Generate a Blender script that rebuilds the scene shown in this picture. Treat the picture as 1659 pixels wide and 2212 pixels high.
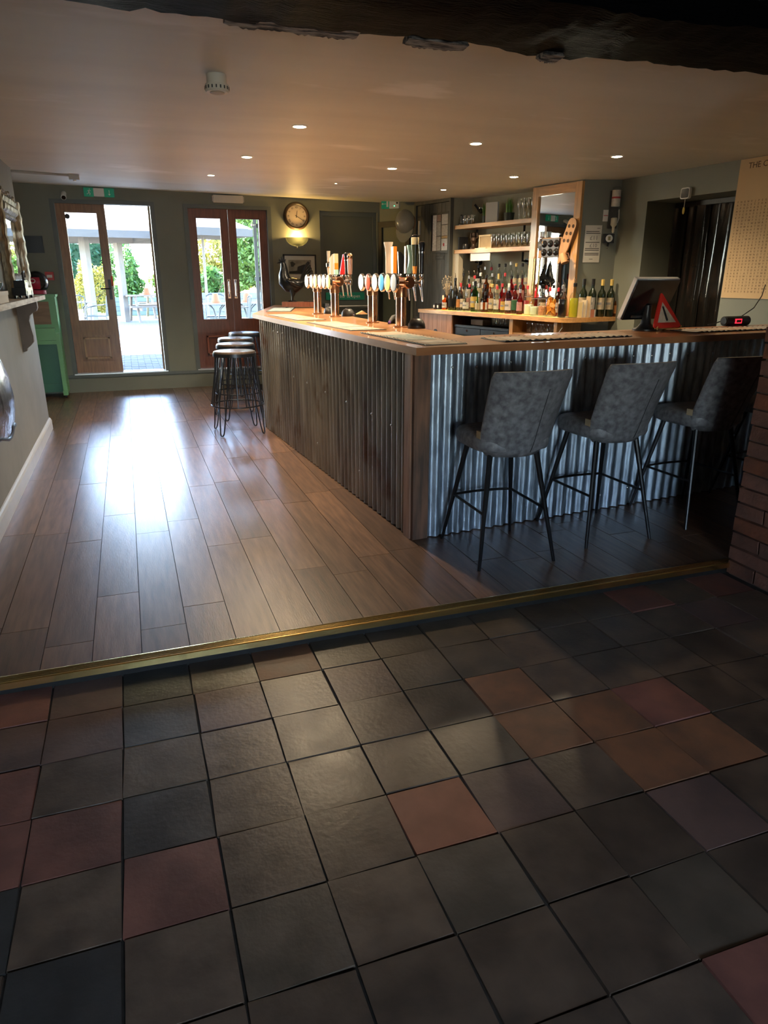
import bpy, bmesh, math, random
from mathutils import Vector, Matrix
import numpy as np
random.seed(7)
S = bpy.context.scene
for o in list(bpy.data.objects):
    bpy.data.objects.remove(o, do_unlink=True)
COL = S.collection
PI = math.pi
R = math.radians

# ------------------------------------------------------------------ camera
cam = bpy.data.cameras.new('camera')
camo = bpy.data.objects.new('camera', cam)
COL.objects.link(camo)
cam.sensor_fit = 'VERTICAL'
cam.sensor_height = 36.0
cam.lens = 36.0 * 1500.0 / 2212.0
cam.clip_start = 0.05
cam.clip_end = 300
camo.location = (0, 0, 1.4)
camo.rotation_euler = (R(90 - 18.65), 0, R(-19.6))
S.camera = camo

# ------------------------------------------------------------------ world, sun, window light, exposure
W = bpy.data.worlds.new('World')
S.world = W
W.use_nodes = True
nt = W.node_tree
nt.nodes.clear()
sky = nt.nodes.new('ShaderNodeTexSky')
sky.sky_type = 'NISHITA'
sky.sun_disc = False
sky.sun_elevation = R(60)
sky.sun_rotation = R(-31)
sky.air_density = 1.0
sky.dust_density = 0.6
sky.ozone_density = 1.0
bg = nt.nodes.new('ShaderNodeBackground')
bg.inputs['Strength'].default_value = 4.0
wo = nt.nodes.new('ShaderNodeOutputWorld')
nt.links.new(sky.outputs[0], bg.inputs[0])
nt.links.new(bg.outputs[0], wo.inputs[0])

def light(name, kind, loc, energy, color, target=None, parent=None, **kw):
    l = bpy.data.lights.new(name, kind)
    l.energy = energy
    l.color = color
    for k, v in kw.items():
        setattr(l, k, v)
    o = bpy.data.objects.new(name, l)
    COL.objects.link(o)
    o.location = loc
    if target is not None:
        o.rotation_euler = (Vector(target) - Vector(loc)).to_track_quat('-Z', 'Y').to_euler()
    if parent:
        o.parent = parent
    return o

SUN_FROM = Vector((-0.25, 0.42, 0.87))
light('sun', 'SUN', (8, -8, 12), 34.0, (1.0, 0.94, 0.84), target=Vector((8, -8, 12)) - SUN_FROM, angle=R(0.6))
# daylight entering through the window of the tiled room, behind the camera
light('window_daylight', 'AREA', (0.45, -2.44, 1.06), 36.0, (0.74, 0.86, 1.0), target=(0.45, 5, 0.96),
      shape='RECTANGLE', size=1.12, size_y=0.80)
for nm, lx, lz, sx, sz in (('portal_left_doors', -0.14, 1.25, 1.2, 2.1), ('portal_right_doors', 1.35, 1.25, 1.1, 2.1)):
    p = light(nm, 'AREA', (lx, 9.98, lz), 1.0, (1, 1, 1), target=(lx, 5, lz), shape='RECTANGLE', size=sx, size_y=sz)
    p.data.cycles.is_portal = True
S.view_settings.view_transform = 'Standard'
S.view_settings.look = 'None'
S.view_settings.gamma = 1.0
S.view_settings.use_curve_mapping = False
S.view_settings.exposure = 0.82
DOWN_W = 128.0        # each ceiling downlight

# ------------------------------------------------------------------ mesh helpers
class MB:
    def __init__(self):
        self.bm = bmesh.new()
    def _xf(self, vs, M):
        if M is not None:
            bmesh.ops.transform(self.bm, matrix=M, verts=vs)
    def box(self, x0, x1, y0, y1, z0, z1, M=None):
        b = self.bm
        v = [b.verts.new(p) for p in ((x0, y0, z0), (x1, y0, z0), (x1, y1, z0), (x0, y1, z0),
                                      (x0, y0, z1), (x1, y0, z1), (x1, y1, z1), (x0, y1, z1))]
        for f in ((0, 3, 2, 1), (4, 5, 6, 7), (0, 1, 5, 4), (1, 2, 6, 5), (2, 3, 7, 6), (3, 0, 4, 7)):
            b.faces.new([v[i] for i in f])
        self._xf(v, M)
        return self
    def rings(self, rings, closed=True, cap0=True, cap1=True):
        b = self.bm
        R_ = [[b.verts.new(p) for p in r] for r in rings]
        n = len(R_[0])
        for a, c in zip(R_[:-1], R_[1:]):
            for i in range(n if closed else n - 1):
                j = (i + 1) % n
                b.faces.new((a[i], a[j], c[j], c[i]))
        if cap0 and closed: b.faces.new(R_[0][::-1])
        if cap1 and closed: b.faces.new(R_[-1])
        return R_
    def cyl(self, p0, p1, r0, r1=None, n=12, caps=True):
        p0, p1 = Vector(p0), Vector(p1)
        r1 = r0 if r1 is None else r1
        d = (p1 - p0)
        q = d.to_track_quat('Z', 'Y')
        rs = []
        for p, r in ((p0, r0), (p1, r1)):
            rs.append([p + q @ Vector((r * math.cos(2 * PI * i / n), r * math.sin(2 * PI * i / n), 0)) for i in range(n)])
        self.rings(rs, True, caps, caps)
        return self
    def lathe(self, prof, n=16, M=None, c=(0, 0, 0), cap0=True, cap1=True):
        rs = [[Vector((c[0] + max(r, 1e-4) * math.cos(2 * PI * i / n), c[1] + max(r, 1e-4) * math.sin(2 * PI * i / n), c[2] + z))
               for i in range(n)] for r, z in prof]
        if M is not None:
            rs = [[M @ p for p in r] for r in rs]
        self.rings(rs, True, cap0, cap1)
        return self
    def tube(self, pts, r, n=8, closed=False):
        pts = [Vector(p) for p in pts]
        m = len(pts)
        rs = []
        up = None
        for i, p in enumerate(pts):
            if closed:
                t = (pts[(i + 1) % m] - pts[i - 1])
            else:
                t = pts[min(i + 1, m - 1)] - pts[max(i - 1, 0)]
            t.normalize()
            if up is None:
                up = Vector((0, 0, 1)) if abs(t.z) < 0.9 else Vector((1, 0, 0))
            a = up - t * up.dot(t)
            if a.length < 1e-5:
                a = t.orthogonal()
            a.normalize(); up = a
            b_ = t.cross(a)
            rr = r[i] if isinstance(r, (list, tuple)) else r
            rs.append([p + a * rr * math.cos(2 * PI * k / n) + b_ * rr * math.sin(2 * PI * k / n) for k in range(n)])
        if closed:
            rs.append(rs[0])
            V = self.rings(rs, True, False, False)
            bmesh.ops.remove_doubles(self.bm, verts=V[0] + V[-1], dist=1e-6)
        else:
            self.rings(rs)
        return self
    def prism(self, poly, z0, z1, M=None):
        a = [Vector((x, y, z0)) for x, y in poly]
        c = [Vector((x, y, z1)) for x, y in poly]
        if M is not None:
            a = [M @ p for p in a]; c = [M @ p for p in c]
        self.rings([a, c])
        return self
    def poly(self, pts):
        self.bm.faces.new([self.bm.verts.new(p) for p in pts])
        return self
    def ball(self, c, rx, ry=None, rz=None, u=14, v=9, M=None):
        ry = rx if ry is None else ry
        rz = rx if rz is None else rz
        m = Matrix.Translation(c) @ (M if M is not None else Matrix.Identity(4)) @ Matrix.Diagonal((rx, ry, rz, 1))
        bmesh.ops.create_uvsphere(self.bm, u_segments=u, v_segments=v, radius=1.0, matrix=m)
        return self
    def bevel(self, w, seg=2, ang=25):
        es = [e for e in self.bm.edges if len(e.link_faces) == 2 and e.calc_face_angle(0) > R(ang)]
        if es:
            bmesh.ops.bevel(self.bm, geom=es, offset=w, segments=seg, profile=0.5, affect='EDGES', clamp_overlap=True)
        return self
    def xf(self, M):
        bmesh.ops.transform(self.bm, matrix=M, verts=self.bm.verts[:])
        return self
    def mesh(self, name, mat=None, smooth=True, ang=35):
        bmesh.ops.recalc_face_normals(self.bm, faces=self.bm.faces[:])
        me = bpy.data.meshes.new(name)
        self.bm.to_mesh(me)
        self.bm.free()
        if smooth:
            me.polygons.foreach_set('use_smooth', [True] * len(me.polygons))
            me.set_sharp_from_angle(angle=R(ang))
        if mat is not None:
            me.materials.append(mat)
        return me
    def obj(self, name, mat, parent=None, loc=(0, 0, 0), rotz=0.0, smooth=True, ang=35):
        return mobj(name, self.mesh(name, mat, smooth, ang), parent, loc, rotz)

def mobj(name, me, parent=None, loc=(0, 0, 0), rotz=0.0):
    o = bpy.data.objects.new(name, me)
    COL.objects.link(o)
    o.location = loc
    if rotz:
        o.rotation_euler = (0, 0, rotz)
    if parent is not None:
        o.parent = parent
    return o

def tag(o, label=None, cat=None, group=None, kind=None):
    if label: o['label'] = label
    if cat: o['category'] = cat
    if group: o['group'] = group
    if kind: o['kind'] = kind
    return o

def thing(name, label, cat, loc=(0, 0, 0), rotz=0.0, group=None):
    o = bpy.data.objects.new(name, None)
    COL.objects.link(o)
    o.empty_display_size = 0.1
    o.location = loc
    o.rotation_euler = (0, 0, rotz)
    return tag(o, label, cat, group)

def struct(o, label=None):
    return tag(o, label, None, None, 'structure')

def copy_tree(o, parent=None):
    c = o.copy()
    COL.objects.link(c)
    if parent is not None:
        c.parent = parent
    for ch in list(o.children):
        copy_tree(ch, c)
    return c

def rotM(ax, deg, at=(0, 0, 0)):
    return Matrix.Translation(at) @ Matrix.Rotation(R(deg), 4, ax) @ Matrix.Translation(-Vector(at))

_glyph = {}
def glyph_mesh(ch, depth=0.0, bold=False):
    k = (ch, depth)
    if k not in _glyph:
        cu = bpy.data.curves.new('glyph', 'FONT')
        cu.body = ch
        cu.size = 1.0
        cu.resolution_u = 2
        cu.extrude = depth
        cu.align_x = 'CENTER'
        o = bpy.data.objects.new('glyph', cu)
        COL.objects.link(o)
        dg = bpy.context.evaluated_depsgraph_get()
        me = bpy.data.meshes.new_from_object(o.evaluated_get(dg))
        bpy.data.objects.remove(o, do_unlink=True)
        bpy.data.curves.remove(cu)
        _glyph[k] = me
    return _glyph[k]

for _s in ('Push bar to open', 'STAFF ONLY', '£11', '£10', 'THE COCK', 'XII', 'I', 'II', 'III', 'IIII', 'V', 'VI', 'VII', 'VIII', 'IX', 'X', 'XI'):
    glyph_mesh(_s, {'Push bar to open': 0.005, 'STAFF ONLY': 0.002, '£11': 0.003, '£10': 0.003, 'THE COCK': 0.006}.get(_s, 0.02))
for _s in 'ABCDEFGHIJKLMNOPRSTUVWXYZ':
    glyph_mesh(_s, 0.01)

def text_obj(name, items, mat, parent=None, M=None, depth=0.02):
    """items: (string, x, y, size) laid in the local XY plane, joined to one printed mesh"""
    mb = MB()
    for s, x, y, sz in items:
        n0 = len(mb.bm.verts)
        mb.bm.from_mesh(glyph_mesh(s, depth))
        mb.bm.verts.ensure_lookup_table()
        vs = mb.bm.verts[n0:]
        bmesh.ops.transform(mb.bm, matrix=Matrix.Translation((x, y, 0)) @ Matrix.Diagonal((sz, sz, sz, 1)), verts=vs)
    if M is not None:
        mb.xf(M)
    me = bpy.data.meshes.new(name)
    mb.bm.to_mesh(me); mb.bm.free()
    me.materials.clear(); me.materials.append(mat)
    return mobj(name, me, parent)

# ------------------------------------------------------------------ materials
MATS = {}
def mat(name, col, rough=0.6, metal=0.0, var=0.0, scale=8.0, stretch=(1, 1, 1), bump=0.0, bscale=None,
        col2=None, rnd=0.0, emit=0.0, ecol=None, coat=0.0, crough=0.12, spec=0.5, rvar=0.0, detail=5.0, coords='Object', trans=0.0, ior=1.45, alpha=None,
        lo=0.35, hi=0.68, huernd=0.0):
    if name in MATS:
        return MATS[name]
    m = bpy.data.materials.new(name)
    m.use_nodes = True
    t = m.node_tree
    P = t.nodes['Principled BSDF']
    P.inputs['Roughness'].default_value = rough
    P.inputs['Metallic'].default_value = metal
    P.inputs['Coat Weight'].default_value = coat
    P.inputs['Coat Roughness'].default_value = crough
    P.inputs['Specular IOR Level'].default_value = spec
    P.inputs['Transmission Weight'].default_value = trans
    P.inputs['IOR'].default_value = ior
    c4 = (*col, 1)
    P.inputs['Base Color'].default_value = c4
    if emit:
        P.inputs['Emission Color'].default_value = (*(ecol or col), 1)
        P.inputs['Emission Strength'].default_value = emit
    L = t.links
    out = None
    if var or col2 or bump or rvar:
        tc = t.nodes.new('ShaderNodeTexCoord')
        mp = t.nodes.new('ShaderNodeMapping')
        mp.inputs['Scale'].default_value = stretch
        L.new(tc.outputs[coords], mp.inputs[0])
        if rnd:
            oi = t.nodes.new('ShaderNodeObjectInfo')
            ml = t.nodes.new('ShaderNodeVectorMath'); ml.operation = 'MULTIPLY_ADD'
            cmb = t.nodes.new('ShaderNodeCombineXYZ')
            for i in range(3): L.new(oi.outputs['Random'], cmb.inputs[i])
            ml.inputs[1].default_value = (37.0, 51.0, 23.0)
            L.new(cmb.outputs[0], ml.inputs[0]); L.new(mp.outputs[0], ml.inputs[2])
            vec = ml.outputs[0]
        else:
            vec = mp.outputs[0]
        nz = t.nodes.new('ShaderNodeTexNoise')
        nz.inputs['Scale'].default_value = scale
        nz.inputs['Detail'].default_value = detail
        L.new(vec, nz.inputs['Vector'])
        cr = t.nodes.new('ShaderNodeValToRGB')
        cr.color_ramp.elements[0].position = lo
        cr.color_ramp.elements[1].position = hi
        d = col2 if col2 else tuple(max(0, c * (1 - var)) for c in col)
        cr.color_ramp.elements[0].color = (*d, 1)
        cr.color_ramp.elements[1].color = c4
        L.new(nz.outputs['Fac'], cr.inputs[0])
        out = cr.outputs[0]
        if bump:
            bn = t.nodes.new('ShaderNodeBump')
            bn.inputs['Strength'].default_value = bump
            bn.inputs['Distance'].default_value = 0.01
            if bscale:
                nb = t.nodes.new('ShaderNodeTexNoise')
                nb.inputs['Scale'].default_value = bscale
                nb.inputs['Detail'].default_value = 4
                L.new(vec, nb.inputs['Vector'])
                L.new(nb.outputs['Fac'], bn.inputs['Height'])
            else:
                L.new(nz.outputs['Fac'], bn.inputs['Height'])
            L.new(bn.outputs[0], P.inputs['Normal'])
        if rvar:
            mr = t.nodes.new('ShaderNodeMapRange')
            mr.inputs[3].default_value = max(0.02, rough - rvar); mr.inputs[4].default_value = min(1, rough + rvar)
            L.new(nz.outputs['Fac'], mr.inputs[0])
            L.new(mr.outputs[0], P.inputs['Roughness'])
    if rnd:
        oi = t.nodes.new('ShaderNodeObjectInfo')
        mr = t.nodes.new('ShaderNodeMapRange')
        mr.inputs[3].default_value = 1 - rnd; mr.inputs[4].default_value = 1 + rnd
        L.new(oi.outputs['Random'], mr.inputs[0])
        hs = t.nodes.new('ShaderNodeHueSaturation')
        L.new(mr.outputs[0], hs.inputs['Value'])
        if huernd:
            m2 = t.nodes.new('ShaderNodeMath'); m2.operation = 'MULTIPLY'; m2.inputs[1].default_value = 7.13
            m3 = t.nodes.new('ShaderNodeMath'); m3.operation = 'FRACT'
            m4 = t.nodes.new('ShaderNodeMapRange')
            m4.inputs[3].default_value = 1 - huernd; m4.inputs[4].default_value = 1 + huernd
            L.new(oi.outputs['Random'], m2.inputs[0]); L.new(m2.outputs[0], m3.inputs[0]); L.new(m3.outputs[0], m4.inputs[0])
            L.new(m4.outputs[0], hs.inputs['Saturation'])
        if out is not None: L.new(out, hs.inputs['Color'])
        else: hs.inputs['Color'].default_value = c4
        out = hs.outputs[0]
    if out is not None:
        L.new(out, P.inputs['Base Color'])
    MATS[name] = m
    return m

def glass(name, tint=(1, 1, 1), gloss=0.08, rough=0.02):
    """thin clear glass: tinted transparency with a fresnel sheen"""
    if name in MATS: return MATS[name]
    m = bpy.data.materials.new(name)
    m.use_nodes = True
    t = m.node_tree
    t.nodes.clear()
    o = t.nodes.new('ShaderNodeOutputMaterial')
    mx = t.nodes.new('ShaderNodeMixShader')
    tr = t.nodes.new('ShaderNodeBsdfTransparent'); tr.inputs[0].default_value = (*tint, 1)
    gl = t.nodes.new('ShaderNodeBsdfGlossy'); gl.inputs['Roughness'].default_value = rough
    ge = t.nodes.new('ShaderNodeNewGeometry')
    dp = t.nodes.new('ShaderNodeVectorMath'); dp.operation = 'DOT_PRODUCT'
    t.links.new(ge.outputs['Normal'], dp.inputs[0]); t.links.new(ge.outputs['Incoming'], dp.inputs[1])
    def mth(op, a, b):
        n = t.nodes.new('ShaderNodeMath'); n.operation = op
        for k, v in enumerate((a, b)):
            if isinstance(v, (int, float)): n.inputs[k].default_value = v
            else: t.links.new(v, n.inputs[k])
        return n.outputs[0]
    ab = mth('ABSOLUTE', dp.outputs['Value'], 0.0)
    p5 = mth('POWER', mth('SUBTRACT', 1.0, ab), 5.0)
    f0 = 0.02 + gloss * 0.3
    fres = mth('ADD', mth('MULTIPLY', p5, 1.0 - f0), f0)
    t.links.new(fres, mx.inputs[0]); t.links.new(tr.outputs[0], mx.inputs[1]); t.links.new(gl.outputs[0], mx.inputs[2])
    t.links.new(mx.outputs[0], o.inputs[0])
    MATS[name] = m
    return m

wall_m = mat('sage grey wall paint', (0.185, 0.200, 0.165), 0.62, var=0.10, scale=2.5, bump=0.04, bscale=60)
wall_pale = mat('chalky grey plaster', (0.19, 0.205, 0.212), 0.7, var=0.16, scale=3, bump=0.05, bscale=30)
ceil_m = mat('warm off white ceiling', (0.66, 0.645, 0.57), 0.55, var=0.13, scale=1.6, stretch=(0.5, 2.0, 1), bump=0.05, bscale=18, lo=0.3, hi=0.75)
ceil_far = mat('paler ceiling paint', (0.66, 0.65, 0.62), 0.6, var=0.06, scale=2.0, bump=0.03, bscale=20)
trim_grey = mat('grey green woodwork', (0.11, 0.13, 0.125), 0.45, var=0.12, scale=5)
black_m = mat('black plastic', (0.012, 0.012, 0.013), 0.4)
blackgloss = mat('glossy black', (0.008, 0.008, 0.009), 0.15)
white_m = mat('white plastic', (0.72, 0.71, 0.68), 0.4)
paper_m = mat('white paper', (0.74, 0.73, 0.70), 0.8)
ink_m = mat('black ink', (0.02, 0.02, 0.022), 0.8)
greyink = mat('grey ink', (0.18, 0.18, 0.18), 0.8)
chrome = mat('polished steel', (0.75, 0.75, 0.76), 0.12, 1.0)
steel = mat('brushed steel', (0.5, 0.5, 0.5), 0.32, 1.0)
copper = mat('polished copper', (0.86, 0.52, 0.34), 0.16, 1.0, var=0.12, scale=6)
copper_dk = mat('aged copper', (0.50, 0.26, 0.14), 0.28, 1.0, var=0.3, scale=10)
brass = mat('worn brass', (0.95, 0.68, 0.27), 0.26, 1.0, var=0.3, scale=20, stretch=(0.2, 3, 1))
pine = mat('varnished pine', (0.56, 0.29, 0.10), 0.36, var=0.30, scale=5, stretch=(9, 1.0, 9), bump=0.04, coat=0.25)
pine_v = mat('varnished pine upright', (0.56, 0.29, 0.10), 0.36, var=0.30, scale=5, stretch=(9, 9, 1.0), bump=0.04, coat=0.25)
darkwood = mat('dark stained wood', (0.075, 0.036, 0.022), 0.42, var=0.35, scale=5, stretch=(8, 8, 1), bump=0.05)
redwood = mat('reddish mahogany', (0.19, 0.062, 0.034), 0.38, var=0.35, scale=5, stretch=(9, 9, 1), bump=0.04, coat=0.2)
oakdoor = mat('golden brown oak', (0.30, 0.150, 0.062), 0.38, var=0.35, scale=5, stretch=(9, 9, 1), bump=0.05, coat=0.2)
clear = glass('clear glass', (0.965, 0.975, 0.97))
tumbler_m = glass('drinking glass', (0.86, 0.87, 0.80), 0.75, 0.10)
pane_m = glass('window glass', (0.97, 0.98, 0.98), 0.03)
mirror_m = mat('mirror silver', (0.62, 0.65, 0.64), 0.01, 1.0)
TILECELLS = {'bright': [(3, -1)], 'red': [(-1, 0), (-2, 0), (0, -1), (7, 0), (5, -4), (-2, 3), (-2, 1), (9, 3), (11, 3)], 'dull': [(-1, 2), (-2, 2), (-1, 3), (1, 2), (3, 2), (10, 2), (4, -1)], 'orange': [(2, 3), (5, 1), (5, 0), (6, 0), (6, -1), (7, -1)], 'olive': [(3, 3), (4, 3), (4, 2), (5, 2), (4, 1), (4, 0), (5, 3), (6, 3)], 'blue': [(0, 3), (0, 2), (0, 0), (-1, -2), (-2, -1)], }
# ================================================================== the setting
ZC = 2.30            # ceiling over the bar room
YB = 9.753           # inner face of the garden wall
BBA = R(11.6)        # the back bar stands a little askew
BB = Matrix.Translation((4.321, 6.323, 0)) @ Matrix.Rotation(BBA, 4, 'Z')   # local +x into the wall, +y to the left
def bbp(x, y, z=0.0):
    return tuple(BB @ Vector((x, y, z)))

# ---- timber floor of the bar room, board by board
floor_m = mat('floor underlay', (0.012, 0.009, 0.008), 0.8)
plank_m = mat('smoked brown floorboards', (0.168, 0.088, 0.048), 0.24, col2=(0.070, 0.038, 0.024), scale=5.0, stretch=(9.0, 0.8, 1),
              bump=0.10, bscale=34, rnd=0.30, spec=0.7, coat=0.5, crough=0.42, rvar=0.03, detail=8, lo=0.25, hi=0.78)
fl = MB().box(-1.6, 5.0, 2.565, YB + 0.25, -0.05, -0.006).obj('floor', floor_m)
struct(fl, 'dark brown timber plank floor of the bar room')
rp = random.Random(3)
PW = 0.183
k0 = -8
for k in range(k0, 29):
    x0 = -0.088 + PW * k
    x1 = x0 + PW
    if x1 < -1.55 or x0 > 4.9: continue
    yend = YB if x1 < 1.62 else 3.62
    y = 2.555 - rp.uniform(0.0, 1.15)
    while y < yend:
        ya, yb_ = max(y, 2.572), min(y + 1.22, yend)
        y += 1.22
        if yb_ - ya < 0.03: continue
        if x1 < -0.84 and yb_ < 7.35: continue
        w, l = PW - 0.0030, yb_ - ya - 0.0030
        b = MB().box(-w / 2, w / 2, -l / 2, l / 2, -0.010, 0.0).bevel(0.0020, 1)
        b.obj('floorboard', plank_m, fl, ((x0 + x1) / 2, (ya + yb_) / 2, rp.uniform(-0.0006, 0.0)), smooth=False)

# ---- quarry tile floor in the foreground, tile by tile
grout = mat('dirty mortar bed', (0.030, 0.025, 0.020), 0.9, var=0.5, scale=30)
tf = MB().box(-1.8, 4.95, -2.4, 2.57, -0.12, -0.0635).obj('floor', grout)
struct(tf, 'worn quarry tile floor in the foreground, one step lower')
TC = {
    'dark': mat('charcoal quarry tile', (0.120, 0.082, 0.058), 0.34, coat=0.15, crough=0.42, col2=(0.062, 0.044, 0.033), scale=9, bump=0.11, bscale=55, rnd=0.20, rvar=0.12),
    'bright': mat('terracotta tile', (0.34, 0.125, 0.070), 0.48, col2=(0.25, 0.09, 0.05), scale=9, bump=0.10, bscale=55, rvar=0.1),
    'red': mat('brick red tile', (0.215, 0.086, 0.064), 0.40, col2=(0.120, 0.052, 0.042), scale=7, bump=0.11, bscale=55, rnd=0.15, rvar=0.1),
    'dull': mat('dusky plum tile', (0.140, 0.085, 0.070), 0.36, col2=(0.085, 0.056, 0.05), scale=7, bump=0.11, bscale=55, rnd=0.12, rvar=0.1),
    'orange': mat('orange brown tile', (0.225, 0.098, 0.050), 0.48, col2=(0.120, 0.062, 0.038), scale=7, bump=0.11, bscale=55, rnd=0.14, rvar=0.1),
    'olive': mat('olive brown tile', (0.118, 0.088, 0.064), 0.34, col2=(0.070, 0.055, 0.040), scale=8, bump=0.11, bscale=55, rnd=0.12, rvar=0.1),
    'blue': mat('blue black tile', (0.058, 0.056, 0.054), 0.34, col2=(0.036, 0.036, 0.036), scale=8, bump=0.11, bscale=55, rnd=0.12, rvar=0.1),
}
TCELL = {}
for c, cells in TILECELLS.items():
    for ij in cells: TCELL[ij] = c
rt = random.Random(11)
def tile_mesh(w, l, m, seed):
    r = random.Random(seed)
    b = MB().box(-w / 2, w / 2, -l / 2, l / 2, -0.012, 0.0)
    for v in b.bm.verts:
        v.co.x += r.uniform(-0.003, 0.0025); v.co.y += r.uniform(-0.003, 0.0025)
    b.bevel(0.0035, 2)
    return b.mesh('quarry_tile', m, smooth=True, ang=50)
T = 0.245
tmesh = {c: [tile_mesh(T - 0.0055, T - 0.0055, m, 50 + i) for i in range(3)] for c, m in TC.items()}
for i in range(-5, 13):
    for j in range(-8, 4):
        x, y = -0.165 + T * (i + 0.5), 1.587 + T * (j + 0.5)
        if x > 2.80 and y > 2.0: continue
        c = TCELL.get((i, j))
        if c is None:
            c = 'dark'
            q = rt.random()
            if j < -4 or i < -2:
                c = 'red' if q < 0.2 else 'dull' if q < 0.35 else 'dark'
            elif q < 0.12: c = 'olive'
            elif q < 0.16: c = 'dull'
        o = mobj('quarry_tile', rt.choice(tmesh[c]), tf, (x, y, -0.0555 + rt.uniform(-0.0022, 0.0022)))
        o.rotation_euler = (R(rt.uniform(-0.45, 0.45)), R(rt.uniform(-0.45, 0.45)), rt.choice((0, PI / 2, PI)) + R(rt.uniform(-0.4, 0.4)))

# ---- step edge: brass nosing and dark riser
ng = MB()
prof = [(2.523, -0.022), (2.523, 0.003), (2.529, 0.0055)]
for q in range(4):
    yq = 2.533 + q * 0.0105
    prof += [(yq, 0.0055), (yq + 0.003, 0.0025), (yq + 0.006, 0.0025), (yq + 0.009, 0.0055)]
prof += [(2.580, 0.004), (2.580, 0.0005), (2.527, -0.002), (2.527, -0.022)]
ng.rings([[Vector((x, y, z)) for y, z in prof] for x in (-1.5, 2.83)])
struct(ng.obj('trim_1', brass, smooth=False), 'ribbed brass stair nosing along the step')
riser_m = mat('scuffed black riser', (0.012, 0.011, 0.010), 0.55, var=0.6, scale=12, bump=0.2, bscale=30)
rs = MB().box(-1.5, 2.83, 2.548, 2.575, -0.075, -0.004)
struct(rs.obj('trim_2', riser_m), 'scuffed black riser board below the brass step edge')

# ---- walls
def wbox(name, boxes, m, label=None, polys=()):
    b = MB()
    for q in boxes: b.box(*q)
    for p, z0, z1 in polys: b.prism(p, z0, z1)
    return struct(b.obj(name, m, smooth=False), label)
# left: chimney breast and the recess behind it
wbox('wall_left', [(-1.62, -0.825, 2.62, 7.40, -0.02, 2.60)], wall_pale, 'pale grey plastered chimney breast on the left')
wbox('wall_left', [(-1.62, -1.45, 7.40, YB + 0.2, -0.02, 2.60)], wall_m, 'shaded recess wall beside the green piano')
bbm = mat('grey skirting paint', (0.36, 0.37, 0.37), 0.45, var=0.1, scale=6)
bs = MB()
bs.rings([[Vector((x, y, z)) for x, z in ((-0.825, -0.001), (-0.803, -0.001), (-0.803, 0.085), (-0.810, 0.100), (-0.818, 0.110), (-0.825, 0.112))] for y in (2.62, 7.40)])
struct(bs.obj('baseboard_left', bbm, smooth=False), 'grey moulded skirting along the chimney breast')
# garden wall with the two pairs of doors and the fire exit recess
D1, D2, D3 = (-0.73, 0.455), (0.80, 1.905), (2.56, 3.375)
SILL = 0.222
yb0, yb1 = YB, YB + 0.20
wbox('wall_back', [(-1.62, D1[0], yb0, yb1, -0.05, 3.8), (D1[0], D1[1], yb0, yb1, 2.285, 3.8), (D1[0], D1[1], yb0, yb1, -0.05, SILL),
                   (D1[1], D2[0], yb0, yb1, -0.05, 3.8), (D2[0], D2[1], yb0, yb1, 2.275, 3.8), (D2[0], D2[1], yb0, yb1, -0.05, SILL),
                   (D2[1], D3[0], yb0, yb1, -0.05, 3.8), (D3[0], D3[1], yb0, yb1, 2.245, 3.8), (D3[0], D3[1], yb0 + 0.08, yb1, -0.05, 2.245),
                   (D3[1], 5.1, yb0, yb1, -0.05, 3.8)], wall_m, 'sage grey garden wall with two pairs of glazed doors')
lip = MB()
lip.box(-0.80, 2.0, YB - 0.022, YB, SILL - 0.035, SILL).bevel(0.006, 2)
struct(lip.obj('trim_3', trim_grey), 'painted ledge below the garden doors')
# right of the fire exit, plank door wall, alcove, mirror breast
wbox('wall_right', [], wall_m, 'dark corner wall with narrow doorway behind the beer taps',
     polys=[([(3.41, 9.753), (3.742, 9.145), (4.1, 9.3), (3.9, 9.9)], -0.05, 2.6)])
def wbb(name, polys, m, label=None):
    b = MB()
    for p, z0, z1 in polys: b.prism(p, z0, z1, BB)
    return struct(b.obj(name, m, smooth=False), label)
wbb('wall_right', [([(0, 2.12), (0, 2.92), (0.16, 2.92), (0.16, 2.12)], -0.05, 2.6),
                   ([(0.28, 0.66), (0.28, 2.16), (0.42, 2.16), (0.42, 0.66)], -0.05, 2.6),
                   ([(0.14, 2.12), (0.14, 2.2), (0.42, 2.2), (0.42, 2.12)], -0.05, 2.6)], mat('olive wall lightened as downlit', (0.33, 0.32, 0.235), 0.62, var=0.1, scale=2.5), 'olive grey wall of the bottle alcove')  # alcove colour raised above the other walls, standing in for downlight brightness
wbb('wall_right', [([(0, 0.70), (0, 0.0), (0.311, -0.188), (0.7, -0.188), (0.7, 0.70)], -0.05, 2.6)], wall_m, 'grey chimney breast behind the back bar mirror')
wbox('wall_right', [], wall_m, 'dark wall with the curtained doorway behind the till',
     polys=[([(4.663, 6.201), (4.698, 5.845), (5.20, 5.90), (5.20, 6.5), (4.9, 6.5)], -0.05, 2.6),
            ([(4.698, 5.845), (4.789, 4.882), (5.25, 4.93), (5.2, 5.90)], 2.075, 2.6),
            ([(4.789, 4.882), (4.99, 2.50), (5.4, 2.5), (5.25, 4.93)], -0.05, 2.6)])
wbox('wall_right', [(5.55, 5.7, 4.6, 6.4, -0.05, 2.6), (5.15, 5.6, 6.2, 6.4, -.05, 2.6), (5.15, 5.6, 4.6, 4.75, -.05, 2.6)], wall_m, 'unlit passage wall behind the strip curtain')
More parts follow.
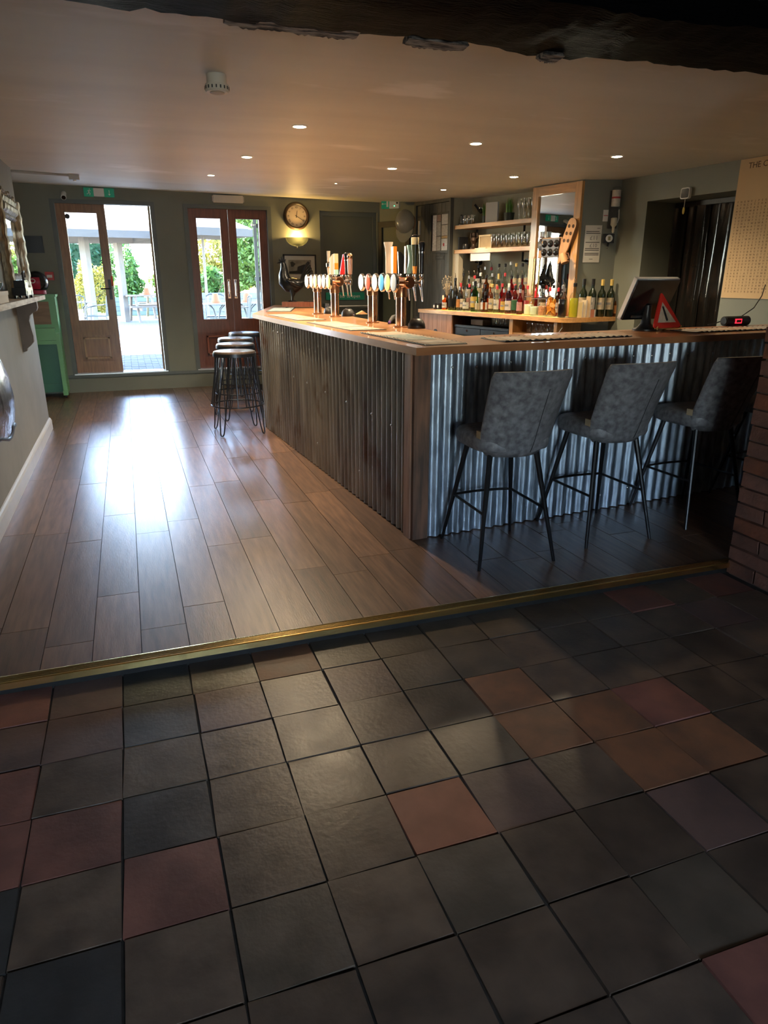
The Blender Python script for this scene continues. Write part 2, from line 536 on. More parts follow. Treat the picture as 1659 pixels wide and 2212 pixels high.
# ceiling: flat over the bar, rising a little towards the garden doors
cb = MB()
pr = [(2.50, ZC), (7.0, ZC), (YB + 0.02, None), (YB + 0.02, 2.75), (2.50, 2.75)]
cb.rings([[Vector((x, y, (2.427 - 0.0158 * x) if z is None else z)) for y, z in pr] for x in (-1.62, 5.75)])
struct(cb.obj('ceiling', ceil_m, smooth=False), 'warm off white plaster ceiling over the bar')
_t = ceil_m.node_tree
_P = _t.nodes['Principled BSDF']
_src = _P.inputs['Base Color'].links[0].from_socket
_tc = _t.nodes.new('ShaderNodeTexCoord'); _mp = _t.nodes.new('ShaderNodeMapping'); _mp.inputs['Scale'].default_value = (0.8, 1.9, 1); _mp.inputs['Rotation'].default_value = (0, 0, R(25)); _mp.inputs['Location'].default_value = (1.3, 0.4, 0)
_nz = _t.nodes.new('ShaderNodeTexNoise'); _nz.inputs['Scale'].default_value = 1.3; _nz.inputs['Detail'].default_value = 4
_cr = _t.nodes.new('ShaderNodeValToRGB'); _cr.color_ramp.elements[0].position = 0.60; _cr.color_ramp.elements[1].position = 0.68; _cr.color_ramp.elements[1].color = (0.6, 0.6, 0.6, 1)
_mx = _t.nodes.new('ShaderNodeMixRGB'); _mx.inputs[2].default_value = (0.88, 0.87, 0.84, 1)
_t.links.new(_tc.outputs['Object'], _mp.inputs[0]); _t.links.new(_mp.outputs[0], _nz.inputs['Vector']); _t.links.new(_nz.outputs['Fac'], _cr.inputs[0])
_t.links.new(_cr.outputs[0], _mx.inputs[0]); _t.links.new(_src, _mx.inputs[1]); _t.links.new(_mx.outputs[0], _P.inputs['Base Color'])
# tiled room around the camera
dark_near = mat('dark low bounce plaster', (0.085, 0.060, 0.042), 0.7, var=0.3, scale=4)  # unseen front room kept dark brown to cut bounce onto the tiles
wbox('ceiling', [(-1.9, 4.0, -2.6, 2.10, 2.46, 2.6)], dark_near, 'low ceiling of the tiled front room')
wbox('wall_near', [(-1.9, -0.16, -2.55, -2.30, -0.12, 2.6), (1.06, 4.0, -2.55, -2.30, -0.12, 2.6), (-0.16, 1.06, -2.55, -2.30, -0.12, 0.60),
                   (-0.16, 1.06, -2.55, -2.30, 1.52, 2.6)], dark_near, 'front room wall with the window, behind the viewer')
wbox('wall_near', [(-1.9, -1.72, -2.5, 2.62, -0.12, 2.6), (3.85, 4.0, -2.5, 2.3, -0.12, 2.6)], dark_near, 'front room side walls')
wbox('wall_near', [(-1.75, -0.84, 2.06, 2.63, -0.12, 2.6)], wall_pale, 'stub of the old outer wall left of the step')
wn = thing('window_1', 'small paned window of the front room, behind the viewer', None, (0.45, -2.40, 0.60)); struct(wn)
fr = MB()
for q in ((-0.61, 0.61, -0.03, 0.03, 0, 0.05), (-0.61, 0.61, -0.03, 0.03, 0.87, 0.92), (-0.61, -0.56, -0.03, 0.03, 0, 0.92), (0.56, 0.61, -0.03, 0.03, 0, 0.92), (-0.02, 0.02, -0.02, 0.02, 0.05, 0.87)):
    fr.box(*q)
fr.obj('window_frame', white_m, wn, smooth=False)
for s in (-1, 1):
    MB().box(s * 0.29 - 0.27, s * 0.29 + 0.27, -0.003, 0.003, 0.05, 0.87).obj('pane', pane_m, wn, smooth=False)

# ---- brick pier at the right of the step
mortar = mat('grubby mortar', (0.10, 0.062, 0.045), 0.9, var=0.4, scale=25, bump=0.3)
pier = MB().box(2.815, 4.95, 2.035, 2.535, -0.12, 2.6).obj('wall_pier', mortar, smooth=False)
struct(pier, 'old red brick pier at the right end of the step')
brick_m = mat('old red brick', (0.17, 0.062, 0.036), 0.9, col2=(0.095, 0.040, 0.027), scale=9, bump=0.55, bscale=40, rnd=0.14, huernd=0.1)
rb = random.Random(5)
bmeshes = {}
def brick(w, l, h, loc):
    key = (round(w, 3), round(l, 3), rb.randrange(3))
    if key not in bmeshes:
        b = MB().box(-w / 2, w / 2, -l / 2, l / 2, -h / 2, h / 2)
        for v in b.bm.verts:
            v.co += Vector((rb.uniform(-.003, .003), rb.uniform(-.003, .003), rb.uniform(-.003, .003)))
        b.bevel(0.006, 1)
        bmeshes[key] = b.mesh('brick', brick_m)
    o = mobj('brick', bmeshes[key], pier, loc)
    o.rotation_euler = (R(rb.uniform(-1, 1)), R(rb.uniform(-1, 1)), R(rb.uniform(-1, 1)))
CH = 0.078
for c in range(29):
    z = -0.055 + CH * (c + 0.5)
    odd = c % 2
    xf = 2.80
    # left face (towards the step)
    ys = (2.03, 2.25, 2.54) if odd else (2.03, 2.14, 2.37, 2.54)
    for a, b_ in zip(ys[:-1], ys[1:]):
        brick(0.06, b_ - a - 0.011, CH - 0.012, (xf + 0.022 + rb.uniform(-.006, .004), (a + b_) / 2, z))
    # faces towards the bar and towards the viewer
    xs = (2.85, 3.07, 3.30, 3.53) if odd else (2.85, 2.96, 3.18, 3.41)
    for a, b_ in zip(xs[:-1], xs[1:]):
        brick(b_ - a - 0.011, 0.05, CH - 0.012, ((a + b_) / 2, 2.535, z))
        if c < 26: brick(b_ - a - 0.011, 0.05, CH - 0.012, ((a + b_) / 2, 2.035, z))

# ---- rough black beam over the step
beam_m = mat('tarred black oak', (0.0030, 0.0028, 0.0026), 0.55, col2=(0.002, 0.002, 0.002), scale=6, ior=1.12, spec=0.3, stretch=(1, 6, 6), bump=0.5, bscale=22, rvar=0.15)
bmx = bmesh.new()
nx, rbm = 150, random.Random(9)
def beamring(x, i):
    # cross-section: near bottom, far bottom, far top, near top with hewn edges
    e1 = 0.016 * math.sin(i * 0.37) + rbm.uniform(-0.006, 0.006) + (0.024 if (i // 7) % 5 == 0 else 0)
    e2 = 0.012 * math.sin(i * 0.21 + 1) + rbm.uniform(-0.005, 0.005)
    w = 0.03 * math.sin(i * 0.05)
    zb = 2.150 + 0.010 * math.sin(i * 0.09)
    return [Vector(p) for p in ((x, 2.03 + w + e2, 2.60), (x, 2.02 + w, 2.30 + e2), (x, 2.03 + w + e2, zb + 0.045), (x, 2.07 + w, zb + e2),
                                (x, 2.20, zb - 0.012 + rbm.uniform(-.006, .006)), (x, 2.33, zb - 0.004 + rbm.uniform(-.008, .006)),
                                (x, 2.46, zb + 0.006 + rbm.uniform(-.006, .006)), (x, 2.535 + e1, zb + 0.016 + e2 * 0.6), (x, 2.56 + e1, zb + 0.05 + e2),
                                (x, 2.57 + e2, 2.60))]
bb_ = MB()
bb_.rings([beamring(-1.7 + 6.6 * i / nx, i) for i in range(nx + 1)])
beam = bb_.obj('ceiling_beam', beam_m, ang=28)
tag(beam, 'rough tarred black oak beam across the ceiling above the step', 'beam')
bare = mat('bare weathered oak', (0.36, 0.29, 0.22), 0.8, col2=(0.03, 0.025, 0.02), scale=26, stretch=(0.6, 3, 3), bump=0.8, lo=0.40, hi=0.60)
for x0, x1, k in ((0.38, 0.60, 0), (0.56, 0.81, 1), (0.98, 1.20, 2), (1.50, 1.58, 3)):
    sp = MB()
    rg = []
    n = 26
    for q in range(n):
        x = x0 + (x1 - x0) * q / (n - 1)
        env = math.sin(PI * q / (n - 1)) ** 0.5
        t = (0.012 + rbm.uniform(-0.006, 0.010)) * env + 0.001
        h = (0.030 + rbm.uniform(-0.010, 0.010)) * env + 0.004
        rg.append([Vector((x, 2.500, 2.152)), Vector((x, 2.548 + t, 2.148 - t * 0.25)), Vector((x, 2.566 + t, 2.152 + h * 0.5)), Vector((x, 2.560 + t * 0.4, 2.160 + h)), Vector((x, 2.52, 2.165 + h))])
    sp.rings(rg)
    sp.obj('splintered_edge', bare, beam, ang=25)
# ================================================================== doors
def door_leaf(name, w, h, m, label, loc, rotz, handle_side, glass_z=(0.655, 1.93), stile=0.085, handle_m=chrome, hinge=False, lever=True):
    """glazed leaf with a fielded panel below; local x across 0..w, y through, z up"""
    t = thing(name, label, None, loc, rotz); struct(t)
    d = 0.024
    st = MB()
    st.box(0, stile, -d, d, 0, h).box(w - stile, w, -d, d, 0, h)
    st.bevel(0.004, 1).obj('stile', m, t)
    for nm, a, b in (('top_rail', glass_z[1], h), ('lock_rail', glass_z[0] - 0.17, glass_z[0]), ('bottom_rail', 0, 0.145)):
        MB().box(stile, w - stile, -d, d, a, b).bevel(0.003, 1).obj(nm, m, t)
    # fielded panel with raised moulding
    z0, z1 = 0.145, glass_z[0] - 0.17
    pn = MB().box(stile, w - stile, -0.010, 0.010, z0, z1).obj('panel', m, t)
    mo = MB()
    a, b_ = stile + 0.035, w - stile - 0.035
    fz0, fz1 = z0 + 0.03, z1 - 0.03
    for q in ((a, b_, fz0, fz0 + 0.02), (a, b_, fz1 - 0.02, fz1), (a, a + 0.02, fz0, fz1), (b_ - 0.02, b_, fz0, fz1)):
        mo.box(q[0], q[1], -0.036, -0.009, q[2], q[3])
    mo.bevel(0.009, 2).obj('panel_moulding', mat('lightened oak moulding', (0.46, 0.27, 0.13), 0.35, var=0.3, scale=6, stretch=(9, 9, 1)) if m is oakdoor else mat('lightened red moulding', (0.27, 0.095, 0.055), 0.35), pn)  # mouldings painted lighter so their relief shows in flat light
    gb = MB()
    for q in ((stile, w - stile, glass_z[0], glass_z[0] + 0.014), (stile, w - stile, glass_z[1] - 0.014, glass_z[1]),
              (stile, stile + 0.014, glass_z[0], glass_z[1]), (w - stile - 0.014, w - stile, glass_z[0], glass_z[1])):
        gb.box(q[0], q[1], -0.018, 0.018, q[2], q[3])
    gb.obj('glazing_bead', m, t)
    MB().box(stile + 0.002, w - stile - 0.002, -0.003, 0.003, glass_z[0], glass_z[1]).obj('pane', pane_m, t, smooth=False)
    hx = stile * 0.5 if handle_side < 0 else w - stile * 0.5
    hp = MB().box(hx - 0.018, hx + 0.018, -d - 0.008, -d, 0.90, 1.14).bevel(0.004, 2).obj('handle_plate', handle_m, t)
    if lever:
        s = 1 if handle_side < 0 else -1
        MB().tube([(hx, -d - 0.008, 1.03), (hx, -d - 0.05, 1.03), (hx + s * 0.03, -d - 0.055, 1.03), (hx + s * 0.11, -d - 0.05, 1.03)], 0.008, 8).obj('lever', handle_m, hp)
    else:
        MB().tube([(hx, -d - 0.008, 0.92), (hx, -d - 0.045, 0.93), (hx, -d - 0.05, 1.0), (hx, -d - 0.05, 1.08), (hx, -d - 0.045, 1.12), (hx, -d - 0.008, 1.13)], 0.007, 8).obj('pull', handle_m, hp)
    return t

HD = 2.03
yd = YB + 0.075
def door_frame(name, x0, x1, z1, m, label, w=0.052):
    b = MB()
    b.box(x0, x0 + w, YB - 0.012, YB + 0.13, SILL, z1).box(x1 - w, x1, YB - 0.012, YB + 0.13, SILL, z1)
    b.box(x0 + w, x1 - w, YB - 0.012, YB + 0.13, z1 - w * 0.85, z1)
    return struct(b.bevel(0.004, 1).obj(name, m), label)
door_frame('trim_4', D1[0], D1[1], 2.285, trim_grey, 'grey painted frame of the open garden doors')
door_frame('trim_5', D2[0], D2[1], 2.275, trim_grey, 'grey painted frame of the closed garden doors')
sill_m = mat('pale aluminium threshold', (0.55, 0.56, 0.55), 0.35, 0.6)
struct(MB().box(D1[0] + 0.02, D1[1] - 0.02, YB - 0.03, YB + 0.19, SILL - 0.001, SILL + 0.014).bevel(0.004, 1).obj('trim_6', sill_m), 'pale metal threshold of the open garden doors')
struct(MB().box(D2[0] + 0.02, D2[1] - 0.02, YB - 0.02, YB + 0.19, SILL - 0.001, SILL + 0.014).bevel(0.004, 1).obj('trim_7', sill_m), 'pale metal threshold of the closed garden doors')
door_leaf('door_1', 0.552, HD, oakdoor, 'golden brown glazed door leaf, shut, beside the green piano', (D1[0] + 0.054, yd, SILL + 0.016), 0, 1, (0.64, 1.92), handle_m=black_m)
# small red label and dark round sticker on the shut leaf
tagr = MB().box(-0.135 - 0.012, -0.135 + 0.014, yd - 0.0268, yd - 0.0245, 1.30, 1.42)
tag(tagr.obj('door_sticker', mat('orange red sticker', (0.75, 0.16, 0.08), 0.6), smooth=False), 'orange red strip sticker on the oak door stile', 'sticker')
st2 = MB().lathe([(0.028, 0), (0.028, 0.003)], 18, Matrix.Translation((-0.555, yd - 0.008, 2.10)) @ Matrix.Rotation(R(90), 4, 'X'))
tag(st2.obj('round_sticker', mat('dark sticker', (0.03, 0.04, 0.05), 0.6)), 'small dark round sticker in the top corner of the oak door pane', 'sticker')
# open leaf swung out into the garden
o = door_leaf('door_2', 0.54, HD, oakdoor, 'golden brown glazed door leaf swung open into the garden', (D1[1] - 0.052, YB + 0.15, SILL + 0.016), R(84), 1, (0.64, 1.92))
HD2 = 2.02
door_leaf('door_3', 0.497, HD2, redwood, 'reddish brown glazed door leaf, left of the closed pair', (D2[0] + 0.054, yd, SILL + 0.016), 0, 1, (0.625, 1.895), lever=False)
door_leaf('door_4', 0.497, HD2, redwood, 'reddish brown glazed door leaf, right of the closed pair', (D2[0] + 0.554, yd, SILL + 0.016), 0, -1, (0.625, 1.895), lever=False)

# fire exit door, flush in its recess
fdm = mat('fire door grey green', (0.105, 0.122, 0.105), 0.5, var=0.08, scale=3)
fd = thing('door_5', 'plain grey green fire exit door behind the beer taps', None, ((D3[0] + D3[1]) / 2, YB + 0.075, 0)); struct(fd)
wd = (D3[1] - D3[0]) / 2 - 0.002
MB().box(-wd, wd, -0.02, 0.0, 0.005, 2.243).bevel(0.003, 1).obj('door_panel', fdm, fd)
fr = MB()
fr.box(-wd, -wd + 0.05, -0.04, -0.018, 0.0, 2.243).box(wd - 0.05, wd, -0.04, -0.018, 0, 2.243).box(-wd + 0.05, wd - 0.05, -0.04, -0.018, 2.19, 2.243)
fr.obj('door_frame', trim_grey, fd, smooth=False)
bar = MB().tube([(-0.33, -0.10, 1.02), (0.33, -0.10, 1.02)], 0.013, 8)
for s in (-1, 1):
    bar.box(s * 0.345 - 0.03, s * 0.345 + 0.03, -0.115, -0.02, 0.98, 1.06)
bar.obj('push_bar', steel, fd)
gs = tag(MB().box(2.63, 3.19, YB + 0.030, YB + 0.055, 1.105, 1.205).obj('push_bar_sign', mat('safety green', (0.01, 0.30, 0.20), 0.5), smooth=False),
         'green sign with white words on the fire exit door', 'sign')
tag(text_obj('lettering', [('Push bar to open', 0, 0, 0.062)], paper_m, gs, Matrix.Translation((2.91, YB + 0.0292, 1.135)) @ Matrix.Rotation(R(90), 4, 'X'), 0.005), None, None, None, 'stuff')

# narrow dark-framed doorway in the corner
ang = math.atan2(9.145 - 9.753, 3.742 - 3.41)
Mc = Matrix.Translation((3.41, 9.753, 0)) @ Matrix.Rotation(ang, 4, 'Z')     # local x along the wall, -y... into the room is +y side negative
fm_dark = mat('blackened door frame', (0.022, 0.022, 0.02), 0.5, var=0.3, scale=8, stretch=(6, 6, 1))
dd = thing('door_6', 'narrow olive door in a blackened frame in the far corner', None, (3.41, 9.753, 0), ang); struct(dd)
f = MB()
f.box(0.015, 0.075, -0.045, 0.0, 0, 2.12).box(0.50, 0.57, -0.045, 0.0, 0, 2.12).box(0.015, 0.57, -0.05, 0.0, 2.05, 2.12)
f.bevel(0.004, 1).obj('door_frame', fm_dark, dd)
MB().box(0.076, 0.499, -0.018, -0.001, 0.0, 2.049).obj('door_panel', mat('olive door', (0.10, 0.115, 0.080), 0.5, var=0.1, scale=3), dd, smooth=False)

# plank door with the glazed notice frame
plank_dm = mat('grey stained planks', (0.085, 0.088, 0.080), 0.55, var=0.45, scale=4, stretch=(9, 9, 0.8), bump=0.12, rnd=0.15)
pd = thing('door_7', 'grey stained plank door with a glazed notice frame', None, bbp(0, 0), BBA); struct(pd)
for q in range(8):
    y0 = 2.15 + q * 0.0905
    MB().box(-0.030, -0.002, y0, y0 + 0.087, 0.0, 2.28).bevel(0.004, 1).obj('plank', plank_dm, pd)
f = MB()
f.box(-0.05, -0.001, 2.115, 2.148, 0, 2.33).box(-0.05, -0.001, 2.876, 2.91, 0, 2.33).box(-0.05, -0.001, 2.148, 2.876, 2.285, 2.33)
f.bevel(0.004, 1).obj('door_frame', plank_dm, pd)
# back side of strap: slim handle
MB().box(-0.052, -0.030, 2.795, 2.815, 1.93, 2.10).obj('finger_plate', mat('cream strip', (0.6, 0.58, 0.5), 0.5), pd)
nb = tag(thing('notice_frame', 'black framed notice case full of papers on the grey plank door', 'notice board', bbp(0, 0), BBA), None)
f = MB()
ya, yb2, za, zb2 = 2.055 + 0.09, 2.535, 1.70, 2.17
for q in ((ya, yb2, za, za + 0.022), (ya, yb2, zb2 - 0.022, zb2), (ya, ya + 0.02, za, zb2), (yb2 - 0.02, yb2, za, zb2)):
    f.box(-0.052, -0.030, q[0], q[1], q[2], q[3])
f.obj('frame', black_m, nb, smooth=False)
papers = [(2.43, 2.512, 1.725, 2.145, (0.78, 0.78, 0.76)), (2.335, 2.42, 2.07, 2.145, (0.35, 0.25, 0.22)), (2.335, 2.42, 1.90, 2.06, (0.42, 0.42, 0.40)), (2.335, 2.42, 1.725, 1.89, (0.5, 0.48, 0.44)),
          (2.172, 2.315, 2.03, 2.145, (0.62, 0.62, 0.60)), (2.172, 2.315, 1.90, 2.02, (0.55, 0.53, 0.48)), (2.172, 2.315, 1.865, 1.895, (0.55, 0.38, 0.18)), (2.172, 2.315, 1.725, 1.86, (0.7, 0.7, 0.7))]
for i, (a, b, c, d, colr) in enumerate(papers):
    MB().box(-0.0335, -0.0305, a, b, c, d).obj('notice_paper', mat('notice %d' % i, colr, 0.8, var=0.35, scale=40, stretch=(1, 1, 3)), nb, smooth=False)
MB().box(-0.0345, -0.0336, 2.25, 2.28, 1.775, 1.81).obj('red_stamp', mat('red stamp', (0.4, 0.03, 0.04), 0.7), nb, smooth=False)
sg = tag(MB().box(-0.036, -0.0305, 2.25, 2.43, 1.615, 1.665).xf(BB).obj('door_plate', black_m, smooth=False), 'tiny black lettered plate below the notice frame', 'sign')
MS = BB @ Matrix.Translation((-0.0365, 2.34, 1.632)) @ Matrix.Rotation(R(-90), 4, 'Z') @ Matrix.Rotation(R(90), 4, 'X')
tag(text_obj('lettering', [('STAFF ONLY', 0, 0, 0.024)], greyink, sg, MS, 0.002), None, None, None, 'stuff')

# strip curtain in the doorway behind the till
cur_m = mat('smoky plastic strip', (0.018, 0.017, 0.016), 0.12, var=0.4, scale=3, stretch=(2, 2, 0.5), bump=0.25, bscale=4)
cu = thing('strip_curtain', 'dark glossy plastic strip curtain hanging in the doorway behind the till', 'curtain', (5.10, 5.40, 0), R(5.4))
MB().box(-0.02, 0.02, -0.46, 0.46, 2.03, 2.07).obj('curtain_rail', black_m, cu)
rc = random.Random(2)
for q in range(7):
    yc = -0.40 + q * 0.133
    b = MB()
    n = 10
    xo = 0.012 * (q % 2) - 0.006
    a0 = rc.uniform(-0.02, 0.02)
    for u in (0,):
        rg = []
        for z in range(15):
            zz = 0.03 + 2.02 * z / 14
            w = 0.018 * math.sin(z * 0.9 + q) * (1 - z / 14)
            rg.append([Vector((xo + w + 0.022 * math.sin(PI * i / (n - 1)) + a0 * (1 - z / 14), yc - 0.078 + 0.156 * i / (n - 1), zz)) for i in range(n)]
                      + [Vector((xo + w + 0.003 + 0.022 * math.sin(PI * i / (n - 1)) + a0 * (1 - z / 14), yc - 0.078 + 0.156 * i / (n - 1), zz)) for i in range(n - 1, -1, -1)])
        b.rings(rg)
    b.obj('plastic_strip', cur_m, cu, ang=60)
# ================================================================== the bar
zt0, zt1 = 1.027, 1.066
P_corner = Vector((1.375, 3.385))
P_far = Vector((1.165, 6.77))
P_far2 = Vector((1.72, 8.80))
P_right = Vector((4.865, 3.694))
side_dir = (P_far - P_corner).normalized()
front_dir = (P_right - P_corner).normalized()
top_m = mat('honey coloured bar top', (0.44, 0.225, 0.095), 0.30, col2=(0.30, 0.140, 0.058), scale=3.5, stretch=(6, 1.0, 4), bump=0.03, coat=0.35, lo=0.3, hi=0.7)
top_m2 = mat('red brown bar top', (0.37, 0.165, 0.068), 0.30, col2=(0.24, 0.098, 0.042), scale=3.5, stretch=(1.0, 6, 4), bump=0.03, coat=0.35, lo=0.3, hi=0.7)
bt = thing('bar_worktop', 'polished L shaped wooden bar top with rounded edge', 'bar top', (1.35, 3.30, zt0))
def slab(name, poly, m, z0=zt0, z1=zt1, bev=0.009):
    b = MB().prism([(x - 1.35, y - 3.30) for x, y in poly], 0, z1 - z0)
    return b.bevel(bev, 3, 40).obj(name, m, bt)
IC = (1.905, 3.905)
slab('side_slab', [(1.348, 3.302), IC, (1.925, 6.9), (2.30, 8.9), (1.80, 9.28), (1.150, 7.062)], top_m)
slab('front_slab', [(1.3485, 3.3015), (4.868, 3.593), (4.830, 4.163), (1.9055, 3.9045)], top_m2)

bf = thing('bar_counter', 'bar front clad in corrugated iron with a timber corner post', 'bar', (1.375, 3.385, 0))
def P3(v, z=0.0): return Vector((v[0] - 1.375, v[1] - 3.385, z))
# carcass
cpoly = [(1.50, 3.50), (4.85, 3.79), (4.84, 3.95), (1.75, 3.68), (1.66, 6.75), (2.10, 8.78), (1.86, 8.85), (1.27, 6.70)]
MB().prism([(x - 1.375, y - 3.385) for x, y in cpoly], 0.0, zt0 - 0.002).obj('carcass', darkwood, bf, smooth=False)
# corner post
def pq(a, b):  # a along the front, b along the side
    v = P_corner + front_dir * a + side_dir * b
    return (v.x - 1.375, v.y - 3.385)
post_m = mat('reclaimed post', (0.185, 0.088, 0.050), 0.62, col2=(0.060, 0.036, 0.025), scale=4, stretch=(7, 7, 0.9), bump=0.3, detail=8)
MB().prism([pq(0, 0), pq(0.095, 0), pq(0.095, 0.10), pq(0, 0.10)], 0.0, zt0 - 0.001).bevel(0.004, 1).obj('corner_post', post_m, bf)
MB().prism([pq(-0.012, 0.025), pq(-0.001, 0.025), pq(-0.001, 0.10), pq(-0.012, 0.10)], 0.0, zt0 - 0.001).bevel(0.003, 1).obj('post_batten', mat('pinkish batten', (0.28, 0.14, 0.085), 0.55, var=0.4, scale=4, stretch=(7, 7, 0.9), bump=0.15), bf)

iron_blue = mat('galvanised iron', (0.38, 0.45, 0.53), 0.42, 0.75, col2=(0.20, 0.24, 0.29), scale=14, stretch=(2, 2, 0.6), bump=0.10, bscale=50, rvar=0.12)
def rusty(name, c1, c2, c3):
    m = mat(name, c1, 0.42, 0.75, col2=c2, scale=3.0, stretch=(2.5, 2.5, 0.7), bump=0.10, bscale=40, rvar=0.12, detail=7, lo=0.3, hi=0.62)
    t = m.node_tree
    P = t.nodes['Principled BSDF']
    src = P.inputs['Base Color'].links[0].from_socket
    tc = t.nodes.new('ShaderNodeTexCoord')
    nz = t.nodes.new('ShaderNodeTexNoise'); nz.inputs['Scale'].default_value = 2.2; nz.inputs['Detail'].default_value = 9
    cr = t.nodes.new('ShaderNodeValToRGB'); cr.color_ramp.elements[0].position = 0.60; cr.color_ramp.elements[1].position = 0.72
    mx = t.nodes.new('ShaderNodeMixRGB'); mx.inputs[2].default_value = (*c3, 1)
    t.links.new(tc.outputs['Object'], nz.inputs['Vector']); t.links.new(nz.outputs['Fac'], cr.inputs[0])
    t.links.new(cr.outputs[0], mx.inputs[0]); t.links.new(src, mx.inputs[1]); t.links.new(mx.outputs[0], P.inputs['Base Color'])
    return m
iron_rust = rusty('weathered iron', (0.36, 0.335, 0.29), (0.19, 0.17, 0.145), (0.15, 0.085, 0.05))
iron_rust2 = rusty('darker weathered iron', (0.30, 0.275, 0.24), (0.15, 0.14, 0.13), (0.13, 0.07, 0.045))
PITCH = 0.0735
def corrugated(start, dirv, length, m, z0=0.004, z1=1.022, phase=0.0, amp=0.011, out=None, sub=8):
    """one iron sheet standing from start along dirv, waves pushed towards out"""
    b = MB()
    nseg = int(round(length / PITCH * sub))
    pa, pb = [], []
    for i in range(nseg + 1):
        s = length * i / nseg
        h = amp * math.cos(2 * PI * (s + phase) / PITCH)
        h = amp * math.copysign(abs(h / amp) ** 0.8, h)
        q = start + dirv * s + out * (h + amp)
        r_ = start + dirv * s + out * (h + amp - 0.0012)
        pa.append(q); pb.append(r_)
    ring0 = [P3(v, z0) for v in pa] + [P3(v, z0) for v in reversed(pb)]
    ring1 = [P3(v, z1) for v in pa] + [P3(v, z1) for v in reversed(pb)]
    V = b.rings([ring0, ring1], True, False, False)
    n = nseg + 1
    for ring in V:
        for i in range(nseg):
            b.bm.faces.new((ring[i], ring[i + 1], ring[2 * n - 2 - i], ring[2 * n - 1 - i]))
    return b.obj('corrugated_sheet', m, bf, ang=55)
screw_me = MB().lathe([(0.0085, 0), (0.0085, 0.002), (0.006, 0.005), (0.002, 0.0065)], 8).mesh('screw', steel)
def screw(pos, out, z):
    o = mobj('screw', screw_me, bf, P3(pos, z))
    o.rotation_euler = Vector((out.x, out.y, 0)).to_track_quat('Z', 'Y').to_euler()
    return o
sout = Vector((-side_dir.y, side_dir.x)).normalized()
fout = Vector((front_dir.y, -front_dir.x)).normalized()
slen = (P_far - P_corner).length
s0 = 0.105
segs = [0.66, 0.66, 0.66, 0.66, slen - 0.105 - 4 * 0.66]
s = s0
for i, L_ in enumerate(segs):
    st_ = P_corner + side_dir * s - sout * 0.020 + sout * (0.0012 * (i % 2))
    corrugated(st_, side_dir, L_, (iron_rust2, iron_rust, iron_rust, iron_rust2, iron_rust)[i], phase=s, out=sout)
    s += L_
for k, z in ((3, .60), (7, .615), (13, .62), (19, .62), (25, .63), (30, .63), (10, .20), (22, .20), (34, .955), (36, .955), (38, .955)):
    ss = round((s0 + k * PITCH) / PITCH) * PITCH
    screw(P_corner + side_dir * ss + sout * 0.0025, sout, z)
# the turned far end
ed = (P_far2 - P_far).normalized(); eo = Vector((-ed.y, ed.x))
corrugated(P_far - eo * 0.018, ed, (P_far2 - P_far).length * 0.5, iron_rust2, out=eo)
corrugated(P_far - eo * 0.018 + ed * (P_far2 - P_far).length * 0.5, ed, (P_far2 - P_far).length * 0.5, iron_rust, out=eo)
flen = (P_right - P_corner).length
s = 0.098
for i, L_ in enumerate((0.70, 0.70, 0.70, 0.70, flen - 0.098 - 2.8)):
    st_ = P_corner + front_dir * s - fout * 0.012 + fout * (0.0012 * (i % 2))
    corrugated(st_, front_dir, L_, iron_blue, phase=s, out=fout, amp=0.0115)
    s += L_
for k, z in ((2, .95), (4, .945), (7, .96), (10, .95), (12, .955), (14, .96), (17, .95), (19, .955), (21, .95), (23, .955), (25, .95), (28, .955), (32, .95), (36, .955), (17, .10), (20, .12)):
    ss = (math.floor(0.098 / PITCH) + k) * PITCH
    screw(P_corner + front_dir * ss + fout * 0.0105, fout, z)

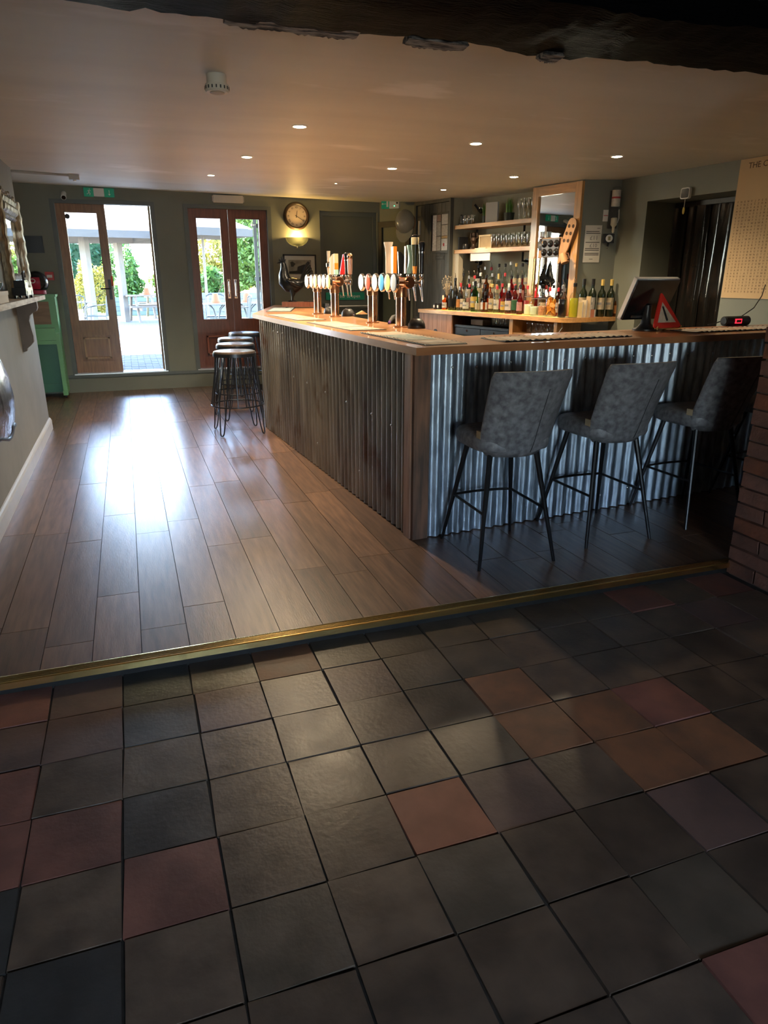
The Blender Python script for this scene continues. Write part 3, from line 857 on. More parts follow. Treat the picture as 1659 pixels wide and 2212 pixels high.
# ------------------------------------------------------------------ bar runners
def runner(c, ang, w, l, label, base, seed, wave=0.0):
    t = thing('bar_runner', label, 'bar mat', (c[0], c[1], zt1), ang, 'printed bar runners along the bar top')
    r = random.Random(seed)
    nx_, ny_ = 8, 44
    def grid(x0, x1, y0, y1, z, nx__, ny__):
        b = MB()
        vt, vb = {}, {}
        for i in range(nx__ + 1):
            for j in range(ny__ + 1):
                x = x0 + (x1 - x0) * i / nx__; y = y0 + (y1 - y0) * j / ny__
                edge = max(0, abs(x) / (w / 2) - 0.55) / 0.45
                h = wave * edge * (0.5 + 0.5 * math.sin(y * 2 * PI / 0.05)) 
                vt[i, j] = b.bm.verts.new((x, y, z + 0.0028 + h)); vb[i, j] = b.bm.verts.new((x, y, z + 0.0002 + h * 0.5))
        for i in range(nx__):
            for j in range(ny__):
                b.bm.faces.new((vt[i, j], vt[i + 1, j], vt[i + 1, j + 1], vt[i, j + 1]))
                b.bm.faces.new((vb[i, j], vb[i, j + 1], vb[i + 1, j + 1], vb[i + 1, j]))
        for j in range(ny__):
            b.bm.faces.new((vt[0, j], vt[0, j + 1], vb[0, j + 1], vb[0, j])); b.bm.faces.new((vt[nx__, j], vb[nx__, j], vb[nx__, j + 1], vt[nx__, j + 1]))
        for i in range(nx__):
            b.bm.faces.new((vt[i, 0], vb[i, 0], vb[i + 1, 0], vt[i + 1, 0])); b.bm.faces.new((vt[i, ny__], vt[i + 1, ny__], vb[i + 1, ny__], vb[i, ny__]))
        return b
    grid(-w / 2, w / 2, -l / 2, l / 2, 0, nx_, ny_).obj('rubber_base', mat('black rubber', (0.02, 0.02, 0.02), 0.6), t)
    grid(-w / 2 + 0.012, w / 2 - 0.012, -l / 2 + 0.012, l / 2 - 0.012, 0.0022, nx_, ny_).obj('printed_face', base[0], t)
    grid(-w / 2 + 0.03, w / 2 - 0.04, -l * 0.20, l * 0.22, 0.0036, nx_, ny_ // 2).obj('printed_panel', base[1], t)
    grid(-w / 2 + 0.05, w / 2 - 0.06, -l * 0.40, -l * 0.27, 0.0036, nx_, 6).obj('printed_panel', base[2], t)
pr_cream = mat('cream print', (0.42, 0.34, 0.26), 0.75, var=0.25, scale=22)
pr_teal = mat('teal print', (0.10, 0.19, 0.19), 0.75, col2=(0.30, 0.30, 0.26), scale=18)
pr_brown = mat('brown print', (0.30, 0.16, 0.09), 0.75, col2=(0.55, 0.44, 0.32), scale=18)
pr_white = mat('pale print', (0.46, 0.43, 0.38), 0.75, var=0.2, scale=18)
sa = math.atan2(side_dir.y, side_dir.x) - PI / 2
fa = math.atan2(front_dir.y, front_dir.x) - PI / 2
runner((1.60, 7.85), math.atan2(2.0, 0.55) - PI / 2, 0.26, 0.95, 'bar runner on the far angled end of the bar, beside the rooster', (pr_teal, pr_white, pr_teal), 1)
runner((1.40, 6.30), sa, 0.25, 1.02, 'bar runner in front of the farther pair of copper beer columns', (pr_cream, pr_brown, pr_teal), 2)
runner((1.475, 5.02), sa, 0.26, 0.98, 'bar runner in front of the nearer pair of copper beer columns', (pr_cream, pr_teal, pr_white), 3)
runner((1.53, 3.86), sa, 0.25, 0.92, 'bar runner with wavy edge at the near corner of the bar', (pr_cream, pr_teal, pr_white), 4, 0.006)
runner((2.36, 3.595), fa, 0.25, 0.90, 'crinkled bar runner on the front slab above the first bar chairs', (pr_cream, pr_brown, pr_white), 5, 0.010)
runner((3.86, 3.765), fa, 0.225, 0.95, 'crinkled bar runner beside the red triangle sign', (pr_white, pr_brown, pr_cream), 6, 0.010)
# ================================================================== upholstered bar chairs
leather = mat('distressed grey leather', (0.190, 0.190, 0.205), 0.46, col2=(0.070, 0.070, 0.078), scale=34, bump=0.14, bscale=90, detail=10, rvar=0.08, lo=0.32, hi=0.72)
legm = mat('black satin steel', (0.016, 0.016, 0.018), 0.34, 0.6)
def make_chair():
    t = thing('bar_chair', 'x', 'chair')
    # seat cushion
    b = MB()
    n = 32
    rg = []
    for z, k in ((0.585, 0.90), (0.592, 0.97), (0.610, 1.0), (0.642, 1.0), (0.660, 0.955), (0.668, 0.86), (0.670, 0.4)):
        ring = []
        for i in range(n):
            a = 2 * PI * i / n
            cx, cy = math.cos(a), math.sin(a)
            e = 0.5
            x = 0.205 * k * math.copysign(abs(cx) ** e, cx)
            y = 0.205 * k * math.copysign(abs(cy) ** e, cy) + 0.005
            ring.append(Vector((x, y, z)))
        rg.append(ring)
    b.rings(rg)
    b.obj('seat', leather, t, ang=60)
    # wrapped backrest shell
    nu, nv = 16, 14
    def pt(u, v, off):
        c = 1.0
        if v < 0.22: c = math.sqrt(max(0.0, 1 - ((0.22 - v) / 0.22) ** 2 * 0.42))
        if v > 0.93: c = math.sqrt(max(0.0, 1 - ((v - 0.93) / 0.07) ** 2 * 0.10))
        w = (0.190 + 0.020 * v) * c
        x = u * w
        lean = 0.180 + 0.170 * v ** 1.15
        y = -lean + 0.070 * u * u * (0.9 + 0.1 * v) + off
        z = 0.562 + 0.437 * v - 0.006 * u * u * v
        return Vector((x, y, z))
    b = MB()
    F, B_ = {}, {}
    for i in range(nu + 1):
        for j in range(nv + 1):
            u, v = -1 + 2 * i / nu, j / nv
            th = 0.019 * min(1.0, 0.35 + 2.2 * min(1 - abs(u), v + 0.15, 1.0 - v + 0.12))
            F[i, j] = b.bm.verts.new(pt(u, v, th)); B_[i, j] = b.bm.verts.new(pt(u, v, -th))
    for i in range(nu):
        for j in range(nv):
            b.bm.faces.new((F[i, j], F[i + 1, j], F[i + 1, j + 1], F[i, j + 1]))
            b.bm.faces.new((B_[i, j], B_[i, j + 1], B_[i + 1, j + 1], B_[i + 1, j]))
    for j in range(nv):
        b.bm.faces.new((F[0, j], F[0, j + 1], B_[0, j + 1], B_[0, j])); b.bm.faces.new((F[nu, j], B_[nu, j], B_[nu, j + 1], F[nu, j + 1]))
    for i in range(nu):
        b.bm.faces.new((F[i, 0], B_[i, 0], B_[i + 1, 0], F[i + 1, 0])); b.bm.faces.new((F[i, nv], F[i + 1, nv], B_[i + 1, nv], B_[i, nv]))
    bk = b.obj('backrest', leather, t, ang=70)
    for uu in (0.34,):
        pts = [pt(uu - 0.03 * k / 9, 0.05 + 0.75 * k / 9, -0.0195) for k in range(10)]
        MB().tube(pts, 0.0018, 5).obj('seam', mat('dark stitching', (0.012, 0.012, 0.013), 0.7), bk)
    # side strap showing pale lining where back meets seat
    MB().box(-0.196, -0.183, -0.150, -0.105, 0.655, 0.690).bevel(0.004, 1).obj('side_tab', mat('pale lining', (0.36, 0.28, 0.18), 0.7), t)
    legs = {}
    for sx in (-1, 1):
        for sy, fy, ty in ((1, 0.245, 0.13), (-1, -0.240, -0.125)):
            top = Vector((sx * 0.125, ty, 0.595)); foot = Vector((sx * 0.214, fy, 0.0))
            MB().cyl(foot, top, 0.0085, 0.0150, 10).obj('leg', legm, t)
            legs[sx, sy] = (foot, top)
    def at(k, z):
        f, tp = legs[k]
        return f + (tp - f) * (z / 0.595)
    for a, c, bow in (((-1, 1), (1, 1), 0.02), ((-1, -1), (1, -1), None), ((-1, -1), (-1, 1), 0), ((1, -1), (1, 1), 0)):
        if bow is None: continue
        p, q = at(a, 0.275), at(c, 0.275)
        mid = (p + q) / 2 + Vector((0, bow, 0))
        MB().tube([p, (p + mid) / 2 + Vector((0, bow * 0.25, 0)), mid, (q + mid) / 2 + Vector((0, bow * 0.25, 0)), q], 0.0075, 8).obj('stretcher', legm, t)
    return t
chair0 = make_chair()
chairs = [((1.75, 3.105), -1.5, 'dark grey leather bar chair nearest the timber corner post'),
          ((2.43, 3.195), 1.0, 'dark grey leather bar chair in the middle, second from the corner post'),
          ((3.155, 3.255), 1.5, 'dark leather bar chair in shade, third from the corner post'),
          ((3.86, 3.315), 3, 'dark bar chair mostly hidden behind the brick pier')]
for i, (p, a, lab) in enumerate(chairs):
    c = chair0 if i == 0 else copy_tree(chair0)
    c.location = (p[0], p[1], 0); c.rotation_euler = (0, 0, R(a)); c['label'] = lab; c['group'] = 'upholstered bar chairs'

# ================================================================== hairpin bar stools
ironm = mat('dark bare iron', (0.05, 0.055, 0.065), 0.36, 0.9)
seatm = mat('worn dark elm seat', (0.10, 0.075, 0.06), 0.35, var=0.4, scale=6, stretch=(6, 1, 1), coat=0.2)
def make_stool():
    t = thing('hairpin_stool', 'x', 'stool')
    MB().lathe([(0.180, 0.726), (0.192, 0.730), (0.195, 0.742), (0.190, 0.756), (0.178, 0.760), (0.05, 0.760)], 32).obj('seat', seatm, t)
    MB().lathe([(0.172, 0.715), (0.196, 0.715), (0.196, 0.742), (0.1975, 0.742), (0.1975, 0.713), (0.172, 0.713)], 32, cap0=False, cap1=False).obj('seat_rim', ironm, t)
    def ring(r, z, rr):
        return MB().tube([(r * math.cos(2 * PI * i / 36), r * math.sin(2 * PI * i / 36), z) for i in range(36)], rr, 7, True)
    ring(0.243, 0.265, 0.0065).obj('foot_ring', ironm, t)
    for k in range(4):
        a = R(45 + 90 * k)
        c, s = math.cos(a), math.sin(a)
        T_ = Vector((-s, c, 0)); O = Vector((c, s, 0))
        def P(rad, w, z): return O * rad + T_ * w + Vector((0, 0, z))
        pts = [P(0.165, -0.075, 0.72), P(0.215, -0.050, 0.40), P(0.262, -0.024, 0.08), P(0.272, -0.020, 0.030), P(0.276, -0.012, 0.010), P(0.277, 0.0, 0.0068),
               P(0.276, 0.012, 0.010), P(0.272, 0.020, 0.030), P(0.262, 0.024, 0.08), P(0.215, 0.050, 0.40), P(0.165, 0.075, 0.72)]
        MB().tube(pts, 0.0062, 7).obj('hairpin_leg', ironm, t)
        for j in (-1, 1):
            aa = a + R(45) + j * R(9)
            MB().cyl((0.165 * math.cos(aa), 0.165 * math.sin(aa), 0.72), (0.242 * math.cos(aa), 0.242 * math.sin(aa), 0.265), 0.005, None, 6).obj('spindle', ironm, t)
    return t
st0 = make_stool()
for i, (x, y, a, lab) in enumerate(((0.897, 6.655, 2, 'round black iron hairpin stool nearest the viewer beside the bar'),
                                    (1.015, 7.42, 9, 'round black iron hairpin stool second along the bar side'),
                                    (1.12, 8.14, 14, 'round black iron hairpin stool third along the bar side'),
                                    (1.345, 8.94, 20, 'round black iron hairpin stool farthest, by the closed garden doors'))):
    c = st0 if i == 0 else copy_tree(st0)
    c.location = (x, y, 0); c.rotation_euler = (0, 0, R(a)); c['label'] = lab; c['group'] = 'hairpin bar stools'

# ================================================================== beer fonts
def lit(name, c, e=0.9):
    return mat('lit badge ' + name, tuple(min(0.9, v) for v in c), 0.35, emit=e, ecol=c)
LENS = dict(white=(1.0, 0.95, 0.86), peach=(1.0, 0.62, 0.42), lime=(0.75, 0.72, 0.25), pink=(1.0, 0.50, 0.42), yellow=(1.0, 0.78, 0.22), red=(0.75, 0.10, 0.06), blue=(0.10, 0.42, 0.85), steel=(0.45, 0.52, 0.60))
hcol = {}
def hm(name, c, r=0.35, metal=0.0):
    return mat('tap handle ' + name, c, r, metal)
white_h, orange_h, black_h = hm('ivory', (0.50, 0.43, 0.34)), hm('orange', (0.85, 0.22, 0.02)), hm('black', (0.012, 0.012, 0.014), 0.2)
teal_h, green_h, cream_h = hm('aqua', (0.32, 0.56, 0.50)), hm('bottle green', (0.030, 0.040, 0.022)), hm('cream', (0.55, 0.47, 0.28))
red_h, rose_h, amber_h = hm('red', (0.60, 0.03, 0.03)), hm('rose copper', (0.75, 0.45, 0.36), 0.3, 0.6), hm('amber', (0.80, 0.30, 0.05))
UX = Vector((0.0377, -0.9993, 0)); NX = Vector((0.9993, 0.0377, 0))
FO = Vector((1.737, 6.78, zt1))
def fpos(Y):    # point on the font line for a world Y
    return FO + UX * ((6.78 - Y) / 0.9993)

def handle(tap, kind, h):
    """tap handle shapes, local z up from the tap collar"""
    def part(nm, b, m): return b.obj(nm, m, tap)
    z = 0.0
    if kind == 'ivory_tee':
        part('handle', MB().lathe([(0.020, 0.0), (0.022, 0.03), (0.022, h * 0.55), (0.026, h * 0.8), (0.035, h * 0.97), (0.035, h), (0.02, h)], 16), white_h)
    elif kind == 'ivory_slim':
        part('handle', MB().lathe([(0.012, 0.0), (0.018, 0.05), (0.014, 0.09), (0.016, h * 0.9), (0.017, h), (0.01, h)], 12), white_h)
        part('handle_knob', MB().lathe([(0.014, 0.055), (0.026, 0.07), (0.026, 0.10), (0.014, 0.115)], 14), chrome)
    elif kind == 'orange_paddle':
        part('handle', MB().box(-0.014, 0.014, -0.024, 0.024, 0.0, h).bevel(0.008, 2), orange_h)
    elif kind == 'black_blade':
        part('handle', MB().prism([(-0.012, 0.0), (0.012, 0.0), (0.036, h * 0.75), (0.0, h), (-0.020, h)], -0.008, 0.008, Matrix.Rotation(R(90), 4, 'X')).bevel(0.003, 1), black_h)
    elif kind == 'aqua_curve':
        rg = []
        for k in range(9):
            v = k / 8
            off = 0.014 * math.sin(v * 2.2 * PI * 0.5) + 0.012 * v
            rg.append([Vector((off + x, y, h * v)) for x, y in ((-0.018, -0.012), (0.018, -0.012), (0.018, 0.012), (-0.018, 0.012))])
        b = MB(); b.rings(rg)
        part('handle', b.bevel(0.003, 1), teal_h)
        part('handle_edge', MB().box(-0.027, -0.020, -0.013, 0.013, 0.0, h * 0.96), white_h)
    elif kind == 'green_tall':
        part('handle', MB().lathe([(0.016, h * 0.20), (0.020, h * 0.5), (0.026, h * 0.8)], 14), green_h)
        part('handle_foot', MB().lathe([(0.013, 0.0), (0.016, h * 0.20)], 14), amber_h)
        part('handle_head', MB().lathe([(0.026, h * 0.8), (0.028, h * 0.97), (0.026, h)], 14), cream_h)
        part('handle_cap', MB().lathe([(0.026, h), (0.024, h + 0.012), (0.010, h + 0.018)], 14), black_h)
    elif kind == 'black_chrome':
        part('handle', MB().lathe([(0.015, 0.0), (0.017, h * 0.62), (0.017, h * 0.64)], 14), black_h)
        part('handle_band', MB().lathe([(0.019, h * 0.64), (0.020, h * 0.70)], 14), chrome)
        part('handle_head', MB().lathe([(0.018, h * 0.70), (0.024, h * 0.93), (0.020, h), (0.01, h + 0.004)], 14), black_h)
    elif kind == 'cream_wide':
        part('handle', MB().prism([(-0.024, 0.0), (0.020, 0.0), (0.022, h * 0.97), (0.004, h), (-0.024, h * 0.8)], -0.010, 0.010, Matrix.Rotation(R(90), 4, 'X')).bevel(0.004, 1), white_h)
    elif kind == 'banded':
        for nm, a, b_, m in (('handle_foot', 0.0, 0.24, teal_h), ('handle_band', 0.24, 0.55, orange_h), ('handle', 0.55, 1.0, cream_h)):
            part(nm, MB().box(-0.019, 0.019, -0.011, 0.011, h * a, h * b_), m)
    elif kind == 'red_wedge':
        part('handle', MB().prism([(-0.024, 0.0), (0.024, 0.0), (0.026, h), (0.010, h)], -0.010, 0.010, Matrix.Rotation(R(90), 4, 'X')).bevel(0.003, 1), red_h)
    elif kind == 'rose_round':
        part('handle', MB().lathe([(0.018, 0.0), (0.021, 0.04), (0.021, h * 0.75)], 16), rose_h)
        part('handle_head', MB().lathe([(0.019, h * 0.75), (0.024, h * 0.80), (0.023, h * 0.93), (0.014, h), (0.004, h + 0.004)], 16), copper)

def beer_font(cols, yends, lenses, taps, label):
    c0 = fpos((cols[0] + cols[1]) / 2)
    t = thing('beer_font', label, 'beer tap', c0, 0, 'copper beer fonts on the bar')
    HZ = 0.302
    def L(v): return Vector(v) - c0
    for y in cols:
        p = L(fpos(y))
        cl = MB().lathe([(0.036, 0.008), (0.036, HZ - 0.02)], 24, c=p).obj('column', copper, t)
        MB().lathe([(0.052, 0.0), (0.052, 0.006), (0.038, 0.012)], 24, c=p).obj('base_flange', copper_dk, cl)
        MB().lathe([(0.036, 0.205), (0.042, 0.207), (0.042, 0.225), (0.040, 0.29), (0.034, 0.30)], 24, c=p).obj('collar', copper_dk, cl)
    a, b_ = L(fpos(yends[0])) + Vector((0, 0, HZ)), L(fpos(yends[1])) + Vector((0, 0, HZ))
    MB().cyl(a, b_, 0.034, None, 24).obj('cross_pipe', copper, t)
    for e, d in ((a, -UX), (b_, UX)):
        MB().cyl(e, e + d * 0.012, 0.041, 0.036, 24).obj('end_cap', copper_dk, t)
    for y, cn in lenses:
        p = L(fpos(y)) + Vector((0, 0, HZ))
        ln = MB().cyl(p - NX * 0.03, p - NX * 0.115, 0.009, None, 10).obj('badge_stem', copper_dk, t)
        q = p - NX * 0.128
        Ml = Matrix.Translation(q) @ (-NX + Vector((0, -0.10, 0))).to_track_quat('Z', 'Y').to_matrix().to_4x4() @ Matrix.Diagonal((0.80, 1.12, 1, 1))
        MB().lathe([(0.050, -0.014), (0.055, -0.008), (0.055, 0.006), (0.050, 0.009)], 24, Ml).obj('badge_rim', chrome, ln)
        MB().lathe([(0.049, 0.0088), (0.046, 0.013), (0.020, 0.017)], 24, Ml).obj('badge_face', lit(cn, LENS[cn], 0.10 if cn in ('steel', 'red', 'blue') else 0.28), ln)
    for y, kind, h in taps:
        p = L(fpos(y)) + Vector((0, 0, HZ))
        tp = MB().cyl(Vector((-0.085, 0, 0)), Vector((0.012, 0, 0)), 0.011, None, 12).obj('tap', chrome, t, p + NX * 0.115)
        MB().lathe([(0.016, -0.03), (0.018, -0.01), (0.018, 0.014), (0.012, 0.022), (0.015, 0.034), (0.015, 0.052), (0.009, 0.060)], 14).obj('tap_body', chrome, tp)
        MB().cyl((0, 0, -0.03), (0.012, 0, -0.125), 0.0105, 0.0055, 10).obj('spout', chrome, tp)
        n0 = set(tp.children)
        handle(tp, kind, h)
        for ch in set(tp.children) - n0:
            ch.location.z += 0.060
    return t
beer_font((6.78, 6.24), (6.90, 6.10),
          [(6.66, 'white'), (6.50, 'peach'), (6.38, 'lime'), (6.24, 'pink'), (6.12, 'steel'), (5.99, 'yellow')][:6],
          [(6.76, 'ivory_slim', 0.21), (6.65, 'cream_wide', 0.18), (6.54, 'banded', 0.18), (6.37, 'red_wedge', 0.17), (6.24, 'black_chrome', 0.175), (6.15, 'rose_round', 0.17)],
          'twin column copper beer font farther along the bar, by the rooster')
beer_font((5.30, 4.74), (5.38, 4.60),
          [(5.18, 'white'), (5.04, 'red'), (4.90, 'white'), (4.77, 'blue'), (4.66, 'yellow'), (4.55, 'steel')],
          [(5.26, 'ivory_tee', 0.225), (5.15, 'orange_paddle', 0.19), (5.03, 'black_blade', 0.15), (4.88, 'aqua_curve', 0.19), (4.77, 'green_tall', 0.235), (4.655, 'black_chrome', 0.20)],
          'twin column copper beer font nearer the bar corner')

# ================================================================== on the bar top
# rooster sculpture on a mahogany plinth
rz = R(-16)
pl = thing('display_plinth', 'low mahogany plinth under the black rooster', 'plinth', (1.94, 8.34, zt1), rz)
MB().box(-0.22, 0.22, -0.09, 0.09, 0.012, 0.066).bevel(0.006, 2).obj('plinth_body', redwood, pl)
for sx in (-1, 1):
    for sy in (-1, 1):
        MB().lathe([(0.014, 0), (0.014, 0.013)], 10, c=(sx * 0.17, sy * 0.06, 0)).obj('foot', black_m, pl)
MB().box(0.03, 0.16, -0.05, 0.02, 0.066, 0.078).bevel(0.003, 1).obj('card_holder', black_m, pl)
rooster_m = mat('blackened bronze', (0.020, 0.022, 0.025), 0.30, 0.7, var=0.4, scale=14, bump=0.35, bscale=30)
ro = thing('rooster_statue', 'blackened bronze rooster statue on the mahogany plinth', 'statue', (1.94 + math.cos(rz) * -0.105, 8.34 + math.sin(rz) * -0.105, zt1 + 0.066), rz)
b = MB()
b.tube([(0.14, 0, 0.235), (0.10, 0, 0.205), (0.04, 0, 0.180), (-0.03, 0, 0.190), (-0.075, 0, 0.235), (-0.085, 0, 0.30), (-0.080, 0, 0.36), (-0.085, 0, 0.41), (-0.100, 0, 0.435), (-0.115, 0, 0.435)],
       [0.025, 0.058, 0.085, 0.088, 0.078, 0.060, 0.042, 0.032, 0.030, 0.012], 14)
b.obj('body', rooster_m, ro, ang=60)
MB().cyl((-0.112, 0, 0.436), (-0.158, 0, 0.425), 0.014, 0.002, 8).obj('beak', rooster_m, ro)
cmb = [(-0.135, 0.450), (-0.128, 0.480), (-0.118, 0.462), (-0.105, 0.500), (-0.095, 0.470), (-0.078, 0.498), (-0.070, 0.462), (-0.055, 0.470), (-0.065, 0.43), (-0.10, 0.43)]
MB().prism(cmb, -0.006, 0.006, Matrix.Rotation(R(90), 4, 'X')).obj('comb', rooster_m, ro)
MB().ball((-0.112, 0, 0.396), 0.010, 0.006, 0.024, 8, 6).obj('wattle', rooster_m, ro)
for k in range(7):
    a = 0.05 + k * 0.22
    pts, rr = [], []
    for q in range(9):
        v = q / 8
        pts.append((0.10 + 0.15 * math.sin(v * 1.9) * (0.75 + 0.07 * k), (k - 3) * 0.012 * v, 0.23 + (0.17 - 0.018 * k) * math.sin(v * 2.6) + 0.02 * (3 - k) * v))
        rr.append(0.004 + 0.012 * math.sin(PI * min(1, v + 0.12)))
    MB().tube(pts, rr, 7).obj('tail_feather', rooster_m, ro)
for s in (-1, 1):
    w = MB()
    w.tube([(-0.05, s * 0.080, 0.245), (0.0, s * 0.092, 0.215), (0.06, s * 0.085, 0.185), (0.12, s * 0.060, 0.165)], [0.018, 0.036, 0.030, 0.006], 10)
    w.obj('wing', rooster_m, ro)
    lg = MB()
    lg.tube([(0.005, s * 0.042, 0.15), (0.012, s * 0.044, 0.09), (0.004, s * 0.045, 0.05), (0.0, s * 0.046, 0.008)], [0.040, 0.026, 0.011, 0.010], 9)
    for an in (-35, 0, 35, 180):
        lg.tube([(0.0, s * 0.046, 0.010), (-0.055 * math.cos(R(an)), s * 0.046 + 0.055 * math.sin(R(an)), 0.006)], [0.009, 0.004], 6)
    lg.obj('leg', rooster_m, ro)

# clear acrylic stand between the fonts
ac = thing('acrylic_stand', 'small clear acrylic stand on the bar between the beer fonts', 'stand', (1.80, 5.58, zt1), R(-8))
MB().box(-0.075, 0.075, -0.05, 0.05, 0.050, 0.054).obj('tray', clear, ac, smooth=False)
for sx in (-1, 1):
    for sy in (-1, 1):
        MB().box(sx * 0.070 - 0.005, sx * 0.070 + 0.005, sy * 0.045 - 0.004, sy * 0.045 + 0.004, 0.0, 0.050).obj('leg', clear, ac, smooth=False)
MB().prism([(-0.05, 0.054), (0.04, 0.054), (0.0, 0.080)], -0.03, 0.03, Matrix.Rotation(R(90), 4, 'X')).obj('card', mat('kraft card', (0.42, 0.26, 0.12), 0.8), ac)

# till screen
ps = thing('till_screen', 'black touch screen till with white rim, turned away, on the front of the bar', 'till', (3.275, 3.955, zt1), R(8))
MB().lathe([(0.085, 0), (0.085, 0.008), (0.060, 0.016), (0.034, 0.045), (0.026, 0.10), (0.026, 0.16)], 24).obj('stand', black_m, ps)
Mt = Matrix.Translation((0.0, -0.005, 0.200)) @ Matrix.Rotation(R(24), 4, 'X')
b = MB().box(-0.19, 0.19, -0.020, 0.012, -0.135, 0.135).bevel(0.010, 2).xf(Mt)
b.obj('screen_housing', blackgloss, ps)
b = MB()
for q in ((-0.196, 0.196, 0.128, 0.142), (-0.196, 0.196, -0.142, -0.128), (-0.196, -0.182, -0.142, 0.142), (0.182, 0.196, -0.142, 0.142)):
    b.box(q[0], q[1], -0.006, 0.022, q[2], q[3])
b.bevel(0.003, 1).xf(Mt).obj('screen_rim', white_m, ps)
MB().box(-0.18, 0.18, 0.010, 0.0135, -0.126, 0.126).xf(Mt).obj('display', mat('till display', (0.05, 0.06, 0.08), 0.2), ps, smooth=False)
MB().box(-0.12, 0.05, -0.028, -0.020, -0.120, -0.105).xf(Mt).obj('port_strip', steel, ps)

# red triangle sign on a little easel
ts = thing('triangle_sign', 'red and white triangular sign with a black bar, propped beside the till', 'sign', (3.352, 3.835, zt1 + 0.004), R(6))
Mg = Matrix.Translation((0, 0, 0.016)) @ Matrix.Rotation(R(-12), 4, 'X') @ Matrix.Rotation(R(90), 4, 'X')
def tri(r, cy): return [(-r * 0.60 - 0.0, cy - r * 0.5 + 0.0), (r * 0.60, cy - r * 0.5), (-r * 0.28, cy + r * 0.95)]
def roundpoly(P, rad, n=4):
    out = []
    m = len(P)
    for i in range(m):
        a, p, c = Vector(P[i - 1]), Vector(P[i]), Vector(P[(i + 1) % m])
        u, v = (a - p).normalized(), (c - p).normalized()
        for k in range(n + 1):
            s = k / n
            q = p + u * rad * (1 - s) ** 2 + v * rad * s ** 2
            out.append((q.x, q.y))
    return out
red_p = mat('traffic red', (0.62, 0.030, 0.020), 0.35)
MB().prism(roundpoly([(-0.130, 0), (0.130, 0), (-0.045, 0.235)], 0.030), -0.004, 0.004, Mg).obj('red_border', red_p, ts)
MB().prism([(-0.088, 0.034), (0.074, 0.034), (-0.040, 0.165)], 0.0042, 0.0056, Mg).obj('white_field', mat('aged white', (0.66, 0.58, 0.44), 0.6, var=0.3, scale=25), ts)
MB().prism(roundpoly([(-0.046, 0.138), (-0.032, 0.140), (0.006, 0.046), (-0.012, 0.042)], 0.009), 0.0058, 0.0066, Mg).obj('black_bar', ink_m, ts)
MB().tube([(-0.11, -0.02, 0.006), (-0.11, -0.024, 0.028), (-0.11, 0.0, 0.012), (0.10, 0.0, 0.012), (0.10, -0.024, 0.028), (0.10, -0.02, 0.006)], 0.004, 6).obj('easel', brass, ts)
MB().tube([(0.0, 0.0, 0.012), (0.0, 0.035, 0.0)], 0.004, 6).obj('easel_leg', brass, ts)

# radio speaker
rsp = thing('radio_speaker', 'black cylindrical radio with glowing red display at the end of the bar', 'speaker', (4.195, 4.10, zt1), R(4))
MB().cyl((-0.115, 0, 0.034), (0.115, 0, 0.034), 0.034, None, 24).bevel(0.006, 2).obj('body', mat('black mesh', (0.014, 0.014, 0.013), 0.7, bump=0.4, bscale=300), rsp)
for s in (-1, 1):
    MB().cyl((s * 0.112, 0, 0.034), (s * 0.121, 0, 0.034), 0.029, 0.026, 20).obj('end_cap', black_m, rsp)
    MB().box(s * 0.06 - 0.012, s * 0.06 + 0.012, -0.02, 0.02, 0.0, 0.006).obj('foot', black_m, rsp)
ds = MB().box(-0.042, 0.020, -0.0385, -0.030, 0.018, 0.050).bevel(0.002, 1).obj('display_frame', mat('red led frame', (0.7, 0.02, 0.04), 0.4, emit=0.8, ecol=(1, 0.03, 0.06)), rsp)
MB().box(-0.034, 0.012, -0.0395, -0.038, 0.025, 0.043).obj('display', mat('dark red display', (0.15, 0.01, 0.01), 0.3), ds, smooth=False)
cab = MB().tube([(4.10, 4.142, zt1 + 0.030), (4.06, 4.145, zt1 + 0.02), (4.02, 4.14, zt1 + 0.012), (3.99, 4.15, zt1 + 0.008)], 0.004, 6)
cab.tube([(4.25, 4.145, zt1 + 0.040), (4.40, 4.15, zt1 + 0.12), (4.62, 4.30, zt1 + 0.20), (4.80, 4.45, zt1 + 0.28)], 0.004, 6)
tag(cab.obj('power_cable', black_m), 'black power cable trailing from the radio speaker', 'cable', None)

# upturned black bowls behind the columns, soda gun
for x, y, lab in ((1.868, 6.82, 'upturned black bowl on the bar beside the farthest beer column'), (1.895, 6.30, 'upturned black bowl on the bar beside the second farthest beer column'), (1.885, 4.62, 'upturned black bowl on the bar beside the nearest beer column')):
    t = thing('black_bowl', lab, 'bowl', (x, y, zt1))
    MB().lathe([(0.060, 0), (0.062, 0.004), (0.058, 0.030), (0.044, 0.056), (0.022, 0.068), (0.006, 0.070)], 20).obj('bowl', black_m, t)
    MB().lathe([(0.020, 0.0685), (0.020, 0.074), (0.016, 0.074)], 14).obj('foot_ring', black_m, t)
sg_ = thing('soda_gun', 'black drinks gun with purple tip lying beside the third beer column', 'drinks gun', (1.900, 5.15, zt1), R(-35))
MB().tube([(0.0, 0.085, 0.050), (0.0, 0.03, 0.046), (0.0, -0.03, 0.030), (0.0, -0.075, 0.016)], [0.014, 0.018, 0.016, 0.011], 10).obj('grip', black_m, sg_)
MB().cyl((0.0, -0.076, 0.016), (0.0, -0.10, 0.010), 0.010, 0.008, 10).obj('tip', mat('purple tip', (0.10, 0.03, 0.25), 0.4), sg_)
MB().cyl((0.0, 0.084, 0.050), (0.0, 0.10, 0.052), 0.012, 0.009, 10).obj('hose_end', chrome, sg_)
MB().box(-0.018, 0.018, 0.01, 0.06, 0.0, 0.034).bevel(0.004, 1).obj('rest', black_m, sg_)
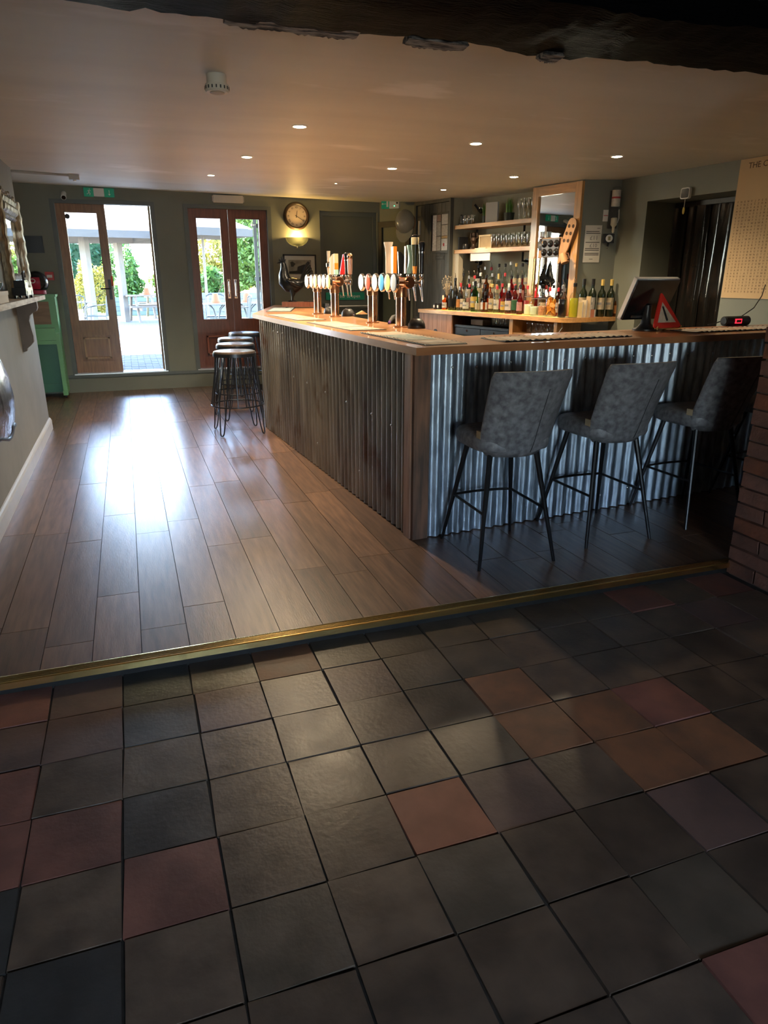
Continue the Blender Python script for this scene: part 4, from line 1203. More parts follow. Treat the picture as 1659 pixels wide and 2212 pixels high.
# ================================================================== ceiling fittings
bez = mat('white bezel', (0.75, 0.73, 0.68), 0.4)
lampm = mat('warm lamp face', (1, 0.9, 0.7), 0.4, emit=30.0, ecol=(1.0, 0.80, 0.50))
def downlight(x, y, label):
    z = ZC if y < 7.0 else ZC + (y - 7.0) / (YB + 0.02 - 7.0) * (0.127 - 0.0158 * x)
    t = thing('downlight', label, 'light', (x, y, z), 0, 'recessed ceiling downlights over the bar')
    MB().lathe([(0.050, -0.0005), (0.050, -0.004), (0.043, -0.007), (0.037, -0.004), (0.037, -0.0005)], 24, cap0=False, cap1=False).obj('bezel', bez, t)
    MB().lathe([(0.036, -0.0008), (0.036, -0.0060), (0.024, -0.0090), (0.004, -0.0100)], 20).obj('lamp_face', lampm, t)
    l = light('downlight_beam', 'SPOT', (0, 0, -0.016), DOWN_W, (1.0, 0.76, 0.48), parent=t, spot_size=R(142), spot_blend=1.0, shadow_soft_size=0.028)
    return t
for x, y, lab in ((1.143, 4.786, 'ceiling downlight nearest the smoke detector'),
                  (1.016, 6.060, 'middle ceiling downlight of the row over the bar side'),
                  (0.877, 7.275, 'ceiling downlight nearest the closed garden doors'),
                  (2.448, 4.941, 'ceiling downlight above the bar, nearest of the middle row'),
                  (2.299, 6.247, 'central ceiling downlight above the beer taps'),
                  (2.143, 7.472, 'farthest ceiling downlight of the middle row, before the clock wall'),
                  (3.737, 5.067, 'ceiling downlight above the till'),
                  (3.556, 6.354, 'ceiling downlight in front of the back bar mirror'),
                  (3.401, 7.614, 'ceiling downlight before the plank door')):
    downlight(x, y, lab)
sd = thing('smoke_detector', 'round white smoke detector on the ceiling near the beam', 'smoke detector', (0.512, 3.78, ZC))
cream_p = mat('ivory plastic', (0.70, 0.62, 0.46), 0.45)
MB().lathe([(0.046, 0), (0.046, -0.040), (0.044, -0.042)], 28).obj('base', cream_p, sd)
MB().lathe([(0.054, -0.042), (0.056, -0.047), (0.056, -0.066), (0.050, -0.074), (0.024, -0.074)], 28).obj('head', cream_p, sd)
for k in range(18):
    a = 2 * PI * k / 18
    MB().box(0.0555, 0.0572, -0.003, 0.003, -0.064, -0.051, M=Matrix.Rotation(a, 4, 'Z')).obj('vent_slot', mat('slot shadow', (0.05, 0.045, 0.04), 0.8), sd, smooth=False)
MB().lathe([(0.034, -0.0742), (0.034, -0.0765), (0.028, -0.078), (0.010, -0.078)], 24).obj('sensor_cap', mat('tan cap', (0.42, 0.35, 0.25), 0.5), sd)
# surface conduit and motion sensor
cz = ZC + 0.012
cn = thing('motion_sensor', 'grey ceiling motion sensor on the end of its surface conduit', 'sensor', (-0.335, 7.83, ZC + 0.0368))
MB().tube([(-0.52, -0.16, -0.022), (-0.04, -0.012, -0.020)], 0.011, 8).obj('conduit', mat('grey conduit', (0.36, 0.36, 0.35), 0.5), cn)
MB().box(-0.045, 0.045, -0.04, 0.04, -0.058, -0.001).bevel(0.006, 1).obj('housing', mat('grey plastic', (0.40, 0.40, 0.39), 0.5), cn)
MB().lathe([(0.016, -0.058), (0.014, -0.068), (0.004, -0.070)], 12).obj('lens', white_m, cn)

# ================================================================== garden wall fittings
def man(M0, m, parent):
    """running figure"""
    b = MB()
    def bar(p, q, w):
        p, q = Vector((*p, 0)), Vector((*q, 0)); d = (q - p).normalized(); n_ = Vector((-d.y, d.x, 0)) * w
        b.rings([[p + n_, p - n_, q - n_, q + n_], [v + Vector((0, 0, 0.0012)) for v in (p + n_, p - n_, q - n_, q + n_)]])
    bar((0, 0.005), (0.008, 0.03), 0.006); bar((0.008, 0.028), (0.026, 0.022), 0.003); bar((0.006, 0.028), (-0.012, 0.020), 0.003)
    bar((0, 0.006), (0.016, -0.008), 0.004); bar((0.016, -0.008), (0.008, -0.026), 0.0035); bar((0, 0.006), (-0.010, -0.012), 0.004); bar((-0.010, -0.012), (-0.026, -0.014), 0.0035)
    b.lathe([(0.006, 0), (0.006, 0.0012)], 10, c=(0.012, 0.040, 0))
    b.xf(M0)
    return b.obj('running_figure', m, parent)
def arrow(M0, m, parent, down=True):
    b = MB()
    b.prism([(-0.003, 0.03), (-0.003, -0.012), (-0.014, -0.012), (0, -0.032), (0.014, -0.012), (0.003, -0.012), (0.003, 0.03)], 0, 0.0012, M0 if down else M0 @ Matrix.Rotation(R(-90), 4, 'Z'))
    return b.obj('arrow', m, parent)
green_s = mat('exit sign green', (0.01, 0.17, 0.10), 0.45, emit=0.05, ecol=(0.02, 0.6, 0.3))
UPX = Matrix.Rotation(R(90), 4, 'X')
ex = thing('exit_sign', 'green and white emergency exit sign with down arrow above the oak doors', 'exit sign', (-0.162, YB, 2.318))
MB().box(-0.170, -0.062, -0.028, -0.002, 0, 0.098).bevel(0.003, 1).obj('figure_panel', green_s, ex)
MB().box(-0.061, 0.056, -0.040, -0.002, 0.004, 0.094).bevel(0.003, 1).obj('lamp_box', white_m, ex)
MB().box(0.057, 0.170, -0.028, -0.002, 0, 0.098).bevel(0.003, 1).obj('arrow_panel', green_s, ex)
man(Matrix.Translation((-0.115, -0.0285, 0.042)) @ UPX, paper_m, ex)
arrow(Matrix.Translation((0.115, -0.0285, 0.048)) @ UPX, paper_m, ex)
eb = thing('emergency_light', 'white bulkhead light above the closed garden doors', 'light', (1.36, YB, 2.300))
MB().box(-0.185, 0.185, -0.062, -0.002, 0, 0.085).bevel(0.010, 2).obj('diffuser', mat('milky diffuser', (0.6, 0.58, 0.53), 0.5), eb)
for s in (-1, 1):
    MB().box(s * 0.190 - 0.010, s * 0.190 + 0.010, -0.05, -0.002, 0.01, 0.075).bevel(0.004, 1).obj('end_clip', mat('grey plastic', (0.4, 0.4, 0.39)), eb)
e2 = thing('exit_sign', 'small green exit sign with left arrow in the far corner', 'exit sign', (3.452, 9.38, 2.262), R(-36))
MB().box(-0.13, -0.02, -0.055, -0.010, 0, 0.115).bevel(0.003, 1).obj('arrow_panel', green_s, e2)
MB().box(-0.019, 0.11, -0.065, 0.0, 0.0, 0.125).bevel(0.004, 1).obj('lamp_box', white_m, e2)
arrow(Matrix.Translation((-0.095, -0.0555, 0.058)) @ UPX, paper_m, e2, False)
MB().box(-0.060, -0.035, -0.057, -0.054, 0.02, 0.10).obj('white_door', paper_m, e2, smooth=False)
MB().ball((0.05, -0.066, 0.03), 0.006, None, None, 8, 6).obj('status_led', mat('green led', (0.1, 0.9, 0.4), 0.3, emit=2.0, ecol=(0.1, 1.0, 0.4)), e2)
MB().box(0.075, 0.10, -0.0655, -0.060, 0.055, 0.075).obj('vent', black_m, e2, smooth=False)
def cctv(loc, rotz, label):
    c = thing('security_camera', label, 'camera', loc, rotz)
    MB().cyl((0, 0, 0), (0, -0.03, 0), 0.028, 0.024, 16).obj('mount', white_m, c)
    bd = MB().cyl((0, -0.03, -0.004), (0.0, -0.12, -0.055), 0.026, 0.030, 16).bevel(0.004, 1).obj('body', white_m, c)
    MB().cyl((0.0, -0.121, -0.0556), (0.0, -0.124, -0.0573), 0.024, None, 14).obj('lens', blackgloss, bd)
cctv((-0.555, YB - 0.001, 2.345), 0, 'white security camera above the oak doors')
cp = thing('fire_call_point', 'red fire alarm call point beside the oak doors', 'alarm', (-0.836, YB, 1.37))
MB().box(-0.048, 0.048, -0.04, -0.002, 0, 0.096).bevel(0.004, 1).obj('box', mat('alarm red', (0.42, 0.025, 0.02), 0.4), cp)
MB().box(-0.030, 0.030, -0.042, -0.0395, 0.030, 0.062).obj('label_plate', paper_m, cp, smooth=False)
wp = thing('wall_panel', 'dark square panel on the wall above the piano', 'panel', (-0.955, YB, 1.68))
MB().box(-0.10, 0.10, -0.022, -0.002, 0, 0.19).bevel(0.004, 1).obj('panel_face', mat('slate blue panel', (0.035, 0.045, 0.055), 0.5), wp)
MB().box(-0.09, 0.09, -0.025, -0.021, 0.01, 0.18).obj('panel_inset', mat('slate inset', (0.025, 0.032, 0.04), 0.4), wp, smooth=False)

# clock
ck = thing('wall_clock', 'round wall clock with dark rim and cream Roman dial', 'clock', (2.243, YB, 2.168))
MB().lathe([(0.130, 0.006), (0.136, 0.030), (0.150, 0.042), (0.166, 0.034), (0.176, 0.012), (0.176, 0.001), (0.10, 0.001)], 48, UPX, cap0=False, cap1=True).obj('rim', mat('dark brown rim', (0.045, 0.028, 0.02), 0.35, var=0.3, scale=8), ck)
dial = MB().lathe([(0.137, 0.002), (0.137, 0.012), (0.02, 0.012)], 48, UPX).obj('dial', mat('cream dial', (0.62, 0.52, 0.40), 0.6, var=0.08, scale=4), ck)
rom = ['XII', 'I', 'II', 'III', 'IIII', 'V', 'VI', 'VII', 'VIII', 'IX', 'X', 'XI']
nb_ = MB()
for k, s in enumerate(rom):
    a = -R(30 * k)
    n0 = len(nb_.bm.verts)
    nb_.bm.from_mesh(glyph_mesh(s, 0.02)); nb_.bm.verts.ensure_lookup_table()
    bmesh.ops.transform(nb_.bm, matrix=Matrix.Rotation(a, 4, 'Z') @ Matrix.Translation((0, 0.096, 0.0122)) @ Matrix.Diagonal((0.030, 0.036, 0.03, 1)), verts=nb_.bm.verts[n0:])
nb_.xf(UPX)
me = bpy.data.meshes.new('numerals'); nb_.bm.to_mesh(me); nb_.bm.free(); me.materials.clear(); me.materials.append(ink_m)
tag(mobj('numerals', me, dial), None, None, None, 'stuff')
for nm, an, ln, w, d in (('hour_hand', -R(10), 0.070, 0.0045, 0.0135), ('minute_hand', -R(120), 0.105, 0.0035, 0.0150)):
    b = MB().prism([(-w, -0.02), (w, -0.02), (w * 0.6, ln), (-w * 0.6, ln)], d, d + 0.0012, Matrix.Identity(4))
    b.xf(UPX @ Matrix.Rotation(an, 4, 'Z')).obj(nm, ink_m, ck)
# plaster uplighter under the clock
ul = thing('wall_uplighter', 'half bowl plaster uplighter glowing below the clock', 'lamp', (2.240, YB, 1.905))
rg = []
for k in range(8):
    v = k / 7
    r_, z = 0.150 * math.cos(v * PI / 2 * 0.97) + 0.002, -0.105 * math.sin(v * PI / 2)
    rg.append([Vector((r_ * math.cos(PI + PI * i / 20), r_ * 0.78 * math.sin(PI + PI * i / 20) - 0.001, z)) for i in range(21)])
b = MB(); b.rings(rg, closed=False)
b2 = b.bm
bmesh.ops.solidify(b2, geom=b2.faces[:], thickness=0.0025)
b.obj('bowl', wall_m, ul)
MB().ball((0, -0.055, -0.035), 0.022, None, 0.03, 10, 8).obj('bulb', mat('warm bulb', (1, 0.8, 0.5), 0.4, emit=12, ecol=(1, 0.62, 0.22)), ul)
light('uplighter_bulb', 'POINT', (0, -0.06, 0.012), 9.0, (1.0, 0.60, 0.18), parent=ul, shadow_soft_size=0.03)
# framed picture
pf = thing('framed_picture', 'black framed monochrome picture in a wide white mount', 'picture', (2.265, YB, 1.37))
b = MB()
for q in ((-0.225, 0.225, 0, 0.018), (-0.225, 0.225, 0.307, 0.325), (-0.225, -0.207, 0, 0.325), (0.207, 0.225, 0, 0.325)):
    b.box(q[0], q[1], -0.022, -0.001, q[2], q[3])
b.bevel(0.002, 1).obj('frame', black_m, pf)
MB().box(-0.207, 0.207, -0.008, -0.002, 0.018, 0.307).obj('mount', paper_m, pf, smooth=False)
ph = MB().box(-0.155, 0.155, -0.0095, -0.0078, 0.07, 0.255).obj('print', mat('sepia print', (0.42, 0.41, 0.38), 0.7, var=0.5, scale=12), pf, smooth=False)
b = MB()
b.prism([(-0.15, 0.08), (0.15, 0.08), (0.15, 0.12), (0.06, 0.13), (-0.02, 0.12), (-0.15, 0.11)], 0.0096, 0.0102, UPX)
b.prism([(-0.04, 0.12), (0.12, 0.12), (0.13, 0.17), (0.06, 0.20), (-0.03, 0.17)], 0.0096, 0.0102, UPX)
b.prism([(-0.12, 0.17), (-0.09, 0.17), (-0.06, 0.205), (-0.10, 0.235), (-0.13, 0.225)], 0.0096, 0.0102, UPX)
tag(b.obj('silhouette', mat('print dark', (0.06, 0.06, 0.06), 0.7), ph, smooth=False), None, None, None, 'stuff')
MB().box(-0.206, 0.206, -0.0115, -0.0105, 0.019, 0.306).obj('pane', clear, pf, smooth=False)
# helmet hung in the corner
hl = thing('sports_helmet', 'grey peaked helmet with cream visor hung in the far corner', 'helmet', (3.50, 9.03, 2.085), R(-35))
Mh = Matrix.Rotation(R(62), 4, 'X')
b = MB()
rg = []
for k in range(12):
    v = k / 11 * 0.62 * PI
    rg.append([Vector((0.125 * math.sin(v) * math.cos(a), 0.150 * math.sin(v) * math.sin(a), 0.135 * math.cos(v))) for a in [2 * PI * i / 24 for i in range(24)]])
rg[0] = [Vector((0.004 * math.cos(2 * PI * i / 24), 0.004 * math.sin(2 * PI * i / 24), 0.135)) for i in range(24)]
b.rings(rg, True, True, False)
b.xf(Mh)
b.obj('shell', mat('glossy grey shell', (0.24, 0.245, 0.215), 0.28, coat=0.3), hl)
b = MB()
rg = []
for s, w in ((0, 0.118), (0.4, 0.114), (0.8, 0.098), (1.0, 0.07)):
    rg.append([Vector((w * math.sin(a), -0.128 - 0.140 * s + 0.075 * (1 - math.cos(a)) + 0.0, -0.030 - 0.012 * s + 0.0)) for a in [R(-75 + 150 * i / 16) for i in range(17)]])
b.rings(rg, closed=False)
bmesh.ops.solidify(b.bm, geom=b.bm.faces[:], thickness=0.005)
b.xf(Mh)
b.obj('visor', mat('cream visor', (0.62, 0.60, 0.45), 0.45), hl)
b = MB()
b.tube([(Mh @ Vector((0.128 * math.cos(a), 0.153 * math.sin(a), -0.046))) for a in [2 * PI * i / 28 for i in range(28)]], 0.005, 6, True)
b.obj('rim_piping', mat('rust piping', (0.20, 0.06, 0.03), 0.5), hl)
MB().cyl((0.02, 0.05, 0.03), (0.04, 0.20, 0.05), 0.008, None, 8).obj('wall_hook', black_m, hl)
# ================================================================== back bar
ZB = 1.024
def bth(name, label, cat, x, y, z, rot=0.0, group=None):
    return thing(name, label, cat, bbp(x, y, z), BBA + rot, group)
def bstr(b, name, m, label, cat, smooth=True):
    return tag(b.xf(BB).obj(name, m, smooth=smooth), label, cat)
wt = [(-0.38, 2.30), (-0.38, -0.12), (-0.372, -0.19), (-0.345, -0.245), (-0.295, -0.275), (0.325, -0.285), (0.318, -0.212), (-0.006, -0.010), (-0.006, 0.708),
      (0.274, 0.708), (0.274, 2.114), (-0.055, 2.112), (-0.055, 2.30)]
b = MB().prism(wt, ZB - 0.042, ZB, BB).bevel(0.006, 2, 60)
tag(b.obj('back_worktop', pine), 'long pine worktop of the back bar carrying the bottles', 'worktop')
yel = mat('yellow bar towel', (0.50, 0.42, 0.06), 0.85, col2=(0.62, 0.60, 0.22), scale=9, stretch=(1, 1, 1), bump=0.2)
grn = mat('green grey bar towel', (0.25, 0.28, 0.18), 0.85, col2=(0.55, 0.48, 0.12), scale=14)
for i, (y0, y1, m) in enumerate(((1.52, 1.92, yel), (1.10, 1.50, grn), (0.64, 1.08, yel), (0.22, 0.62, yel), (-0.14, 0.20, grn))):
    t = bth('bar_towel', ('yellow', 'greenish', 'yellow', 'yellow', 'greenish')[i] + ' bar towel under the bottles, ' + ('leftmost on the back worktop', 'second from the left on the back worktop', 'in the middle of the back worktop', 'below the glass jars', 'below the orange slice jar')[i],
            'bar towel', -0.255, (y0 + y1) / 2, ZB, 0, 'bar towels along the back worktop')
    MB().box(-0.115, 0.10, -(y1 - y0) / 2, (y1 - y0) / 2, 0.0, 0.004).bevel(0.001, 1).obj('towel', m, t)
    for s in (-1, 1):
        MB().box(-0.115, 0.10, s * ((y1 - y0) / 2 - 0.018) - 0.008, s * ((y1 - y0) / 2 - 0.018) + 0.008, 0.004, 0.0048).obj('hem', paper_m, t, smooth=False)
ZT = ZB + 0.0052

# cabinets below
pk = mat('pinkish planed boards', (0.40, 0.20, 0.11), 0.5, var=0.28, scale=4, stretch=(9, 9, 1), bump=0.05, rnd=0.10)
cb1 = bth('back_cabinet', 'plank fronted cabinet at the left end of the back bar', 'cabinet', -0.20, 1.945, 0)
MB().box(-0.145, 0.14, -0.345, 0.345, 0.0, ZB - 0.044).obj('body', darkwood, cb1, smooth=False)
for q in range(7):
    y0 = -0.345 + q * 0.0986
    MB().box(-0.165, -0.146, y0 + 0.002, y0 + 0.0966, 0.02, ZB - 0.046).bevel(0.004, 1).obj('plank', pk, cb1)
MB().lathe([(0.045, 0), (0.045, 0.004)], 18, Matrix.Translation((-0.166, -0.02, 0.755)) @ Matrix.Rotation(R(-90), 4, 'Y')).obj('finger_hole', black_m, cb1)
co = bth('bottle_cooler', 'black glass fronted bottle cooler under the back worktop', 'fridge', -0.15, 1.095, 0)
MB().box(-0.15, 0.14, -0.485, 0.485, 0.02, 0.862).bevel(0.004, 1).obj('body', blackgloss, co)
MB().box(-0.185, -0.152, -0.487, 0.487, 0.846, 0.872).bevel(0.004, 1).obj('top_rail', black_m, co)
for s in (-1, 1):
    d = MB().box(-0.182, -0.152, s * 0.243 - 0.238, s * 0.243 + 0.238, 0.06, 0.838).bevel(0.004, 1).obj('door', black_m, co)
    MB().box(-0.185, -0.181, s * 0.243 - 0.195, s * 0.243 + 0.195, 0.10, 0.765).obj('pane', mat('smoked pane', (0.02, 0.028, 0.03), 0.06), d, smooth=False)
    MB().cyl((-0.182, s * 0.245, 0.812), (-0.188, s * 0.245, 0.812), 0.012, None, 12).obj('lock', chrome, d)
    for k in range(2):
        MB().box(-0.15, 0.1, s * 0.22 - 0.1, s * 0.22 + 0.1, 0.0, 0.02).obj('foot', black_m, co, smooth=False) if k == 0 else None
dv = bth('open_shelf_unit', 'open pine shelf unit under the worktop right of the cooler', 'shelf', -0.16, 0.24, 0)
for nm, q in (('side_panel', (-0.18, 0.14, 0.300, 0.355, 0, ZB - 0.044)), ('side_panel', (-0.18, 0.14, -0.355, -0.315, 0, ZB - 0.044)), ('shelf_board', (-0.17, 0.14, -0.314, 0.299, 0.822, 0.842)), ('back_panel', (0.141, 0.155, -0.355, 0.355, 0.0, ZB - 0.044))):
    MB().box(*q).obj(nm, pine_v, dv, smooth=False)
ts_ = bth('cup_stack', 'brown cardboard cup box on top of the cooler', 'box', -0.14, 1.33, 0.8725)
MB().box(-0.06, 0.06, -0.11, 0.11, 0.0, 0.050).bevel(0.004, 1).obj('carton', mat('brown card', (0.28, 0.16, 0.08), 0.8), ts_)
MB().box(-0.06, 0.06, -0.112, 0.112, 0.0502, 0.062).obj('lid', mat('brown card lid', (0.20, 0.11, 0.06), 0.8), ts_, smooth=False)
ud = bth('wash_unit', 'dark under counter unit beside the open shelves', 'cabinet', -0.13, -0.205, 0)
MB().box(-0.16, 0.12, -0.062, 0.055, 0, 0.86).obj('body', mat('dark steel', (0.05, 0.048, 0.045), 0.4, 0.6), ud, smooth=False)
MB().box(-0.14, 0.10, -0.070, -0.0625, 0.60, 0.82).obj('control_panel', mat('grey panel', (0.12, 0.115, 0.11), 0.4), ud, smooth=False)
cbw = MB()
cbw.tube([bbp(-0.30, -0.14, 0.975), bbp(-0.31, -0.16, 0.93), bbp(-0.32, -0.12, 0.87)], 0.004, 6)
tag(cbw.obj('white_cable', white_m), 'thin white cable dangling under the worktop corner', 'cable')

# glass shapes
ORD = ('first', 'second', 'third', 'fourth', 'fifth', 'sixth', 'seventh', 'eighth')
def tumbler_mesh(h, r0, r1, m, th=0.0025, n=14):
    b = MB()
    b.lathe([(r0 * 0.3, 0.006), (r0 * 0.9, 0.0), (r0, 0.004), (r0 + (r1 - r0) * 0.5, h * 0.55), (r1, h - 0.004), (r1 - 0.001, h)], n, cap1=False)
    return b.mesh('glass', m)
pint = tumbler_mesh(0.150, 0.030, 0.041, tumbler_m)
half = tumbler_mesh(0.105, 0.027, 0.034, tumbler_m)
def stem_mesh(h, r, foot, bowl):
    b = MB()
    b.lathe([(foot, 0), (foot, 0.003), (0.006, 0.010), (0.004, h - bowl), (r * 0.7, h - bowl * 0.75), (r, h - bowl * 0.35), (r * 0.8, h)], 14, cap1=False)
    return b.mesh('stem_glass', tumbler_m)
flute = stem_mesh(0.215, 0.027, 0.032, 0.125)
def put_glass(me, name, label, group, x, y, z, flip=False):
    o = tag(mobj(name, me, None, bbp(x, y, z), random.uniform(0, 6)), label, 'glass', group)
    if flip:
        pass
    return o
for r_ in range(2):
    for k in range(8):
        put_glass(pint, 'pint_glass', 'clear pint glass on the lower pine shelf, %s row, %s from the mirror' % (('front', 'rear')[r_], ORD[k]), 'pint glasses on the lower shelf', 0.05 + 0.10 * r_, 0.79 + k * 0.086, 1.727)
for k in range(4):
    for r_ in range(2):
        put_glass(flute, 'flute_glass', 'tall clear flute on the upper pine shelf, %s row, %s from the mirror' % (('front', 'rear')[r_], ORD[k]), 'flute glasses on the upper shelf', 0.06 + 0.085 * r_, 0.775 + k * 0.072, 2.004)
for k in range(3):
    put_glass(half, 'tumbler_glass', 'small clear tumbler on the upper pine shelf, %s from the figurine' % ORD[2 - k], 'small tumblers on the upper shelf', 0.05, 1.80 + k * 0.075, 2.004)
for k in range(6):
    put_glass(half, 'tumbler_glass', 'small clear glass on top of the bottle cooler, %s from its right end' % ORD[k], 'glasses on the cooler', -0.17, 0.66 + k * 0.078, 0.8725)
for k in range(6):
    put_glass(half, 'tumbler_glass', 'small clear glass in the open pine shelf unit, %s from the right' % ORD[k], 'glasses in the open shelf unit', -0.22, 0.01 + k * 0.080, 0.8425)

# shelves on black pipe brackets
pipe_m = mat('black iron pipe', (0.015, 0.015, 0.015), 0.4, 0.6)
for nm, z0, lab in (('wall_shelf', 1.960, 'upper pine shelf with plants and flutes'), ('wall_shelf', 1.680, 'lower pine shelf with rows of pint glasses')):
    t = bth(nm, lab + ', in the bottle alcove', 'shelf', 0, 0, z0)
    MB().box(-0.002, 0.272, 0.712, 2.085, 0, 0.0435).bevel(0.003, 1).obj('shelf_board', pine, t)
    for yy in (1.05, 1.90):
        MB().tube([(0.275, yy, -0.10), (0.20, yy, -0.10), (0.20, yy, -0.003)], 0.013, 8).obj('pipe_bracket', pipe_m, t)
        MB().cyl((0.278, yy, -0.10), (0.264, yy, -0.10), 0.032, None, 14).obj('pipe_flange', pipe_m, t)
# upper shelf contents
zs1 = 2.0037
pm = mat('grass green leaf', (0.10, 0.26, 0.03), 0.5, rnd=0.0, var=0.4, scale=20)
def grass_pot(y, x, label, sc=1.0):
    t = bth('potted_grass', label, 'plant', x, y, zs1)
    MB().lathe([(0.048 * sc, 0), (0.060 * sc, 0.085), (0.062 * sc, 0.088), (0.055 * sc, 0.088), (0.05 * sc, 0.075)], 18).obj('pot', mat('dark green pot', (0.03, 0.045, 0.035), 0.5), t)
    r = random.Random(int(y * 100))
    b = MB()
    for k in range(70):
        a, rr = r.uniform(0, 2 * PI), 0.04 * math.sqrt(r.random())
        bx, by = rr * math.cos(a), rr * math.sin(a)
        h = r.uniform(0.10, 0.185)
        lx, ly = 0.03 * math.cos(a) * r.random(), 0.03 * math.sin(a) * r.random()
        w = 0.0035
        c, s = math.cos(a + 1.57) * w, math.sin(a + 1.57) * w
        v = [b.bm.verts.new(p) for p in ((bx - c, by - s, 0.07), (bx + c, by + s, 0.07), (bx + lx * 0.4 + c, by + ly * 0.4 + s, 0.075 + h * 0.6), (bx + lx * 0.4 - c, by + ly * 0.4 - s, 0.075 + h * 0.6), (bx + lx, by + ly, 0.075 + h))]
        b.bm.faces.new(v[:4]); b.bm.faces.new((v[3], v[2], v[4]))
    tag(b.obj('blades', pm, t), None, None, None, 'stuff')
grass_pot(1.205, 0.10, 'green artificial grass in a dark pot, right of the bottle on the upper shelf')
grass_pot(1.665, 0.14, 'green artificial grass in a dark pot, left of the tall book on the upper shelf', 0.8)
bkm = thing('menu_book', 'tall pink edged book standing on the upper shelf', 'book', bbp(0.12, 1.53, zs1), BBA + R(12))
MB().box(-0.012, 0.012, -0.085, 0.085, 0, 0.225).bevel(0.002, 1).obj('cover', mat('pale grey cover', (0.42, 0.44, 0.43), 0.6), bkm)
MB().box(-0.011, 0.011, 0.085, 0.090, 0.002, 0.223).obj('spine', mat('dusty pink spine', (0.46, 0.28, 0.22), 0.6), bkm, smooth=False)
jg = bth('glass_jug', 'rounded clear glass jug behind the tumblers on the upper shelf', 'jug', 0.185, 1.80, zs1)
MB().lathe([(0.05, 0), (0.062, 0.02), (0.068, 0.08), (0.045, 0.15), (0.04, 0.19), (0.048, 0.205)], 18, cap1=False).obj('body', clear, jg)
MB().tube([(0, 0.045, 0.18), (0, 0.09, 0.165), (0, 0.095, 0.11), (0, 0.066, 0.07)], 0.006, 7).obj('handle', clear, jg)
fg = bth('small_figurine', 'small grey figurine at the left end of the upper shelf', 'figurine', 0.06, 2.035, zs1)
MB().lathe([(0.030, 0), (0.032, 0.012), (0.018, 0.03), (0.024, 0.06), (0.016, 0.085), (0.020, 0.105), (0.010, 0.125)], 14).obj('body', mat('pewter', (0.16, 0.155, 0.14), 0.4, 0.7), fg)
MB().ball((0, -0.028, 0.09), 0.018, None, None, 10, 8).obj('side_knob', black_m, fg)
gg = bth('bent_pipe', 'bent black pipe end above the upper shelf', 'pipe', 0.20, 1.93, 2.20)
MB().tube([(0.075, 0, -0.03), (0.04, 0, -0.03), (0.02, 0, 0.0), (0.0, 0.03, 0.04)], 0.014, 8).obj('pipe', pipe_m, gg)
MB().cyl((0.078, 0, -0.03), (0.066, 0, -0.03), 0.030, None, 14).obj('pipe_flange', pipe_m, gg)
# lower shelf contents
zs2 = 1.7237
st = bth('bust_figurine', 'dark bronze bust with raised arms on the lower shelf', 'figurine', 0.08, 1.80, zs2)
MB().lathe([(0.042, 0), (0.045, 0.02), (0.026, 0.04), (0.022, 0.06), (0.045, 0.10), (0.040, 0.13), (0.016, 0.145), (0.024, 0.165), (0.020, 0.185), (0.006, 0.195)], 16).obj('body', mat('dark bronze', (0.085, 0.055, 0.04), 0.4, 0.6), st)
for s in (-1, 1):
    MB().tube([(0, s * 0.030, 0.12), (0, s * 0.065, 0.13), (0, s * 0.06, 0.185)], 0.010, 7).obj('arm', MATS['dark bronze'], st)
bx = bth('wooden_box', 'pale wooden frame box on the lower shelf', 'box', 0.12, 1.565, zs2)
MB().box(-0.05, 0.06, -0.12, 0.12, 0, 0.155).bevel(0.003, 1).obj('body', mat('pale ply', (0.42, 0.31, 0.17), 0.6, var=0.2, scale=8), bx)
for q in ((-0.12, 0.12, 0, 0.018), (-0.12, 0.12, 0.137, 0.155), (-0.12, -0.10, 0.018, 0.137), (0.10, 0.12, 0.018, 0.137)):
    MB().box(-0.058, -0.050, q[0], q[1], q[2], q[3]).obj('frame_strip', mat('ply edge', (0.58, 0.47, 0.30), 0.6), bx, smooth=False)
MB().box(-0.012, 0.012, -0.10, 0.10, 0.0, 0.010).obj('pen_base', cream_p, bth('pen_tray', 'cream pen tray in front of the wooden box on the lower shelf', 'tray', 0.03, 1.60, zs2), smooth=False)
sp_ = bth('slate_board', 'upright dark slate at the left end of the lower shelf', 'slate', 0.10, 2.04, zs2)
MB().box(-0.07, 0.07, -0.012, 0.012, 0, 0.150).bevel(0.002, 1).obj('slate', mat('slate', (0.035, 0.037, 0.038), 0.6), sp_)
MB().box(-0.05, 0.05, -0.02, 0.02, 0, 0.012).obj('slate_foot', black_m, sp_, smooth=False)
dk = bth('round_tin', 'low dark round tin on the lower shelf', 'tin', 0.06, 1.925, zs2)
MB().lathe([(0.042, 0), (0.044, 0.005), (0.044, 0.06), (0.040, 0.066), (0.01, 0.07)], 18).obj('body', mat('dark tin', (0.04, 0.038, 0.036), 0.35, 0.6), dk)
MB().lathe([(0.010, 0.07), (0.012, 0.08), (0.004, 0.085)], 10).obj('lid_knob', black_m, dk)
